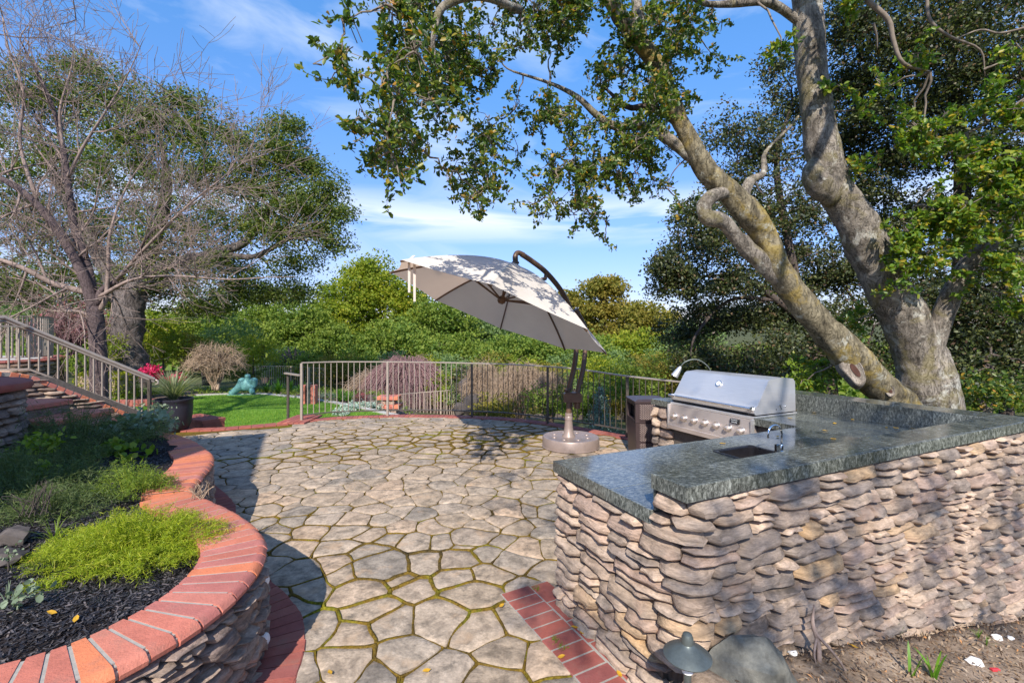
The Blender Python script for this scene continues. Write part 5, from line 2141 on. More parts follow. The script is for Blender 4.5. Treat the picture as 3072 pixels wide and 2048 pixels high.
def twigs_to(mb, cen, n_, r0=0.012, skl=allsk, maxd=9, rng=R):
    for i in range(n_):
        c = cen[rng.randrange(len(cen))]
        d = ((skl - c) ** 2).sum(1)
        j = int(np.argmin(d + np.array([rng.random() * 0.3 for _ in range(1)])))
        q = skl[j]
        L = float(np.linalg.norm(q - c))
        if L > maxd:
            continue
        pts = curve_pts(q, c, 0.12, 6, 0.04)
        rr = r0 * (0.6 + L * 0.5)
        mb.tube(pts, [rr * (1 - 0.8 * k / 5) + 0.0015 for k in range(6)], 5, cap=False)


def sprays(c, rd, nsp, rng, rr, tw, nros=5, per=7, step=0.042):
    """leafy shoots: rosettes of leaves strung on fine curved twigs"""
    P, C = [], []
    for _ in range(nsp):
        a = unit(rng.normal(size=3))
        q = np.array(c) + a * rd * rng.uniform(0.0, 0.75)
        d = unit(a * 0.8 + rng.normal(size=3) * 0.6 + np.array([0, -0.1, -0.25]))
        pts = [Vector(q - d * step * 1.5)]
        k = nros + int(rng.integers(-2, 2))
        for i in range(max(2, k)):
            d = unit(d + rng.normal(size=3) * 0.28 + np.array([0, 0, -0.05]))
            q = q + d * step * rng.uniform(0.7, 1.3)
            pts.append(Vector(q))
            P.append(q + rng.normal(size=(per, 3)) * 0.012)
            C.append(q)
        tw.tube(pts, [0.0035 - 0.002 * i / len(pts) for i in range(len(pts))], 3, cap=False)
        if rr.random() < 0.6:
            tw.tube(curve_pts(c, pts[0], 0.15, 4, 0.06), [0.0055, 0.005, 0.004, 0.0035], 4, cap=False)
    return np.concatenate(P), np.array(C)


twf = MB()
# canopy on the left: hanging clumps given by their place in space
poly_c = [(1180, -60), (1130, 60), (1010, 190), (1050, 330), (1150, 480), (1290, 560), (1450, 610), (1560, 570), (1640, 640), (1790, 640), (1860, 560), (1990, 470), (2090, 350), (2160, 200), (2160, -60)]
P_all, C_all = [], []
ro = random.Random(77)
k = 0
while k < 175:
    px, py = ro.uniform(1000, 2160), ro.uniform(-70, 640)
    if not inside((px, py), poly_c):
        continue
    near = 1 - sm(px, 1050, 1500)
    dens = 0.75 + 0.25 * math.sin(px * 0.011 + 1) * math.cos(py * 0.013)
    if ro.random() > dens or noise.noise(Vector((px * 0.006, py * 0.006, 9))) < -0.08:
        continue
    Y = (2.9 * near + 4.5 * (1 - near)) + ro.uniform(-0.35, 0.8)
    c = Vector(dp(px, py, Y)) - O0
    rd = ro.uniform(0.12, 0.22) * (0.75 + 0.1 * Y)
    P, C = sprays(c, rd, int(2 + 26 * rd), NRo, ro, twf, 5, 6)
    P_all.append(P)
    C_all.append(C)
    k += 1
# named outliers that shape the outline
for (px, py, Y, rd, nc) in ((965, 195, 2.75, 0.035, 2), (1000, 235, 2.8, 0.07, 4), (1040, 150, 2.85, 0.08, 5), (1075, 100, 2.85, 0.09, 5), (1060, 260, 2.85, 0.13, 9), (1085, 335, 2.85, 0.10, 6), (1080, 400, 2.85, 0.05, 3), (1130, 455, 2.9, 0.09, 6),
                            (1210, 510, 2.95, 0.06, 4), (1215, 545, 2.95, 0.04, 2), (1150, 250, 2.9, 0.20, 16), (1240, 150, 3.0, 0.24, 18), (1200, 60, 3.0, 0.2, 14), (1170, 400, 2.95, 0.15, 10), (1290, 300, 3.1, 0.25, 18),
                            (1410, 590, 3.9, 0.16, 10), (1440, 625, 4.0, 0.08, 5), (1350, 540, 3.5, 0.14, 9), (1590, 610, 4.6, 0.10, 6), (1630, 655, 4.6, 0.07, 5), (1720, 640, 4.7, 0.18, 10), (1820, 660, 4.8, 0.05, 3), (1815, 715, 4.8, 0.06, 4),
                            (1900, 590, 4.8, 0.15, 8), (1960, 540, 4.9, 0.2, 10), (2010, 560, 5.0, 0.15, 8), (2050, 610, 5.1, 0.12, 6)):
    c = Vector(dp(px, py, Y)) - O0
    P, C = sprays(c, rd, max(1, int(nc * 0.5)), NRo, ro, twf, 4, 6)
    P_all.append(P)
    C_all.append(C)
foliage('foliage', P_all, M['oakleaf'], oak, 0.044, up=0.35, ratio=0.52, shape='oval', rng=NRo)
Cn = np.concatenate(C_all)
tw = MB()
# fine twigs inside the clumps
for C in C_all:
    cc_ = Vector(C.mean(0))
    pass
cm = np.array([C.mean(0) for C in C_all])
order = np.argsort(((cm[:, None] - allsk[None]) ** 2).sum(2).min(1))
done = allsk.copy()
for i in order:
    c = cm[i]
    d = ((done - c) ** 2).sum(1)
    j = int(np.argmin(d))
    q = done[j]
    L = float(np.sqrt(d[j]))
    pts = curve_pts(q, c, 0.14, 7, 0.05)
    r0 = min(0.022, 0.006 + 0.010 * L)
    tw.tube(pts, [r0 * (1 - 0.65 * k / 6) for k in range(7)], 5, cap=False)
    done = np.concatenate([done, np.array([tuple(p) for p in pts[2:]])])
tag(tw.build('twigs', M['twig_oak'], oak, True), kind='stuff')

# sunlit spray in front of the trunks on the right
P_all, C_all = [], []
for (px, py, Y, rd, nc) in ((2720, 700, 4.85, .20, 14), (2800, 640, 4.8, .24, 18), (2700, 790, 4.9, .14, 10), (2790, 760, 4.9, .22, 16), (2880, 620, 4.7, .26, 20), (2980, 560, 4.6, .28, 20), (3060, 480, 4.5, .3, 20), (2900, 700, 4.8, .2, 16),
                            (3040, 640, 4.7, .22, 14), (3060, 780, 4.7, .22, 14), (2960, 810, 4.9, .2, 12), (2740, 380, 4.6, .12, 7), (2720, 420, 4.7, .12, 8), (2800, 430, 4.6, .16, 10), (2830, 350, 4.6, .1, 6), (2750, 170, 4.4, .08, 5), (2720, 350, 4.7, .08, 5),
                            (2640, 250, 4.9, .07, 4), (2540, 20, 4.6, .12, 8), (3060, 140, 4.2, .08, 4), (2960, 300, 4.6, .16, 8), (3040, 330, 4.5, .2, 10), (2560, 500, 5.0, .08, 5), (2510, 260, 5.0, .05, 3), (2350, 130, 4.8, .10, 6), (2690, 860, 5.0, .1, 5),
                            (2970, 440, 4.7, .18, 10), (3060, 900, 4.9, .2, 10), (2600, 340, 5.0, 0.08, 4), (2440, 1110, 5.6, .10, 7), (2420, 1150, 5.6, .1, 6), (2550, 960, 5.8, .16, 8), (2890, 480, 4.7, .2, 12)):
    c = Vector(dp(px, py, Y)) - O0
    P, C = sprays(c, rd, int(nc * 1.15), NRo, ro, twf, 5, 7)
    P_all.append(P)
    C_all.append(C)
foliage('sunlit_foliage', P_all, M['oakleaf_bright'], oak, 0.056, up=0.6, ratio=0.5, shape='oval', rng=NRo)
tw = MB()
cm = np.array([C.mean(0) for C in C_all])
for i in range(len(cm)):
    d = ((allsk - cm[i]) ** 2).sum(1)
    q = allsk[int(np.argmin(d))]
    tw.tube(curve_pts(q, cm[i], 0.14, 7, 0.05), [0.014 * (1 - 0.1 * k) for k in range(7)], 5, cap=False)
tag(tw.build('twigs', M['twig_oak'], oak, True), kind='stuff')

tag(twf.build('fine_twigs', M['twig_oak'], oak), kind='stuff')

# upper crown over and behind the camera: it throws the dappled shade
P_all = []
ru = random.Random(5)
for (x, y, z, rd, nc) in ((-0.9, 2.2, 6.1, 0.75, 13), (0.2, 2.6, 6.3, 0.7, 13), (1.3, 2.4, 6.0, 0.6, 11), (-0.3, 1.1, 6.5, 0.5, 6), (2.6, 1.2, 6.6, 0.8, 12), (3.8, 1.8, 6.4, 0.9, 22), (4.8, 0.5, 6.6, 1.0, 24),
                          (2.2, -2.6, 6.6, 0.8, 16), (3.6, -2.0, 6.4, 0.8, 22), (0.6, -2.2, 6.6, 0.45, 8), (1.0, -4.6, 6.8, 0.7, 14), (0.0, -5.4, 6.8, 0.35, 6), (4.6, -3.6, 6.3, 0.9, 18), (-0.9, -3.6, 6.6, 0.3, 4), (2.0, 3.6, 5.9, .7, 16), (3.2, 4.0, 5.8, .8, 24), (5.4, 3.0, 6.0, 1.0, 34), (0.9, -0.2, 6.5, 0.35, 6), (-1.15, -2.7, 6.6, .35, 7), (-.6, -3.8, 6.6, .3, 6), (-.9, -5.0, 6.6, .35, 7), (-.75, -5.6, 6.7, .3, 5), (-.1, -1.9, 6.6, .3, 6), (-1.6, -1.6, 6.6, .25, 4), (.5, -5.1, 6.6, .35, 7), (2.3, -4.7, 6.6, .4, 8), (1.6, -3.6, 6.6, .4, 8), (3.2, -5.0, 6.6, .5, 10), (.1, -5.3, 6.4, .35, 12), (.9, -5.3, 6.7, .4, 14), (1.5, -4.6, 6.6, .35, 12), (2.0, -4.9, 6.3, .4, 12), (2.6, -4.2, 6.6, .4, 14), (.5, -4.5, 6.5, .3, 8), (1.2, -3.2, 6.5, .35, 10), (2.4, -3.2, 6.6, .4, 12), (0.4, -3.0, 6.6, .3, 7), (3.0, -3.4, 6.4, .4, 12)):
    P, C = blob_points(Vector((x, y, z)) - O0, (rd, rd, rd * .45), nc, 12, 0.10, NRo, 0.2)
    P_all.append(P)
foliage('upper_foliage', P_all, M['oakleaf'], oak, 0.085, up=1.2, ratio=0.55, rng=NRo)
tw = MB()
for (pts_, r_) in (([skel[-1], Vector((3.2, 2.6, 6.3)) - O0, Vector((2.4, 0.6, 6.6)) - O0, Vector((1.8, -2.2, 6.7)) - O0, Vector((0.9, -4.6, 6.8)) - O0], [.07, .06, .05, .035, .015]),
                   ([Vector((3.2, 2.6, 6.3)) - O0, Vector((1.6, 2.5, 6.2)) - O0, Vector((0.1, 2.6, 6.2)) - O0, Vector((-1.1, 2.2, 6.1)) - O0], [.05, .035, .025, .01]),
                   ([Vector((2.4, 0.6, 6.6)) - O0, Vector((3.8, -1.4, 6.5)) - O0, Vector((4.8, -3.6, 6.3)) - O0], [.04, .03, .012])):
    limb(tw, pts_, r_, 7, 5, 0.03, 3)
tag(tw.build('upper_branches', M['twig_oak'], oak, True), kind='stuff')


# ================================================================ GENERIC TREES AND SHRUBS
def tree(name, label, cat, blobs, mat, leafsize, trunks=(), bark='darkbark', base=None, group=None, per=14, rc=0.16, up=0.5, seed=1, ratio=0.55, shape='kite', shell=0.55, nlimb=0, limb_r=0.05, dens=1.0, rough=0.05):
    """blobs: (px,py,Y,rx,rz,nclumps) ; everything placed by real distance"""
    rng = np.random.default_rng(seed)
    if base is None:
        x, y, z = dp(blobs[0][0], 995, blobs[0][2])
        base = (x, y, terr(x, y))
    t = thing(name, label, cat, base, 0, group)
    o = Vector(base)
    Ps, Cs = [], []
    for (px, py, Y, rx, rz, nc) in blobs:
        c = Vector(dp(px, py, Y)) - o
        P, C = blob_points(c, (rx, rx * 0.85, rz), int(nc * dens), per, rc, rng, shell)
        Ps.append(P)
        Cs.append(C)
    foliage('crown', Ps, M[mat], t, leafsize, up=up, ratio=ratio, shape=shape, rng=rng)
    mb = MB()
    sk = []
    if not trunks:
        c0 = Vector(dp(*blobs[0][:3])) - o
        H_ = max(0.3, c0.z)
        r_ = 0.035 * (H_ + 1)
        trunks = [([Vector((0, 0, -0.2)), Vector((R.uniform(-.1, .1) * H_, 0, H_ * 0.5)), c0], [r_ * 1.2, r_, r_ * 0.6])]
    for (pts, rads) in trunks:
        pts = [Vector(dp(*p)) - o if isinstance(p, tuple) else p for p in pts]
        c = limb(mb, pts, rads, 12 if rough < .1 else 22, 5 if rough < .1 else 9, rough, seed)
        sk += c
    mb.build('trunk', M[bark], t, True)
    if nlimb:
        ska = np.array([tuple(v) for v in sk])
        lb = MB()
        cm_ = np.concatenate(Cs)
        rr = random.Random(seed)
        dn = ska
        for _ in range(nlimb):
            c = cm_[rr.randrange(len(cm_))]
            d = ((dn - c) ** 2).sum(1)
            j = int(np.argmin(d))
            L = float(np.sqrt(d[j]))
            pts = curve_pts(dn[j], c, 0.16, 7, 0.05, rr)
            r0 = limb_r * min(1, 0.3 + L * 0.25)
            lb.tube(pts, [r0 * (1 - .75 * k / 6) for k in range(7)], 6, cap=False)
            dn = np.concatenate([dn, np.array([tuple(p) for p in pts[2:]])])
        tag(lb.build('limbs', M[bark], t, True), kind='stuff')
    return t


# dark oaks filling the right background
tree('oak_tree', 'dark drooping oak between the umbrella and the leaning trunk, sky showing under its boughs', 'tree',
     [(2280, 640, 9.5, 1.1, 0.9, 100), (2120, 720, 9.2, 0.9, 0.8, 95), (2030, 840, 9.0, 0.65, 0.6, 60), (2180, 850, 9.4, 0.9, 0.55, 70), (2000, 800, 8.8, 0.35, 0.4, 26), (2300, 460, 9.8, 1.0, 0.7, 60), (2380, 320, 10, 0.9, 0.7, 50), (2250, 950, 10.5, 1.1, 0.45, 45), (2200, 400, 9.4, 0.8, 0.5, 30), (2420, 640, 10, .8, .7, 44), (2400, 760, 10.2, .8, .6, 40), (2330, 860, 10.2, .9, .5, 44), (2190, 560, 9.6, .7, .5, 36), (2080, 640, 9.4, .5, .4, 20), (2480, 480, 10, .6, .5, 26), (2340, 200, 10, .6, .5, 20), (2100, 930, 9.8, 0.6, .3, 18)],
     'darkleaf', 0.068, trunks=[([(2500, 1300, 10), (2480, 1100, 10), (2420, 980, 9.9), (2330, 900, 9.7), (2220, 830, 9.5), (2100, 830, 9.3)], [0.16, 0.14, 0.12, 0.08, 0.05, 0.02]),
                                ([(2330, 900, 9.7), (2190, 900, 9.6), (2090, 1000, 9.4), (2070, 1080, 9.3)], [0.05, 0.035, 0.025, 0.01]),
                                ([(2420, 980, 9.9), (2360, 700, 9.8), (2330, 480, 9.8), (2380, 300, 9.9)], [0.1, 0.08, 0.06, 0.02])],
     base=(dp(2500, 1300, 10)[0], 10, -1.6), seed=3, dens=3.9, per=16, rc=0.085, nlimb=60, limb_r=0.045, shell=0.3)
tree('oak_tree', 'tall shaded oak filling the upper right corner behind the near trunks', 'tree',
     [(2700, 120, 8.5, 1.3, 1.0, 120), (2950, 200, 8.2, 1.3, 1.1, 120), (2620, 330, 9.0, 0.9, 0.8, 65), (2850, 420, 8.8, 1.3, 0.9, 90), (3080, 480, 8.5, 1.0, 1.0, 70), (2600, 560, 9.6, 0.8, 0.8, 50), (2560, 60, 8.6, 0.7, 0.8, 50), (2980, -100, 8.0, 1.6, 0.8, 90), (3200, 200, 8.2, 1.2, 1.4, 70), (2650, -120, 8.4, 1.3, 0.7, 60), (2560, 260, 9.4, .7, .6, 40), (2680, 470, 9.6, .8, .6, 46), (2760, 640, 9.6, .9, .6, 46), (3000, 620, 9.0, .9, .6, 50), (2900, 60, 9.2, 1.2, .8, 60), (2560, 420, 9.8, .6, .6, 30), (2640, 700, 9.8, .7, .5, 36), (2800, 280, 9.4, 1.1, .8, 50)],
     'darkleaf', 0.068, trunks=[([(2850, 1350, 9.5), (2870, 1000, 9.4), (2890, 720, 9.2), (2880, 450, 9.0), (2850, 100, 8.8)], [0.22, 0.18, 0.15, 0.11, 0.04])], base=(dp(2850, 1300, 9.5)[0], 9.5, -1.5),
     seed=4, dens=5.0, per=16, rc=0.09, nlimb=70, limb_r=0.05, shell=0.3)
tree('oak_tree', 'low dark oak thicket behind the right end of the counter', 'tree',
     [(2900, 900, 8.5, 1.3, 1.0, 125), (3050, 1050, 8.0, 1.1, 0.8, 100), (2700, 900, 9.5, 1.1, 0.9, 90), (2560, 800, 10, 0.8, 0.8, 60), (2950, 720, 9.0, 1.2, .6, 60), (3080, 800, 8.0, 0.9, 0.8, 60), (2920, 1150, 7.8, 1.0, 0.5, 80), (2580, 1080, 9.5, 1.0, .6, 60)],
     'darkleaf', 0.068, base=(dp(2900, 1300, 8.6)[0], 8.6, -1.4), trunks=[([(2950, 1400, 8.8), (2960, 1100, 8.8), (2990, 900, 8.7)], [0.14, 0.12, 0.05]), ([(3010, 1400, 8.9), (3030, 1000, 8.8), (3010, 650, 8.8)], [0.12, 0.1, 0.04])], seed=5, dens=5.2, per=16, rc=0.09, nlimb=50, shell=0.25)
tree('oak_tree', 'dark understorey oak behind the grill hood', 'tree',
     [(2250, 1120, 8.8, 1.0, 0.55, 80), (2400, 1060, 9.0, 1.0, 0.6, 80), (2120, 1080, 9.6, 0.8, 0.45, 50), (2480, 960, 9.8, 0.9, 0.5, 50), (2330, 1180, 8.2, 1.0, 0.4, 60), (2180, 960, 10.5, 1.1, .5, 60), (2330, 940, 10.5, 1.0, .5, 50), (2060, 1000, 10.5, .8, .4, 36), (2450, 840, 10.5, .8, .6, 40)],
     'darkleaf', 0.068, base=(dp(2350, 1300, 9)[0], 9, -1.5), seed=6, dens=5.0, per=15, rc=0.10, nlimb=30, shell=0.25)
tree('bush', 'bright leafy bush poking up between the grill hood and the sawn trunk', 'bush',
     [(2420, 1120, 6.6, 0.22, 0.26, 26), (2460, 1150, 6.7, 0.22, 0.18, 20), (2370, 1160, 6.8, .2, .15, 14)], 'lime', 0.065, base=(dp(2420, 1300, 6.6)[0], 6.6, -0.8), seed=8, per=8, rc=0.05, shape='oval', bark='twig_oak', trunks=[([Vector((0, 0, 0)), Vector((0, 0, .9)), Vector((0, 0, 1.6))], [0.02, 0.015, 0.008])])
tree('bush', 'low green undergrowth beyond the far right end of the counter', 'bush',
     [(2950, 1190, 6.6, 0.6, 0.3, 60), (3060, 1180, 6.2, 0.5, 0.35, 60), (2880, 1170, 7.0, .4, .3, 30)], 'oakleaf', 0.06, base=(dp(2990, 1300, 6.5)[0], 6.5, -0.9), seed=9, per=10, rc=0.07, shape='oval', bark='twig_oak')

# ---- the trees across the valley
BG = [
    ('evergreen_tree', 'bright yellow-green tree, tallest of the far trees left of the umbrella', 34, 'bgyellow', [(1120, 860, 2.6, 2.4, 110), (1060, 900, 2.0, 2.0, 70), (1200, 890, 2.0, 1.8, 70), (1130, 960, 3.0, 2.0, 80), (1250, 930, 1.6, 1.2, 35), (1090, 815, 1.5, 0.9, 34)]),
    ('evergreen_tree', 'yellowish tree just left of the tallest far tree', 31, 'bgyellow', [(1005, 920, 1.9, 1.8, 70), (975, 970, 1.8, 1.5, 60), (1030, 980, 1.6, 1.4, 40)]),
    ('evergreen_tree', 'rounded green tree low behind the left part of the garden fence', 28, 'bggreen', [(900, 960, 1.7, 1.5, 70), (940, 1010, 1.9, 1.5, 70), (870, 1020, 1.5, 1.2, 50)]),
    ('evergreen_tree', 'rounded green tree above the left end of the patio fence', 27, 'bggreen', [(990, 1030, 1.9, 1.2, 80), (1040, 1060, 1.6, 1.0, 50), (930, 1065, 1.6, 0.9, 50)]),
    ('evergreen_tree', 'mid green tree directly under the left half of the umbrella canopy', 33, 'bggreen', [(1310, 950, 2.3, 1.6, 90), (1250, 990, 2.2, 1.4, 70), (1370, 985, 2.0, 1.3, 60)]),
    ('evergreen_tree', 'green tree with olive patches behind the middle of the patio fence', 29, 'bggreen', [(1180, 1020, 2.2, 1.3, 80), (1110, 1050, 1.8, 1.0, 50), (1240, 1050, 1.8, 1.0, 50)]),
    ('evergreen_tree', 'pale sage tree under the middle of the umbrella canopy', 36, 'bgsage', [(1450, 990, 2.2, 1.4, 80), (1400, 1020, 2.0, 1.1, 50), (1510, 1015, 2.0, 1.2, 60)]),
    ('evergreen_tree', 'dense green tree behind the fence below the hub of the umbrella', 28, 'bggreen', [(1360, 1050, 2.0, 1.0, 80), (1300, 1065, 1.6, 0.8, 40), (1430, 1065, 1.6, 0.8, 40)]),
    ('evergreen_tree', 'green tree just left of the umbrella pole', 26, 'bggreen', [(1560, 1050, 1.9, 1.1, 80), (1500, 1070, 1.5, 0.8, 40), (1630, 1060, 1.5, 0.9, 50)]),
    ('evergreen_tree', 'olive layered tree, highest right of the umbrella', 40, 'bgolive', [(1810, 870, 2.2, 1.1, 60), (1760, 930, 2.6, 1.1, 60), (1850, 930, 2.3, 1.0, 55), (1700, 900, 1.6, 0.8, 30), (1790, 990, 3.4, 1.4, 80), (1720, 970, 2.0, 1.0, 40), (1820, 850, 1.4, 0.5, 22)]),
    ('evergreen_tree', 'second olive tree just right of the layered one', 38, 'bgolive', [(1920, 945, 2.0, 1.1, 60), (1980, 960, 1.8, 0.9, 40), (1930, 1000, 2.6, 1.2, 60)]),
    ('evergreen_tree', 'soft yellow-green tree between the umbrella pole and the grill lamp', 30, 'bgyellow', [(1900, 1040, 2.2, 1.1, 80), (1960, 1060, 1.6, 0.9, 45), (1830, 1050, 1.6, .9, 45)]),
    ('evergreen_tree', 'green tree right behind the umbrella pole', 27, 'bggreen', [(1750, 1050, 2.0, 1.1, 80), (1690, 1060, 1.6, 1.0, 50), (1800, 1080, 1.6, .8, 40)]),
    ('evergreen_tree', 'sage green tree beyond the grill lamp', 28, 'bgsage', [(2050, 1040, 1.8, 1.1, 70), (2100, 1010, 1.6, 1.0, 45), (2010, 1070, 1.6, .8, 45)]),
    ('evergreen_tree', 'dark round tree behind the furrowed garden oak', 30, 'bggreen', [(800, 940, 2.0, 1.8, 80), (760, 990, 2.0, 1.5, 70), (840, 1000, 1.5, 1.2, 40)]),
    ('evergreen_tree', 'hazy green tree at the far left horizon', 34, 'bgsage', [(120, 930, 3.0, 1.8, 80), (40, 960, 2.6, 1.6, 60), (220, 960, 2.4, 1.5, 50)]),
    ('evergreen_tree', 'green tree between the bare tree and the maple', 30, 'bggreen', [(620, 960, 2.2, 1.6, 80), (560, 990, 2.0, 1.3, 60), (690, 990, 2.0, 1.3, 60)]),
    ('evergreen_tree', 'yellow-green tree behind the furrowed oak trunk', 26, 'bgyellow', [(430, 980, 1.8, 1.2, 70), (480, 1000, 1.6, 1.1, 50), (350, 1000, 1.6, 1.0, 50)]),
]
for i, (nm, lab, Y, mat, bl) in enumerate(BG):
    s_ = Y / 30.0
    blobs = [(px, py, Y + R.uniform(-1, 1), rx, rz, int(nc * 1.35)) for (px, py, rx, rz, nc) in bl]
    tree(nm, lab, 'tree', blobs, mat, 0.17 * s_, seed=40 + i, per=22, dens=2.0, rc=0.20 * s_, up=0.5, ratio=0.7, group='trees across the valley', shell=0.45, nlimb=6, limb_r=0.05)

# lower woodland between the fence and the valley trees: rounded bushes one can tell apart
rb = random.Random(31)
LOW = [(860, 1085, 25), (930, 1100, 24), (1010, 1110, 22), (1080, 1085, 24), (1180, 1095, 23), (1260, 1110, 21), (1330, 1100, 22), (1400, 1125, 20), (1480, 1115, 21), (1560, 1120, 20), (1640, 1130, 18), (1700, 1110, 20), (1780, 1130, 17), (1860, 1115, 18), (1930, 1120, 17), (1990, 1105, 18), (2060, 1110, 17), (2130, 1100, 18), (1880, 1190, 13), (1960, 1180, 13), (2040, 1190, 13), (1420, 1190, 16), (1560, 1210, 14), (1790, 1200, 13.5), (1340, 1170, 17)]
LOWLAB = ['rounded bush behind the left end of the garden fence', 'rounded bush above the middle of the garden fence', 'rounded bush where the garden fence starts to drop', 'bush right above the weeping purplish shrub, upper left', 'bush just behind the top of the weeping purplish shrub',
          'bush to the right of the weeping purplish shrub', 'bush above the loop of the garden fence', 'bush behind the dark rocks beyond the fence loop', 'bush behind the dry tan brush, left part', 'bush behind the dry tan brush, right part', 'bush left of the umbrella pole, above the fence rail', 'bush directly behind the umbrella arms', 'bush right of the umbrella pole, above the blue spruce', 'bush above the litter bin',
          'bush left of the grill lamp', 'bush behind the grill lamp', 'bush right of the grill lamp', 'bush above the left half of the grill hood', 'nearer bush seen through the fence over the litter bin', 'nearer bush seen through the fence left of the grill', 'nearer bush hidden partly by the left end of the grill hood', 'low bush seen through the fence beside the dark rocks', 'low bush seen through the fence left of the umbrella pole', 'low bush seen through the fence behind the blue spruce', 'low bush inside the loop of the garden fence']
for i, (px, py, Y) in enumerate(LOW):
    rx = rb.uniform(0.9, 1.5) * Y / 20
    bl = [(px, py, Y, rx, rx * 0.7, 60), (px + rb.uniform(-50, 50), py + 25, Y + .3, rx, rx * .6, 45)]
    tree('bush', LOWLAB[i], 'bush', bl, rb.choice(['bggreen', 'bgolive', 'bggreen', 'bgsage', 'bgyellow']), 0.10 * Y / 20, seed=90 + i, per=20, dens=1.7, rc=0.11 * Y / 20, group='bushes on the slope', shell=0.4, ratio=0.65, bark='twig_dark')
# far wooded slope that reads as one mass
fp = np.random.default_rng(2)
n_ = 60000
az_ = fp.uniform(-0.95, 0.95, n_)
rr_ = fp.uniform(38, 120, n_)
X_ = np.tan(az_) * rr_
P_ = np.stack([X_, rr_, np.array([terr(float(a), float(b)) for a, b in zip(X_, rr_)])], 1)
lump = np.array([noise.noise(Vector((float(a) * 0.16, float(b) * 0.16, 0))) for a, b in zip(X_, rr_)])
P_[:, 2] += (2.0 + 3.2 * np.clip(lump + 0.35, 0, 1)) * fp.uniform(0.15, 1.0, n_) ** 0.4
V, Fc = leaf_arrays(P_, 0.85, up=0.7, ratio=0.8, rng=fp)
tag(link('far_woodland', np_mesh('far_woodland', V, Fc), M['bggreen']), 'distant wooded slope beyond the valley trees', 'woodland', kind='stuff')

# ================================================================ LEFT SIDE: TERRACE STEPS AND RAILING
# sloping coping wall
SW = [dp(-60, 1112, 5.75), dp(30, 1116, 6.0), dp(97, 1126, 6.2), dp(398, 1243, 7.15)]
stairw = thing('stair_wall', 'sloping stair wall with ledgestone face and brick coping under the handrail', 'stair wall', SW[3])
o_ = Vector(SW[3])
P3 = [Vector(p) for p in SW]


def slope_bricks(root, a, b, wid, step, mat, thick=0.06):
    a, b = Vector(a), Vector(b)
    L = (b - a).length
    n = int(L / step)
    ax = (b - a).normalized()
    side = Vector((-ax.y, ax.x, 0)).normalized()
    if side.y < 0:
        side = -side
    up = ax.cross(side)
    if up.z < 0:
        up = -up
    Mx = Matrix((ax, side, up)).transposed().to_4x4()
    for i in range(n):
        c = a + ax * (i + 0.5) * step
        m_ = Mx.copy()
        m_.translation = Vector((0, 0, 0))
        MB().box(-step / 2 + 0.009, step / 2 - 0.009, -0.02, wid, -thick, 0, 0.008, M=m_).build('brick', mat, root, loc=tuple(c - Vector(root.location)))
    mb = MB()
    m_ = Mx.copy()
    m_.translation = a - Vector(root.location)
    mb.box(0, L, -0.012, wid - 0.008, -thick + .004, -0.004, M=m_)
    return mb


slope_bricks(stairw, P3[0], P3[1], 0.30, 0.1, M['brick']).build('grout_bed', M['grout'], stairw)
slope_bricks(stairw, P3[1], P3[2], 0.30, 0.1, M['brick']).build('grout_bed', M['grout'], stairw)
slope_bricks(stairw, P3[2], P3[3], 0.30, 0.1, M['brick']).build('grout_bed', M['grout'], stairw)
lineS = [np.array((p.x, p.y)) for p in P3]
sf, SL = path_from(lineS)
cumS = np.concatenate([[0], np.cumsum([np.linalg.norm(lineS[i + 1] - lineS[i]) for i in range(3)])])
zS = [p.z for p in P3]
sff = lambda s: (sf(s)[0] - o_.x, sf(s)[1] - o_.y, (sf(s)[2] if sf(s)[3] < 0 else -sf(s)[2]), (sf(s)[3] if sf(s)[3] < 0 else -sf(s)[3]))
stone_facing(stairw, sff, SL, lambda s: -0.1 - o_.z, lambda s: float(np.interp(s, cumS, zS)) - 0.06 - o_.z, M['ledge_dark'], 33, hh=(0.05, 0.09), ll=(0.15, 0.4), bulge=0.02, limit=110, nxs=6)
cw = MB()
for i in range(3):
    a, b = P3[i] - o_, P3[i + 1] - o_
    cw.add([(a.x, a.y, -.7), (b.x, b.y, -.7), (b.x, b.y, b.z - .062), (a.x, a.y, a.z - .062), (a.x + .05, a.y + .27, -.7), (b.x + .05, b.y + .27, -.7), (b.x + .05, b.y + .27, b.z - .062), (a.x + .05, a.y + .27, a.z - .062)],
           [(0, 1, 2, 3), (7, 6, 5, 4), (3, 2, 6, 7), (0, 4, 5, 1), (1, 5, 6, 2), (0, 3, 7, 4)])
cw.build('wall_core', M['mortar'], stairw)
# steps in front of the sloping wall
steps = thing('garden_steps', 'shaded brick-edged steps climbing between the round pillar and the sloping stair wall', 'steps', (-6.0, 5.6, 0))
for i, (x0, x1, y0, y1, z) in enumerate(((-7.2, -5.55, 5.05, 5.75, 0.86), (-7.0, -5.20, 5.2, 5.95, 0.70), (-6.6, -4.85, 5.35, 6.2, 0.54))):
    MB().box(x0 + 6, x1 + 6, y0 - 5.6, y1 - 5.6, -0.3, z - 0.06 - 0.001 * i, 0.01).build('riser', M['ledge_dark'], steps)
    MB().box(x0 + 5.99, x1 + 6.02, y0 - 5.62, y1 - 5.58, z - 0.06 - 0.001 * i, z, 0.015).build('tread', M['brick'], steps)

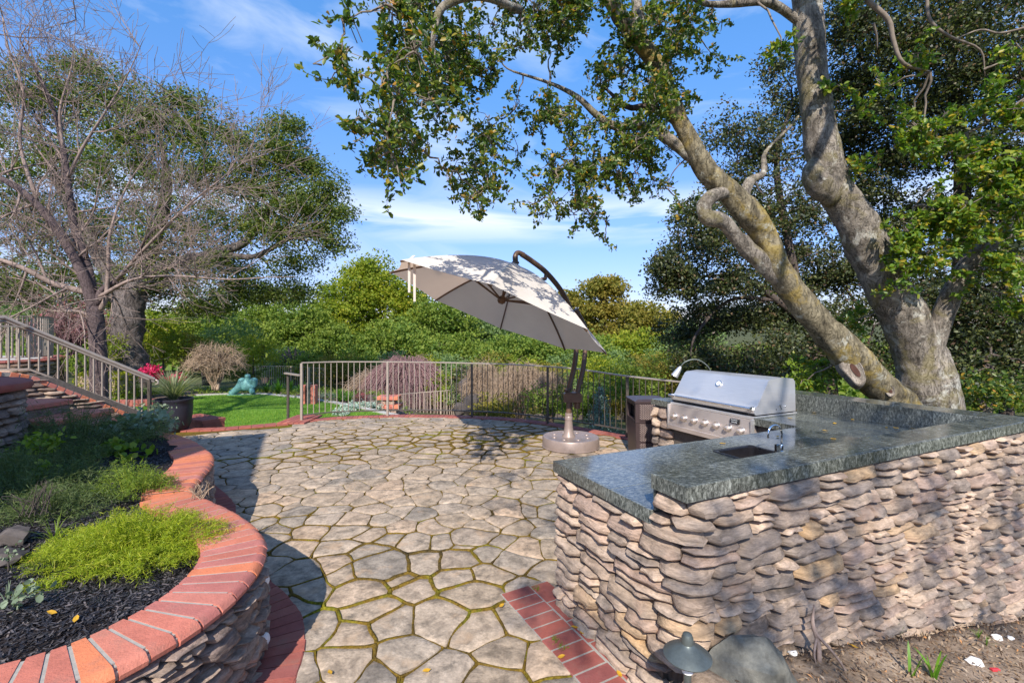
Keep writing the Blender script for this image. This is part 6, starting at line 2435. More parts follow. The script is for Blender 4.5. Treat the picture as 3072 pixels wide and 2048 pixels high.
# handrail
hr = thing('stair_railing', 'pale metal stair railing with double top rail sloping down to the planter', 'railing', dp(445, 1270, 7.4))
o_ = Vector(hr.location)
TPa, TPb = Vector(dp(13, 953, 6.2)), Vector(dp(462, 1137, 7.45))
BPa, BPb = Vector(dp(87, 1107, 6.35)), Vector(dp(446, 1243, 7.42))
T0 = Vector(dp(-80, 957, 5.9))
for dz, w, nm in ((0.0, 0.028, 'handrail'), (-0.045, 0.018, 'top_rail')):
    m_ = MB()
    m_.tube([T0 - o_ + Vector((0, 0, dz)), TPa - o_ + Vector((0, 0, dz)), TPa.lerp(TPb, .5) - o_ + Vector((0, 0, dz)), TPb - o_ + Vector((0, 0, dz))], w, 10)
    m_.build(nm, M['rail'], hr, True, sharp=60)
MB().bar(Vector(dp(-80, 1108, 6.0)) - o_, BPa - o_, 0.03, 0.025).build('bottom_rail', M['rail'], hr)
MB().bar(BPa - o_, BPb - o_, 0.03, 0.025).build('bottom_rail', M['rail'], hr)
MB().bar(Vector(dp(-20, 978, 6.05)) - o_, Vector(dp(88, 979, 6.35)) - o_, 0.025, 0.02).build('middle_rail', M['rail'], hr)
for i in range(17):
    t = i / 16
    px = 446 - t * 422
    Y = 7.42 - (7.42 - 6.2) * t
    b = BPb.lerp(BPa, min(1, (446 - px) / 359)) if px > 87 else Vector(dp(px, 1108, Y))
    tt = (462 - px) / 449
    a = TPb.lerp(TPa, min(1, tt))
    b2 = Vector((a.x, a.y, b.z))
    isp = i in (0,)
    if isp:
        MB().box(-0.022, 0.022, -0.022, 0.022, -0.35, a.z - b.z - 0.03, 0.003).build('post', M['fence'], hr, loc=b2 - o_)
    else:
        m_ = MB().box(-0.0085, 0.0085, -0.0085, 0.0085, 0, a.z - b.z - 0.045)
        if i in (5, 9, 13):
            hmid = (a.z - b.z) * 0.5
            for k in range(4):
                t0 = k * math.pi / 2
                m_.tube([(0.022 * math.sin(math.pi * q / 6) * math.cos(t0 + q * .5), 0.022 * math.sin(math.pi * q / 6) * math.sin(t0 + q * .5), hmid - .04 + .08 * q / 6) for q in range(7)], 0.0035, 5)
        m_.build('baluster', M['rail'], hr, loc=b2 - o_)
MB().tube([TPb - o_, TPb - o_ + Vector((0.05, 0.02, -0.03)), TPb - o_ + Vector((0.055, 0.02, -0.07)), TPb - o_ + Vector((0.02, 0.0, -0.085))], 0.014, 8).build('scroll', M['rail'], hr, True)

# round terrace pillar at the left edge
pc = (-5.28, 3.95)
pil = thing('round_pillar', 'shaded round ledgestone pillar with thick brick cap at the left edge of the picture', 'pillar', (pc[0], pc[1], 0))
circ = [np.array((0.72 * math.cos(math.radians(a)), 0.72 * math.sin(math.radians(a)))) for a in range(-150, 61, 6)]
cf, cL = path_from(circ)
cff = lambda s: (cf(s)[0], cf(s)[1], cf(s)[0] / 0.72, cf(s)[1] / 0.72)
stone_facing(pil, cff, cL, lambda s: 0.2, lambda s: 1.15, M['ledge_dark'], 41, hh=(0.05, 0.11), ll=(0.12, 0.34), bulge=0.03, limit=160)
MB().lathe([(0.70, 0.1), (0.70, 1.16)], 40).build('wall_core', M['mortar'], pil)
MB().lathe([(0.72, 1.155), (0.79, 1.16), (0.805, 1.19), (0.795, 1.225), (0.76, 1.238), (0.3, 1.240)], 60).build('cap', M['paver'], pil, True, sharp=50)

# terrace wall and fence far left
tw_pts = [np.array(dp(-220, 1080, 9.5)[:2]), np.array(dp(-60, 1080, 10.0)[:2]), np.array(dp(60, 1080, 10.4)[:2]), np.array(dp(140, 1080, 10.9)[:2]), np.array(dp(186, 1080, 11.5)[:2]), np.array(dp(196, 1080, 12.2)[:2]), np.array(dp(180, 1080, 13.0)[:2])]
tz = H - (1078 - CY) / FP * 10.8
tpts = smooth(tw_pts, 2, 0.1)
ter = thing('terrace_wall', 'curved upper terrace wall with flat brick cap at far left below the pale metal fence', 'terrace wall', (tpts[20][0], tpts[20][1], 0))
o_ = Vector(ter.location)
tl = [p - np.array((o_.x, o_.y)) for p in tpts]
mm = MB()
ribbon(mm, tl, 0.04, 0.4, -0.7, tz - 0.06)
mm.build('wall_core', M['mortar'], ter)
tf, tL = path_from(tl)
stone_facing(ter, tf, tL, lambda s: -0.5, lambda s: tz - 0.06, M['ledge_dark'], 43, hh=(0.07, 0.13), ll=(0.2, 0.5), bulge=0.02, limit=100, nxs=5)
brick_course(ter, offset(tl, -0.04), 0.42, tz - 0.06, tz, 0.11, M['paver'], gap=0.01, bull=0.03)
mm = MB()
V = [(p[0] + o_.x, p[1] + o_.y, tz - 0.03) for p in offset(tl, 0.38)] + [(-26, 16, tz - 0.03), (-26, 7, tz - 0.03)]
mm.add(V, [tuple(range(len(V)))])
tag(mm.build('terrace_ground', M['concrete']), kind='structure')
tfence = thing('terrace_fence', 'upright metal balustrade on the upper terrace behind the stair railing', 'fence', (tpts[10][0], tpts[10][1], tz + 1.0))
fpts = [(p[0], p[1], tz + 1.02) for p in offset(tpts, 0.22)]
fpts = fpts[::6]
rail_fence(tfence, [(p[0], p[1], p[2]) for p in fpts if p[1] < 12.3], 1.02, 0.085, 15, M['rail'], M['rail'], 0.014)

# hedge block with mossy top
hgd = thing('clipped_hedge', 'clipped boxy hedge with yellow-green mossy top beyond the stair railing', 'hedge', dp(320, 1190, 10.2))
hp = NR.uniform(-1, 1, (5200, 3)) * np.array([0.45, 0.3, 0.27])
fa_ = NR.integers(0, 3, 5200)
sg = NR.choice([-1, 1], 5200)
for i in range(3):
    hp[fa_ == i, i] = sg[fa_ == i] * [0.45, 0.3, 0.27][i]
hp += NR.normal(0, 0.02, hp.shape)
hp[:, 2] += 0.25
foliage('foliage', hp, M['mosstop'], hgd, 0.035, up=0.4, ratio=0.7)
MB().box(-.42, .42, -.27, .27, -.3, .48).build('inner_twigs', M['twig_tan'], hgd)


# ================================================================ BARE TREE
bt_base = dp(298, 1260, 8.5)
bare = thing('bare_tree', 'leafless spreading tree with purplish trunk and dense pale twigs at the left', 'tree', bt_base)
B0 = Vector(bt_base)
tw = MB()
rbt = random.Random(12)
NB = [0]


def grow(mb, p, d, L, r, depth):
    if NB[0] > 6500:
        return
    NB[0] += 1
    n = 5
    pts = [p]
    dd = d.normalized()
    q = Vector(p)
    wob = 0.17
    for i in range(n - 1):
        dd = (dd + Vector((rbt.uniform(-wob, wob), rbt.uniform(-wob, wob), rbt.uniform(-wob, wob) + 0.03))).normalized()
        q = q + dd * (L / (n - 1))
        pts.append(q.copy())
    rads = [max(0.0034, r * (1 - 0.55 * i / (n - 1))) for i in range(n)]
    mb.tube(pts, rads, 6 if depth > 2 else 4, cap=False)
    if depth == 0:
        return
    kids = 3 if depth > 2 else rbt.choice((2, 3, 3))
    for k in range(kids):
        i = min(n - 1, 1 + int(rbt.random() * (n - 1)))
        b = pts[i]
        axis = Vector((rbt.gauss(0, 1), rbt.gauss(0, 0.8), rbt.gauss(0, 1))).cross(dd)
        if axis.length < 1e-3:
            continue
        ang_ = math.radians(rbt.uniform(24, 58))
        nd = Matrix.Rotation(ang_, 3, axis.normalized()) @ (pts[i] - pts[i - 1]).normalized()
        grow(mb, b, nd, L * rbt.uniform(0.55, 0.85), rads[i] * 0.66, depth - 1)
    grow(mb, pts[-1], dd, L * 0.75, rads[-1] * 0.95, depth - 1)


def bl(pts):
    return [Vector(dp(*p)) - B0 for p in pts]


main = [
    ([(300, 1280, 8.5), (298, 1180, 8.5), (296, 1080, 8.5), (290, 990, 8.5), (284, 920, 8.5)], [0.155, 0.14, 0.135, 0.13, 0.12]),
    ([(284, 930, 8.5), (255, 840, 8.45), (200, 735, 8.4), (135, 640, 8.3), (60, 570, 8.2), (-60, 500, 8.1)], [0.105, 0.085, 0.075, 0.065, 0.055, 0.04]),
    ([(288, 915, 8.5), (305, 870, 8.55), (345, 845, 8.6), (400, 780, 8.7), (450, 700, 8.7), (520, 640, 8.7)], [0.07, 0.05, 0.04, 0.03, 0.022, 0.006]),
    ([(280, 900, 8.5), (262, 800, 8.6), (225, 690, 8.7), (205, 560, 8.7), (190, 450, 8.7), (150, 300, 8.7), (60, 120, 8.6)], [0.09, 0.075, 0.065, 0.055, 0.045, 0.03, 0.012]),
    ([(300, 890, 8.5), (400, 838, 8.4), (530, 828, 8.3), (680, 838, 8.2), (800, 832, 8.1), (885, 830, 8.0)], [0.042, 0.028, 0.02, 0.014, 0.009, 0.004]),
    ([(270, 880, 8.5), (160, 850, 8.3), (60, 800, 8.1), (-60, 760, 8.0)], [0.06, 0.05, 0.04, 0.03]),
    ([(285, 955, 8.5), (240, 935, 8.4), (190, 930, 8.3), (175, 890, 8.3), (110, 850, 8.2), (20, 830, 8.1)], [0.04, 0.032, 0.026, 0.02, 0.015, 0.008]),
    ([(200, 540, 8.7), (250, 440, 8.6), (320, 330, 8.5), (380, 230, 8.5), (430, 120, 8.5)], [0.035, 0.026, 0.018, 0.011, 0.004]),
    ([(190, 450, 8.7), (180, 330, 8.6), (215, 200, 8.6), (228, 60, 8.6)], [0.03, 0.02, 0.011, 0.004]),
    ([(110, 600, 8.3), (60, 430, 8.3), (70, 280, 8.3), (20, 130, 8.3), (5, 30, 8.3)], [0.035, 0.028, 0.02, 0.012, 0.005]),
    ([(345, 845, 8.6), (440, 740, 8.4), (560, 620, 8.3), (660, 540, 8.2), (740, 480, 8.2)], [0.035, 0.026, 0.018, 0.011, 0.004]),
    ([(300, 930, 8.5), (318, 890, 8.5), (325, 800, 8.5), (330, 700, 8.5), (380, 560, 8.6), (470, 430, 8.7)], [0.045, 0.036, 0.03, 0.024, 0.014, 0.004]),
]
tr_ = MB()
starts = []
for i, (pts, rads) in enumerate(main):
    c = limb(tr_ if i < 4 else tw, bl(pts), rads, 12 if i < 4 else 8, 5, 0.03, i)
    r = interp(rads, 5)
    if i > 0:
        starts.append((c, r))
tr_.build('trunk', M['purplebark'], bare, True)
for si_, (c, r) in enumerate(starts):
    if si_ == 3:
        c, r = c[: int(len(c) * 0.62)], r[: int(len(r) * 0.62)]
    n = len(c)
    for k in range(int(n * 0.2), n, 3):
        for rep in range(2 if rbt.random() < 0.75 else 1):
            d0 = (c[min(k + 1, n - 1)] - c[k - 1]).normalized()
            rv = Vector((rbt.gauss(0, 1), rbt.gauss(0, .6), rbt.gauss(0.35, 1))).normalized()
            d = (d0 * 0.55 + rv).normalized()
            grow(tw, c[k], d, rbt.uniform(0.5, 1.15), max(0.010, min(0.024, r[k] * 0.5)), rbt.choice((2, 3, 3, 3)))
print('bare twigs', NB[0])
tag(tw.build('branches', M['twig_grey'], bare, True), kind='stuff')

# ================================================================ GARDEN OAK (left, behind the bare tree)
tree('garden_oak', 'great furrowed oak behind the bare tree, its crown filling the left half of the sky', 'tree',
     [(110, 290, 14, 1.7, 1.1, 75), (290, 290, 14, 1.5, 1.0, 65), (470, 350, 14, 1.4, 0.9, 55), (590, 380, 14, 1.2, 0.9, 45), (180, 470, 14, 2.0, 1.5, 100), (430, 500, 14, 2.0, 1.4, 90), (640, 500, 14, 1.4, 1.1, 60), (845, 460, 14, 1.2, 1.1, 85), (900, 600, 14, 1.35, 1.0, 85), (960, 690, 14, 1.0, 0.6, 36), (770, 650, 14.5, 1.5, 1.2, 70), (560, 680, 14.5, 2.0, 1.3, 80), (300, 680, 15, 2.0, 1.5, 80), (60, 640, 15, 1.7, 1.8, 80), (40, 860, 14, 1.5, 1.0, 70), (1000, 740, 14, 0.6, 0.4, 14), (880, 790, 14.5, 1.0, 0.6, 26), (700, 860, 15, 1.6, 0.9, 60), (460, 850, 15, 1.6, 0.9, 70), (600, 920, 15.5, 1.4, 0.6, 46), (-60, 400, 14, 1.6, 1.6, 50), (990, 560, 14, 0.5, 0.5, 16), (850, 380, 14, 0.7, 0.4, 18), (760, 560, 14, .8, .6, 26), (380, 420, 14, .9, .6, 30), (250, 200, 14, .6, .4, 16), (540, 300, 14, .5, .35, 14), (690, 420, 14, .6, .4, 18), (930, 500, 14, .5, .4, 16), (1020, 640, 14, .45, .3, 12), (830, 700, 14, 1.1, .6, 34), (660, 780, 14.5, 1.4, .7, 40), (520, 790, 14.5, 1.2, .8, 40), (200, 820, 15, 1.6, 1.0, 60), (330, 900, 15.5, 1.2, .6, 40), (900, 880, 15, .8, .5, 20), (800, 880, 15.5, 1.0, .6, 30)],
     'leftleaf', 0.085, trunks=[([(392, 1150, 14), (388, 1090, 14), (384, 1030, 14), (385, 960, 14), (372, 900, 14), (330, 820, 14.2), (260, 700, 14.4), (180, 560, 14.4), (120, 420, 14.2)], [0.66, 0.46, 0.37, 0.40, 0.33, 0.24, 0.2, 0.14, 0.06]),
                                ([(385, 960, 14), (400, 890, 14), (430, 800, 14.1), (470, 700, 14.2), (500, 560, 14.2), (480, 400, 14.1)], [0.36, 0.3, 0.24, 0.2, 0.14, 0.05]),
                                ([(425, 830, 14.1), (520, 790, 14.2), (640, 760, 14.2), (740, 720, 14.2), (820, 600, 14), (835, 480, 14)], [0.2, 0.16, 0.14, 0.12, 0.08, 0.03]),
                                ([(640, 760, 14.2), (760, 770, 14.2), (860, 720, 14.1), (950, 700, 14), (1020, 740, 14)], [0.11, 0.08, 0.06, 0.04, 0.015])],
     bark='furrowed', base=dp(392, 1140, 14), seed=11, rough=0.11, per=34, rc=0.15, dens=2.5, nlimb=150, limb_r=0.06, up=0.5, shell=0.35)

# ================================================================ GARDEN PLANTING
def shrub(name, label, px, py, Y, rx, rz, mat, size, n=60, group=None, seed=1, per=12, rc=0.07, shape='kite', up=0.5, bark='twig_dark', shell=0.5, ratio=0.55, cat=None, gnd=False):
    if gnd:
        g_ = gproj(px, py + rz / Y * FP * 0.7)
        Y = g_[1]
    x, y, z = dp(px, py, Y)
    return tree(name, label, cat or 'shrub', [(px, py, Y, rx, rz, n)], mat, size, trunks=[([Vector((0, 0, -0.15 * min(1, rz * 4))), Vector((0, 0, rz * 0.5)), Vector((0, 0, rz))], [min(0.03, rz * .06), min(0.025, rz * .05), 0.002])], bark=bark, base=(x, y, z - rz * 0.95), group=group, per=per, rc=rc, up=up, seed=seed, shape=shape, shell=shell, ratio=ratio)


def twigbush(name, label, px, pytop, pybot, Y, halfw, mat, n, droop=0.0, seed=1, rad=0.006, kids=3, cat='shrub'):
    """leafless bush: many fine arching stems from one crown"""
    base = dp(px, pybot, Y)
    t = thing(name, label, cat, base)
    hgt = (pybot - pytop) / FP * Y
    rr = random.Random(seed)
    mb = MB()
    for i in range(n):
        a = rr.uniform(0, 2 * math.pi)
        sp = rr.uniform(0.15, 1) ** 0.7
        e = Vector((math.cos(a) * halfw * sp, math.sin(a) * halfw * sp * 0.8, hgt * (1 - 0.45 * sp ** 2) * rr.uniform(0.7, 1.05)))
        b = Vector((rr.uniform(-.06, .06), rr.uniform(-.06, .06), 0))
        m = b.lerp(e, 0.55) + Vector((0, 0, hgt * (0.12 + droop * 0.35)))
        if droop:
            e2 = e + Vector((math.cos(a) * halfw * .2, math.sin(a) * halfw * .2, -hgt * droop * rr.uniform(.4, 1)))
            pts = catmull([b, m, e, e2], 3)
        else:
            pts = catmull([b, m, e], 3)
        pts = [p + Vector((rr.gauss(0, .012), rr.gauss(0, .012), rr.gauss(0, .01))) * (hgt) for p in pts]
        k = len(pts)
        mb.tube(pts, [rad * (1 - 0.75 * j / (k - 1)) + 0.001 for j in range(k)], 4, cap=False)
        for q in range(kids):
            j = rr.randrange(2, k)
            d = Vector((rr.gauss(0, 1), rr.gauss(0, 1), rr.gauss(-droop * 1.5 + .3, 1))).normalized() * hgt * rr.uniform(.12, .28)
            mb.tube([pts[j], pts[j] + d * .5 + Vector((0, 0, .01)), pts[j] + d], [rad * .5, rad * .4, rad * .2], 3, cap=False)
    tag(mb.build('stems', M[mat], t, True), kind='stuff')
    return t


def strapplant(name, label, base, n, L, w, mat, spread=0.8, seed=1, cat='plant', stiff=0.5, group=None):
    t = thing(name, label, cat, base, group=group)
    rr = np.random.default_rng(seed)
    Vs, Fs_ = [], []
    k = 6
    for i in range(n):
        a = rr.uniform(0, 2 * math.pi)
        l = L * rr.uniform(0.6, 1.1)
        out_ = spread * rr.uniform(0.15, 1)
        d = np.array([math.cos(a), math.sin(a)])
        s = np.array([-d[1], d[0]])
        b0 = rr.normal(0, 0.02, 2) * L
        ww = w * rr.uniform(0.7, 1.2)
        nb = len(Vs)
        for j in range(k + 1):
            u = j / k
            r_ = out_ * l * (u ** 1.3)
            z_ = l * (u * (1.0 - 0.25 * out_) - out_ * (1 - stiff) * u ** 3)
            wj = ww * (1 - u) ** 0.6 * (0.7 + 0.6 * u) * 0.5 + 0.0004
            c = b0 + d * r_
            Vs.append((c[0] + s[0] * wj, c[1] + s[1] * wj, z_))
            Vs.append((c[0] - s[0] * wj, c[1] - s[1] * wj, z_))
        for j in range(k):
            p = nb + j * 2
            Fs_.append((p, p + 1, p + 3, p + 2))
    tag(link('leaves', np_mesh('leaves', Vs, Fs_, True), M[mat], t), kind='stuff')
    return t


def ferny(name, label, base, n, R0, hgt, mat, leaf=0.03, seed=1, cat='plant', stems=36, ell=1.0, keep=None):
    """mound of feathery sprays with needle leaflets"""
    t = thing(name, label, cat, base)
    rr = np.random.default_rng(seed)
    P, D = [], []
    SV = MB()
    for i in range(n):
        a = rr.uniform(0, 2 * math.pi)
        ra = R0 * rr.uniform(0, 1) ** 0.6
        tip = np.array([math.cos(a) * ra * ell, math.sin(a) * ra, hgt * (1 - (ra / R0) ** 2 * 0.8) * rr.uniform(0.75, 1.1) * (1.0 + 0.9 * noise.noise(Vector((math.cos(a) * ra * 5, math.sin(a) * ra * 5, seed * 2.0))))])
        b = tip * np.array([0.55, 0.55, 0.1])
        m = (tip + b) / 2 + np.array([0, 0, hgt * 0.22])
        l0 = None
        for j in range(stems):
            u = 0.15 + 0.85 * j / stems
            q = (1 - u) ** 2 * b + 2 * u * (1 - u) * m + u * u * tip
            P.append(q + rr.normal(0, leaf * 0.28, 3))
        if i % 3 == 0:
            pts = [tuple((1 - u) ** 2 * b + 2 * u * (1 - u) * m + u * u * tip) for u in (0, .33, .66, 1)]
            SV.tube(pts, [0.003, 0.0025, 0.002, 0.001], 3, cap=False)
    P = np.array(P)
    V, Fc = leaf_arrays(P, leaf, up=0.8, ratio=0.10, rng=rr, sj=0.6)
    tag(link('fronds', np_mesh('fronds', V, Fc), M[mat], t), kind='stuff')
    tag(SV.build('stems', M[mat], t, True), kind='stuff')
    return t


# --- foreground planter
ferny('asparagus_fern', 'bright yellow-green asparagus fern spilling toward the brick coping', (-2.10, 2.56, PZ - 0.06), 900, 0.44, 0.18, 'fern', 0.021, 1, ell=1.25, stems=50)
ferny('asparagus_fern', 'small low tuft of yellow-green asparagus fern, separate at the left of the big one', (-2.22, 2.12, PZ - 0.06), 50, 0.11, 0.05, 'fern', 0.026, 2)
ferny('asparagus_fern', 'fresh green fern tuft at the inner bend of the brick coping', (-2.75, 3.35, PZ - 0.03), 150, 0.27, 0.24, 'lime', 0.028, 3, ell=1.2)
ferny('feathery_shrub', 'large dark feathery shrub in the shade of the planter, nearest the round pillar', (-3.55, 3.35, PZ - 0.02), 420, 0.56, 0.30, 'shrub_dark', 0.030, 4, 'shrub', ell=1.15)
ferny('feathery_shrub', 'dark feathery shrub reaching up in front of the stair wall', (-4.35, 4.55, PZ), 420, 0.70, 0.40, 'shrub_dark', 0.034, 5, 'shrub', ell=1.35)
ferny('feathery_shrub', 'dull green feathery clump right of the big dark shrub', (-4.0, 4.0, PZ), 240, 0.42, 0.24, 'shrub_dark', 0.032, 6, 'shrub', ell=1.2)
ferny('feathery_shrub', 'olive feathery clump behind the bright fern', (-3.0, 3.0, PZ - .02), 230, 0.36, 0.19, 'shrub_dark', 0.028, 7, 'shrub', ell=1.2)
shrub('geranium', 'grey-green scallop-leaved plant trailing by the inner curve of the coping near the pot', 410, 1290, 5.0, 0.34, 0.24, 'greyleaf', 0.075, 42, seed=61, per=9, rc=0.05, shape='oval', ratio=0.85, cat='plant', up=1.0)
shrub('geranium', 'yellowish scallop-leaved plant with curled pale leaf edges in the middle of the bed', 345, 1375, 4.3, 0.30, 0.14, 'lime', 0.06, 36, seed=62, per=9, rc=0.04, shape='oval', ratio=0.8, cat='plant', up=1.0)
shrub('sage_plant', 'bright lime sprig standing out of the dark shrubs by the pillar', 120, 1335, 3.7, 0.13, 0.11, 'lime', 0.045, 16, seed=63, per=9, rc=0.03, shape='oval', cat='plant')
shrub('sage_plant', 'small lime sprig lower down among the dark shrubs', 120, 1410, 3.4, 0.09, 0.07, 'lime', 0.04, 8, seed=64, per=8, rc=0.02, shape='oval', cat='plant')
shrub('flowering_plant', 'leafy clump with pale tips under the end post of the stair railing', 465, 1265, 6.6, 0.30, 0.26, 'greyleaf', 0.06, 40, seed=65, per=9, rc=0.05, shape='oval', cat='plant')
strapplant('grass_clump', 'wispy yellowish grass clump left of the bright fern', (-2.62, 2.62, PZ - 0.05), 34, 0.20, 0.005, 'lime', 0.9, 1)
strapplant('grass_clump', 'thin pale grass blades at the left edge of the mulch', (-2.22, 2.02, PZ - 0.06), 14, 0.14, 0.006, 'greyleaf', 0.4, 2)
twigbush('dry_twig_clump', 'dry bare twigs sticking up beside the olive feathery clump', 105, 1440, 1540, 2.75, 0.18, 'twig_dark', 20, seed=5, rad=0.0022, cat='plant')
twigbush('dry_twig_clump', 'pale dry stalks over the coping at the junction of the two curves', 600, 1440, 1500, 3.25, 0.11, 'twig_tan', 20, seed=6, rad=0.002, cat='plant')
shrub('seedling', 'small wilted pale-leaved seedling in the mulch at lower left', 55, 1790, 1.95, 0.075, 0.04, 'greyleaf', 0.028, 8, seed=66, per=5, rc=0.02, shape='oval', ratio=.7, cat='plant', up=1.2)
shrub('seedling', 'tiny green sprig at the left edge above the mulch', 25, 1655, 2.15, 0.04, 0.06, 'greyleaf', 0.02, 5, seed=67, per=7, rc=0.015, cat='plant')


def rock(name, label, loc, rad, mat='rockgrey', seed=1, sub=3, amp=0.25, sharpn=1.2, cat='rock', group=None):
    bm_ = bmesh.new()
    rq = random.Random(seed * 13 + 1)
    for _ in range(30 if sub > 2 else 16):
        v_ = Vector((rq.gauss(0, 1), rq.gauss(0, 1), rq.gauss(0, 1))).normalized() * rq.uniform(0.82, 1.08)
        bm_.verts.new(v_)
    rh = bmesh.ops.convex_hull(bm_, input=bm_.verts[:])
    bmesh.ops.delete(bm_, geom=[g for g in set(rh['geom_interior'] + rh['geom_unused']) if isinstance(g, bmesh.types.BMVert)], context='VERTS')
    bmesh.ops.triangulate(bm_, faces=bm_.faces[:])
    bmesh.ops.subdivide_edges(bm_, edges=bm_.edges[:], cuts=2 if sub > 2 else 1, use_grid_fill=True)
    amp *= 0.35
    sharpn *= 2.2
    for v in bm_.verts:
        d = noise.noise(v.co * sharpn + Vector((seed * 3.3, 0, 0))) * amp + noise.noise(v.co * sharpn * 3 + Vector((0, seed, 0))) * amp * 0.35
        v.co *= 1 + d
        v.co = Vector((v.co.x * rad[0], v.co.y * rad[1], v.co.z * rad[2]))
    me_ = bpy.data.meshes.new(name)
    bm_.to_mesh(me_)
    bm_.free()
    me_.polygons.foreach_set('use_smooth', [True] * len(me_.polygons))
    me_.set_sharp_from_angle(angle=math.radians(32))
    o = link(name, me_, M[mat], None, loc)
    return tag(o, label, cat, group)


rock('rock', 'rounded brown rock at the left edge under the dry twigs', (-2.62, 2.36, 0.53), (0.10, 0.08, 0.06), 'rockdark', 2)
rock('rock', 'smaller rounded rock just above the one at the left edge', (-2.78, 2.55, 0.56), (0.08, 0.07, 0.06), 'rockdark', 3)
# fallen leaves in the bed
FALL = [(395, 1912, 1.78, 'broad orange-brown dry leaf lying on the mulch left of the fern'), (185, 1741, 1.78, 'curled tan leaf upright on the mulch'), (280, 1749, 1.78, 'narrow orange leaf on the mulch right of the curled tan one'), (98, 1703, 1.9, 'small orange leaf on the mulch at far left'), (228, 1883, 1.7, 'pale orange leaf on the mulch close to the brick coping'), (155, 1870, 1.7, 'small tan leaf on the mulch left of the pale orange one')]


def leaf_thing(label, loc, size, rot, tilt=0.2, mat='fallen', group='fallen leaves', name='fallen_leaf'):
    V = [(0, 0, 0), (.3, .22, .06), (.65, .24, .05), (1, 0, .12), (.65, -.24, .05), (.3, -.22, .06), (.5, 0, -.0)]
    V = [((x - .5) * size, y * size, z * size + 0.002) for x, y, z in V]
    o = MB().add(V, [(0, 6, 1), (1, 6, 2), (2, 6, 3), (3, 6, 4), (4, 6, 5), (5, 6, 0)]).build(name, M[mat], None, False, loc)
    o.rotation_euler = (tilt * math.sin(rot * 3), tilt, rot)
    return tag(o, label, 'leaf', group)


for i, (px, py, Y, lab) in enumerate(FALL):
    p = gp(px, py, PZ - 0.06)
    leaf_thing(lab, (p[0], p[1], bedz(p[0], p[1]) + .012), 0.06 if i == 0 else 0.04, i * 1.3, 0.4)
CL = [(2168, 1332, TL, 'tiny yellow leaf on the counter just left of the bar sink'), (2333, 1311, TL, 'orange leaf on the counter behind the faucet'), (2370, 1256, TL, 'yellow leaf beside the right end of the grill'), (2442, 1239, TL, 'yellow leaf on the counter farthest back near the backsplash'),
      (2504, 1271, TL, 'yellow-green leaf in the middle of the back counter'), (2558, 1260, TL, 'bright orange leaf at the foot of the backsplash'), (2475, 1293, TL, 'orange and yellow leaf right of the counter middle'), (2500, 1318, TL, 'pair-like orange leaf nearest the raised ledge'),
      (2660, 1284, TL, 'small red-orange leaf along the raised ledge'), (2688, 1285, TL, 'green leaf next to the small red-orange one'), (2736, 1287, TL, 'yellow leaf farthest right on the lower counter')]
for i, (px, py, z, lab) in enumerate(CL):
    p = gp(px, py, z)
    leaf_thing(lab, (p[0], p[1], z + 0.003), 0.05, i * 0.9, 0.12)
for i, (px, py, lab) in enumerate(((1723, 1882, 'orange leaf on the brick band close to the stone wall, upper one'), (1747, 1898, 'orange leaf on the brick band against the stone wall'), (1684, 1970, 'yellow-orange leaf on the flagstones left of the brick band'), (1858, 2022, 'orange leaf low on the brick band by the wall foot'), (1279, 2012, 'orange leaf on a flagstone at the bottom centre'), (990, 2018, 'small orange leaf on a flagstone at the bottom left of the paving'), (1505, 1817, 'small orange leaf in a mossy joint near the brick band'), (2560, 1966, 'tan leaf on the bare dirt'), (2325, 2008, 'small orange leaf on the dirt right of the boulder'))):
    p = gp(px, py, 0.012) if px < 2200 else gp(px, py, 0.08)
    leaf_thing(lab, (p[0], p[1], (0.014 if px < 2200 else dirtz(p[0], p[1]) + .01)), 0.045, i * 1.7, 0.2)

# --- pot
pp = (dp(521, 1285, 7.9)[0], 7.9, -0.02)
pot = thing('planter_pot', 'dark glazed round planter pot with spiky grass at the head of the brick coping', 'plant pot', pp)
MB().lathe([(0.185, 0.0), (0.205, 0.015), (0.25, 0.14), (0.272, 0.30), (0.279, 0.44), (0.280, 0.52), (0.290, 0.53), (0.292, 0.565), (0.280, 0.575), (0.258, 0.572), (0.252, 0.50)], 40).build('body', M['pot'], pot, True, sharp=50)
MB().lathe([(0.25, 0.49), (0.2, 0.51), (0.05, 0.52)], 24).build('soil', M['mulchsoil'], pot, True)
gq = strapplant('spiky_grass', 'pale striped spiky grass fanning out of the dark pot', (pp[0], pp[1], 0.50), 330, 0.66, 0.013, 'potgrass', 1.2, 4, stiff=0.8)

# --- brick planter corner behind the pot
bc = thing('brick_planter', 'raised red brick planter corner beside the lawn behind the pot', 'planter', (dp(610, 1262, 8.6)[0], 8.6, -0.3))
M4 = Matrix.Rotation(math.radians(-28), 4, 'Z')
MB().box(-0.55, 0.30, -0.16, 0.22, 0, 0.33, M=M4).build('wall', M['paver'], bc)
for i in range(8):
    MB().box(-0.56 + i * 0.108, -0.46 + i * 0.108, -0.18, 0.24, 0.331, 0.385, 0.006, M=M4).build('brick', M['paver'], bc)

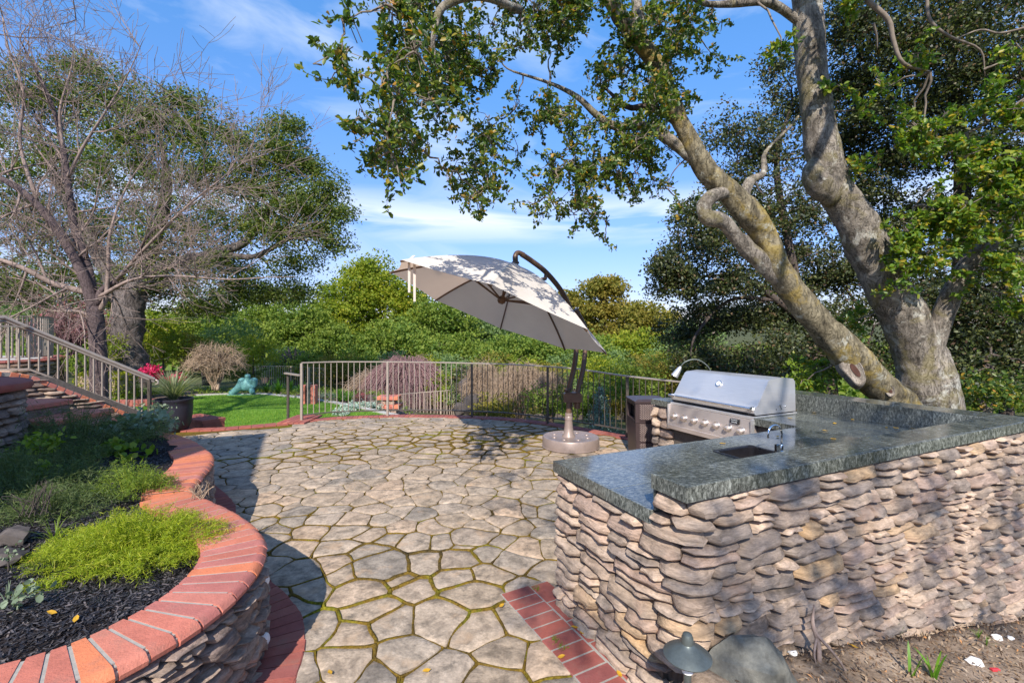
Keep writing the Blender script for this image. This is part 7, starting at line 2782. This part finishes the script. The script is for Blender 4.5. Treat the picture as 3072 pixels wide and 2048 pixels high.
# --- shrubs of the garden, left to right
shrub('azalea', 'magenta flowering azalea, the larger one, behind the end of the stair railing', 455, 1120, 13.0, 0.30, 0.19, 'azalea', 0.07, 60, seed=70, per=16, rc=0.05, cat='flowering shrub')
shrub('azalea', 'smaller magenta azalea behind the spiky grass of the pot', 528, 1137, 13.0, 0.20, 0.15, 'azalea', 0.07, 34, seed=71, per=16, rc=0.05, cat='flowering shrub')
twigbush('maple', 'bare red-twigged Japanese maple at the left behind the railing', 215, 900, 1080, 13.5, 1.0, 'twig_pink', 130, 0.3, seed=7, rad=0.012, kids=5, cat='tree')
shrub('maple', 'red-leaved maple at the left between the terrace fence and the bare tree', 215, 960, 13.6, 1.05, 0.75, 'maple', 0.06, 90, seed=72, per=12, rc=0.10, cat='tree')
shrub('shrub', 'glossy green shrub behind the sloping railing, left of the hedge', 240, 1090, 11.6, 0.5, 0.42, 'bggreen', 0.07, 70, seed=73, per=16)
shrub('shrub', 'green shrub in front of the furrowed trunk, left side', 320, 1050, 13.2, 0.45, 0.5, 'bgyellow', 0.07, 60, seed=74, per=16)
shrub('shrub', 'yellow-green leafy shrub right of the furrowed trunk', 490, 1050, 15.5, 0.85, 0.7, 'bgyellow', 0.08, 120, seed=75, per=18, rc=.1)
shrub('shrub', 'second yellow-green shrub, lower, behind the azaleas', 560, 1040, 16.5, 0.9, 0.55, 'bgolive', 0.08, 110, seed=76, per=18, rc=.1)
shrub('shrub', 'broad olive bush left of the dark-trunked palm', 760, 1060, 19, 1.25, 0.75, 'bgyellow', 0.09, 130, seed=77, per=18, rc=.12)
shrub('shrub', 'tall green bush behind the leafless shrub', 680, 1010, 20, 1.5, 0.9, 'bgsage', 0.10, 130, seed=78, per=18, rc=.13)
shrub('shrub', 'low brown-green bush behind the leafless shrub', 610, 1090, 18, 1.1, 0.5, 'bgolive', 0.09, 90, seed=79, per=18, rc=.12)
shrub('shrub', 'dark green bush by the left end of the garden fence', 730, 1120, 20, 0.9, 0.5, 'leftleaf', 0.09, 90, seed=80, per=18, rc=.12)
shrub('shrub', 'small dark shrub at the edge of the path below the hedge', 385, 1175, 10.6, 0.20, 0.17, 'leftleaf', 0.05, 36, seed=81, per=14, rc=.04)
shrub('poppies', 'orange poppies below the mossy hedge', 358, 1150, 10.2, 0.12, 0.14, 'orange', 0.06, 5, seed=82, per=5, rc=.03, cat='flowers')
shrub('groundcover', 'low leafy plants along the path below the hedge', 340, 1190, 10.0, 0.4, 0.12, 'bggreen', 0.05, 44, seed=83, per=12, rc=.05, cat='plant')
t_ = twigbush('leafless_shrub', 'spreading leafless shrub with tan twigs and short pale trunk left of the lawn', 645, 1025, 1165, 15.0, 0.85, 'twig_tan', 170, 0.15, seed=8, rad=0.013, kids=6)
mb_ = MB()
limb(mb_, [Vector((0.07, 0, -0.05)), Vector((0.10, 0, 0.12)), Vector((0.02, 0, 0.32)), Vector((-.15, 0, .55))], [0.06, 0.05, 0.04, 0.03], 8, 4)
mb_.build('trunk', M['twig_tan'], t_, True)
twigbush('leafless_shrub', 'leafless reddish-brown shrub farther back, left of the spreading one', 590, 1030, 1110, 17.0, 0.9, 'twig_pink', 110, 0.15, seed=9, rad=0.012, kids=4)
twigbush('weeping_shrub', 'big weeping leafless shrub with purplish twigs behind the fence', 1220, 1072, 1250, 17.5, 1.75, 'twig_pink', 700, 0.75, seed=10, rad=0.012, kids=5)
twigbush('weeping_shrub', 'brown weeping leafless shrub, paler, left part of the thicket', 1120, 1110, 1250, 18.0, 1.3, 'twig_tan', 300, 0.7, seed=11, rad=0.012, kids=5)
twigbush('dry_shrub', 'dry tan brush behind the fence left of the umbrella pole', 1560, 1085, 1260, 11.5, 0.75, 'twig_tan', 420, 0.3, seed=13, rad=0.008, kids=5)
twigbush('dry_shrub', 'dry tan brush right of the fence loop', 1450, 1080, 1260, 13.0, 0.6, 'twig_tan', 300, 0.3, seed=14, rad=0.008, kids=5)
twigbush('dry_shrub', 'thin brown brush with some green under the umbrella', 1650, 1110, 1270, 10.8, 0.5, 'twig_tan', 220, 0.3, seed=15, rad=0.007, kids=5)
shrub('shrub', 'green shrub low at the foot of the dry brush', 1480, 1220, 10.6, 0.6, 0.28, 'bgolive', 0.06, 90, seed=84, per=16, rc=.08)
shrub('shrub', 'green shrub between the dry brush and the blue spruce', 1640, 1200, 10.4, 0.55, 0.4, 'bggreen', 0.06, 110, seed=85, per=16, rc=.08)
shrub('shrub', 'leafy green shrub behind the litter bin', 1890, 1160, 9.6, 0.8, 0.5, 'bggreen', 0.065, 170, seed=86, per=18, rc=.09)
shrub('shrub', 'leafy green shrub under the grill lamp', 2010, 1130, 10.2, 0.7, 0.5, 'bgolive', 0.065, 140, seed=87, per=18, rc=.09)
shrub('shrub', 'yellow-green shrub behind the fence right of the blue spruce', 1800, 1110, 11.4, 0.75, 0.4, 'bgyellow', 0.07, 120, seed=88, per=18, rc=.09)
# dark stump thicket right of the loop
for i, (px, py, Y, rr_) in enumerate(((1395, 1160, 13.5, .25), (1420, 1215, 12.5, .32), (1380, 1225, 12.8, .2))):
    rock('rock', ('dark upright rock beyond the loop of the garden fence', 'broad dark rock low beyond the loop of the garden fence', 'small dark rock next to the loop of the garden fence')[i], dp(px, py, Y), (rr_, rr_ * .8, rr_ * 1.1), 'rockdark', 5 + i)
shrub('shrub', 'dark evergreen shrub right of the fence loop', 1400, 1150, 14.5, 0.5, 0.55, 'darkleaf', 0.08, 110, seed=89, per=16, rc=.08)

# --- blue spruce
sp = thing('blue_spruce', 'young pale blue-green spruce just beyond the fence right of the umbrella pole', 'tree', dp(1800, 1400, 8.9))
so_ = Vector(sp.location)
Vs = []
rng_ = np.random.default_rng(17)
topz = Vector(dp(1800, 1150, 8.9)).z - so_.z
PP = []
for lay in range(16):
    z = 0.2 + (topz - 0.3) * lay / 15
    rad_ = 0.62 * (1 - lay / 16.5) + 0.05
    for k in range(int(10 + 12 * (1 - lay / 16))):
        a = rng_.uniform(0, 6.28)
        ln_ = rad_ * rng_.uniform(0.75, 1.1)
        for j in range(26):
            u = rng_.uniform(0.15, 1)
            PP.append((math.cos(a) * ln_ * u + rng_.normal(0, .025), math.sin(a) * ln_ * u + rng_.normal(0, .025), z - 0.12 * u * u * 1 + rng_.normal(0, .02)))
foliage('needles', np.array(PP), M['spruce'], sp, 0.042, up=0.6, ratio=0.28, rng=rng_)
MB().tube([(0, 0, -0.3), (0, 0, topz)], [0.04, 0.008], 8).build('trunk', M['darkbark'], sp, True)

# --- palm-like dark plant behind the garden fence
pq = thing('cycad', 'dark multi-stemmed fan plant rising behind the garden fence', 'plant', dp(885, 1110, 24.5))
mm = MB()
for i in range(13):
    a = -1.15 + 2.3 * i / 12
    l = R.uniform(1.1, 1.7)
    mm.tube([(0, 0, 0), (math.sin(a) * l * .5, R.uniform(-.3, .3), math.cos(a) * l * .55), (math.sin(a) * l, R.uniform(-.4, .4), math.cos(a) * l * .8)], [0.10, 0.08, 0.03], 6)
mm.build('stems', M['twig_dark'], pq, True)

# --- beds behind the lawn
for i, (px, py, Y, L_) in enumerate(((800, 1180, 17.5, .55), (835, 1183, 17.2, .6), (870, 1180, 17.4, .55), (905, 1185, 16.8, .5), (1020, 1205, 15.4, .5), (1045, 1210, 15.0, .45))):
    q = gproj(px, py)
    strapplant('agapanthus', ('leftmost of the bright strap-leaved clumps behind the lawn', 'second strap-leaved clump from the statue behind the lawn', 'third strap-leaved clump from the statue, left of the grab rail post', 'strap-leaved clump touching the terracotta-coloured post', 'left clump of the pair of strap plants by the far fence curve', 'right clump of the pair of strap plants by the far fence curve')[i], q, 60, L_, 0.045, 'strap', 0.9, 20 + i, group='strap-leaved clumps')
strapplant('ornamental_grass', 'tan and green grass tuft in front of the verdigris statue', gproj(760, 1184), 110, 0.55, 0.02, 'potgrass', 0.7, 31)
for i, (px, py, Y, rx) in enumerate(((1050, 1226, 12.6, .28), (1090, 1218, 12.9, .30), (1025, 1240, 12.0, .2), (1130, 1222, 13.0, .2))):
    shrub('succulent', ('pale succulent mat in the middle of the group at the lawn corner', 'pale succulent mat right of the middle one, near the stone pillar', 'lowest pale succulent mat, nearest the patio fence', 'pale succulent mat farthest right, touching the stone pillar')[i], px, py, Y, rx, 0.12, 'succulent', 0.055, 40, seed=100 + i, per=14, rc=.04, group='pale succulent mats', cat='plant', up=1.0, gnd=True)
shrub('heuchera', 'dark red low plant above the pale succulents', 1085, 1190, 14.5, 0.22, 0.16, 'maple', 0.05, 26, seed=110, per=12, rc=.04, cat='plant', gnd=True)
shrub('groundcover', 'low grey-green mound in the bed left of the strap leaves', 975, 1187, 16.5, 0.45, 0.1, 'greyleaf', 0.05, 36, seed=111, per=12, rc=.05, cat='plant', gnd=True)
shrub('groundcover', 'small orange-flowered plant in the bed behind the lawn', 950, 1190, 16.4, 0.12, 0.08, 'orange', 0.05, 8, seed=112, per=8, rc=.03, cat='flowers', gnd=True)
# brick pillar with two caps
bp = thing('stone_pillar', 'short stone pillar with two tiers of red brick caps beyond the fence', 'pillar', (dp(1168, 1240, 12.6)[0], 12.6, dp(1168, 1262, 12.6)[2]))
for i in range(6):
    zz = i * 0.062
    for k in range(3):
        x0 = -0.24 + k * 0.16 + R.uniform(-.02, .02)
        MB().box(x0, x0 + 0.155 + R.uniform(-.02, .02), -0.2 - R.uniform(0, .02), 0.2, zz + .003, zz + 0.059, 0.008).build('stone', M['ledge'], bp)
for k in range(5):
    MB().box(-0.32 + k * 0.128, -0.20 + k * 0.128, -0.27, 0.27, 0.375, 0.47, 0.015).build('brick', M['brick'], bp)
for k in range(3):
    MB().box(-0.18 + k * 0.12, -0.07 + k * 0.12, -0.14, 0.14, 0.473, 0.60, 0.01).build('stone', M['ledge'], bp)
for k in range(5):
    MB().box(-0.29 + k * 0.115, -0.18 + k * 0.115, -0.2, 0.22, 0.603, 0.70, 0.015).build('brick', M['brick'], bp)
# terracotta post with grey pipe
tp = thing('utility_post', 'terracotta-coloured post with a grey pipe in the bed left of the fence', 'post', gproj(928, 1215))
MB().box(-0.20, -0.08, -0.1, 0.1, 0, 0.56, 0.01).build('side_block', M['brick'], tp)
MB().box(0.08, 0.20, -0.1, 0.1, 0, 0.56, 0.01).build('side_block', M['brick'], tp)
MB().tube([(0, -0.02, 0), (0, -0.02, 0.62)], 0.07, 14).build('pipe', M['pathlamp'], tp, True, sharp=50)
MB().tube([(0, -0.02, 0.6), (0, -0.02, 1.05)], 0.03, 10).build('riser', M['pathlamp'], tp, True, sharp=50)
# small white pipe post in front of the leafless shrub
sp2 = thing('marker_post', 'short pale post standing in the bed beneath the leafless shrub', 'post', gproj(652, 1172))
MB().lathe([(0.04, 0), (0.04, 0.26), (0.05, 0.27), (0.05, 0.32), (0.0, 0.34)], 14).build('body', M['greyflash'] if 'greyflash' in M else M['pathlamp'], sp2, True, sharp=50)

# --- verdigris statue: a crouching group of rounded figures
st = thing('garden_statue', 'turquoise verdigris bronze statue of clustered rounded figures at the lawn edge', 'statue', (dp(735, 1186, 14.6)[0], 14.6, -0.32))


def skin_obj(name, verts, edges, radii, mat, parent, sub=2, root=0):
    me_ = bpy.data.meshes.new(name)
    me_.from_pydata(verts, edges, [])
    o = bpy.data.objects.new(name, me_)
    COL.objects.link(o)
    o.modifiers.new('s', 'SKIN')
    sd = o.modifiers.new('u', 'SUBSURF')
    sd.levels = sub
    sd.render_levels = sub
    for i, r in enumerate(radii):
        me_.skin_vertices[0].data[i].radius = (r, r)
    me_.skin_vertices[0].data[root].use_root = True
    dg = bpy.context.evaluated_depsgraph_get()
    m2 = bpy.data.meshes.new_from_object(o.evaluated_get(dg))
    bpy.data.objects.remove(o)
    m2.polygons.foreach_set('use_smooth', [True] * len(m2.polygons))
    return link(name, m2, M[mat], parent)


v = [(0.05, 0, 0.28), (0.05, 0.02, 0.42), (0.08, 0, 0.56), (0.10, -0.02, 0.68), (-0.12, 0, 0.30), (-0.28, -0.04, 0.16), (-0.42, -0.04, 0.05), (0.22, -0.05, 0.22), (0.30, -0.08, 0.05), (-0.10, 0.02, 0.46), (-0.14, 0, 0.56), (0.26, 0.02, 0.44), (0.30, 0, 0.56), (0.28, 0.02, 0.3), (-0.45, -0.1, 0.03)]
e = [(0, 1), (1, 2), (2, 3), (0, 4), (4, 5), (5, 6), (0, 7), (7, 8), (4, 9), (9, 10), (0, 13), (13, 11), (11, 12), (6, 14)]
r = [0.16, 0.14, 0.07, 0.12, 0.13, 0.10, 0.12, 0.10, 0.07, 0.12, 0.11, 0.13, 0.11, 0.10, 0.07]
skin_obj('figures', v, e, r, 'verdigris', st)
MB().box(-0.52, 0.38, -0.16, 0.14, -0.05, 0.03, 0.02).build('plinth', M['verdigris'], st)

# ================================================================ RIGHT FOREGROUND
# path light
plt = thing('path_light', 'grey metal mushroom path light at the near corner of the stone wall', 'path light', (0.651, 1.70, 0.0))
MB().tube([(0, 0, 0.1), (0, 0, 0.50)], 0.014, 14).build('post', M['pathlamp'], plt, True, sharp=50)
MB().lathe([(0.078, 0.498), (0.085, 0.499), (0.086, 0.503), (0.070, 0.516), (0.045, 0.532), (0.026, 0.541), (0.022, 0.546), (0.021, 0.566), (0.016, 0.580), (0.006, 0.586)], 40).build('hat', M['pathlamp'], plt, True, sharp=35)
MB().lathe([(0.020, 0.44), (0.020, 0.4975)], 16).build('lens', M['whiteflash'], plt, True, sharp=50)
bo = rock('boulder', 'mottled grey boulder leaning on the wall foot beside the path light', k2w(0.22, -0.15, 0.27), (0.21, 0.12, 0.19), 'rockgrey', 6, 4, 0.35, 1.3)
for i, (px, py, lab, s_) in enumerate(((2925, 2012, 'largest white stone on the dirt at the lower right', .032), (2990, 1875, 'white stone at the wall foot near the right edge', .024), (3030, 1862, 'smaller white stone nearest the right edge of the picture', .018), (2378, 2022, 'small white stone on the dirt right of the boulder', .018), (2450, 1962, 'pale pebble on the dirt below the wall', .014))):
    p = gp(px, py, -0.05 if px > 2800 else 0.1)
    rock('white_stone', lab, (p[0], p[1], dirtz(p[0], p[1]) + s_ * .4), (s_ * 1.4, s_, s_ * .8), 'whiteflash', 20 + i, 2, 0.2, cat='stone')
p = gp(2985, 2030, -0.05)
tag(MB().box(-0.02, 0.02, -0.008, 0.008, 0, 0.012, 0.003).build('plastic_scrap', M['redbit'], loc=(p[0], p[1], dirtz(p[0], p[1]) + .002)), 'tiny red scrap on the dirt beside the largest white stone', 'scrap')
for i, (px, py, n_l, L_, lab) in enumerate(((2800, 2048, 7, 0.17, 'fresh green iris leaves at the bottom edge right of centre'), (2737, 2060, 3, 0.17, 'slender pair of green iris blades just left of the bigger clump'))):
    p = gp(px, py + 20, 0.0)
    strapplant('iris', lab, (p[0], p[1], dirtz(p[0], p[1]) - .01), n_l, L_ * 1.1, 0.018, 'strap', 0.75, 50 + i, stiff=0.6)
# dead branch leaning on the wall
db = thing('dead_branch', 'bare grey forked branch leaning against the stone wall above the dirt', 'branch', k2w(0.72, -0.10, 0.17))
mb_ = MB()
limb(mb_, [Vector((0, 0, -0.02)), Vector((0.01, 0.02, 0.08)), Vector((-0.01, 0.03, 0.16)), Vector((0.01, 0.05, 0.24))], [0.010, 0.011, 0.009, 0.004], 7, 4, 0.06)
limb(mb_, [Vector((0.0, 0.02, 0.12)), Vector((0.06, -0.02, 0.05)), Vector((0.10, -0.07, -0.02)), Vector((0.16, -0.12, -0.05))], [0.007, 0.006, 0.005, 0.003], 6, 4, 0.05)
limb(mb_, [Vector((0.0, 0.02, 0.10)), Vector((-0.03, -0.01, 0.05)), Vector((-0.03, -0.03, 0.0))], [0.006, 0.005, 0.003], 6, 4, 0.05)
mb_.build('fork', M['twig_grey'], db, True)
# short grass tufts on the dirt
for i, (px, py) in enumerate(((2700, 1900), (2935, 1862), (2960, 1885), (2480, 1985))):
    p = gp(px, py, 0.0)
    strapplant('grass_tuft', ('grass tuft left of the iris leaves near the wall foot', 'grass tuft below the white stones at the wall foot', 'grass tuft just right of and below the one by the white stones', 'grass tuft on the dirt between the dead branch and the iris')[i], (p[0], p[1], dirtz(p[0], p[1])), 16, 0.07, 0.003, 'strap', 0.8, 70 + i, group='grass tufts on the dirt')
# weeds in the joints of the brick band
for i, (px, py) in enumerate(((1668, 1925), (1610, 1770), (1690, 1945))):
    p = gp(px, py, 0.0)
    ferny('weed', ('weed midway along the brick band, upper of the two close ones', 'weed at the top left corner of the brick band', 'weed midway along the brick band, lower of the two close ones')[i], (p[0], p[1], 0.0), 14, 0.035, 0.03, 'lime', 0.012, 80 + i, 'weed', stems=10)['group'] = 'weeds along the brick band'

# low brick wall and steps of the garden path beyond the railing
gw = thing('garden_wall', 'low curved brick edging of the garden path seen through the lower end of the railing', 'garden wall', dp(405, 1215, 9.7))
for i in range(12):
    a = -0.5 + i * 0.16
    MB().box(-0.10, 0.10, -0.05, 0.05, 0, 0.12, 0.006, M=Matrix.Rotation(a, 4, 'Z')).build('brick', M['paver'], gw, loc=(0.55 * math.sin(a) - 0.1, 0.65 * (1 - math.cos(a)), -0.02 + 0.012 * (i % 2)))
# mixed low planting that nobody could count
rn2 = np.random.default_rng(77)
PP = []
while len(PP) < 9000:
    x, y = rn2.uniform(-16, -2.5), rn2.uniform(12.5, 24)
    if inside((x, y), lawn_poly) or noise.noise(Vector((x * 0.8, y * 0.8, 3))) < 0.02:
        continue
    if y < 14.9 + 0.25 * (x + 8) and x > -9:
        pass
    PP.append((x, y, gardz(x, y) + abs(rn2.normal(0, 0.07))))
V, Fc = leaf_arrays(np.array(PP), 0.085, up=1.0, ratio=0.5, rng=rn2)
tag(link('bed_planting', np_mesh('bed_planting', V, Fc), M['bggreen']), 'low mixed ground cover in the beds behind the lawn', 'ground cover', kind='stuff')

# more woodland to the right of the picture, where the hedge line goes on
for i, (px, py, Y) in enumerate(((3400, 950, 11), (3900, 980, 12), (4600, 980, 13), (5600, 1000, 14))):
    tree('bush', ('dark bush just outside the right edge', 'second dark bush outside the right edge', 'third dark bush outside the right edge', 'last dark bush outside the right edge')[i], 'bush', [(px, py, Y, 1.8, 1.3, 60), (px + 150, py + 60, Y + .5, 1.6, 1.0, 50)], 'darkleaf', 0.12, seed=300 + i, per=20, rc=.2, dens=1.6, shell=.4)
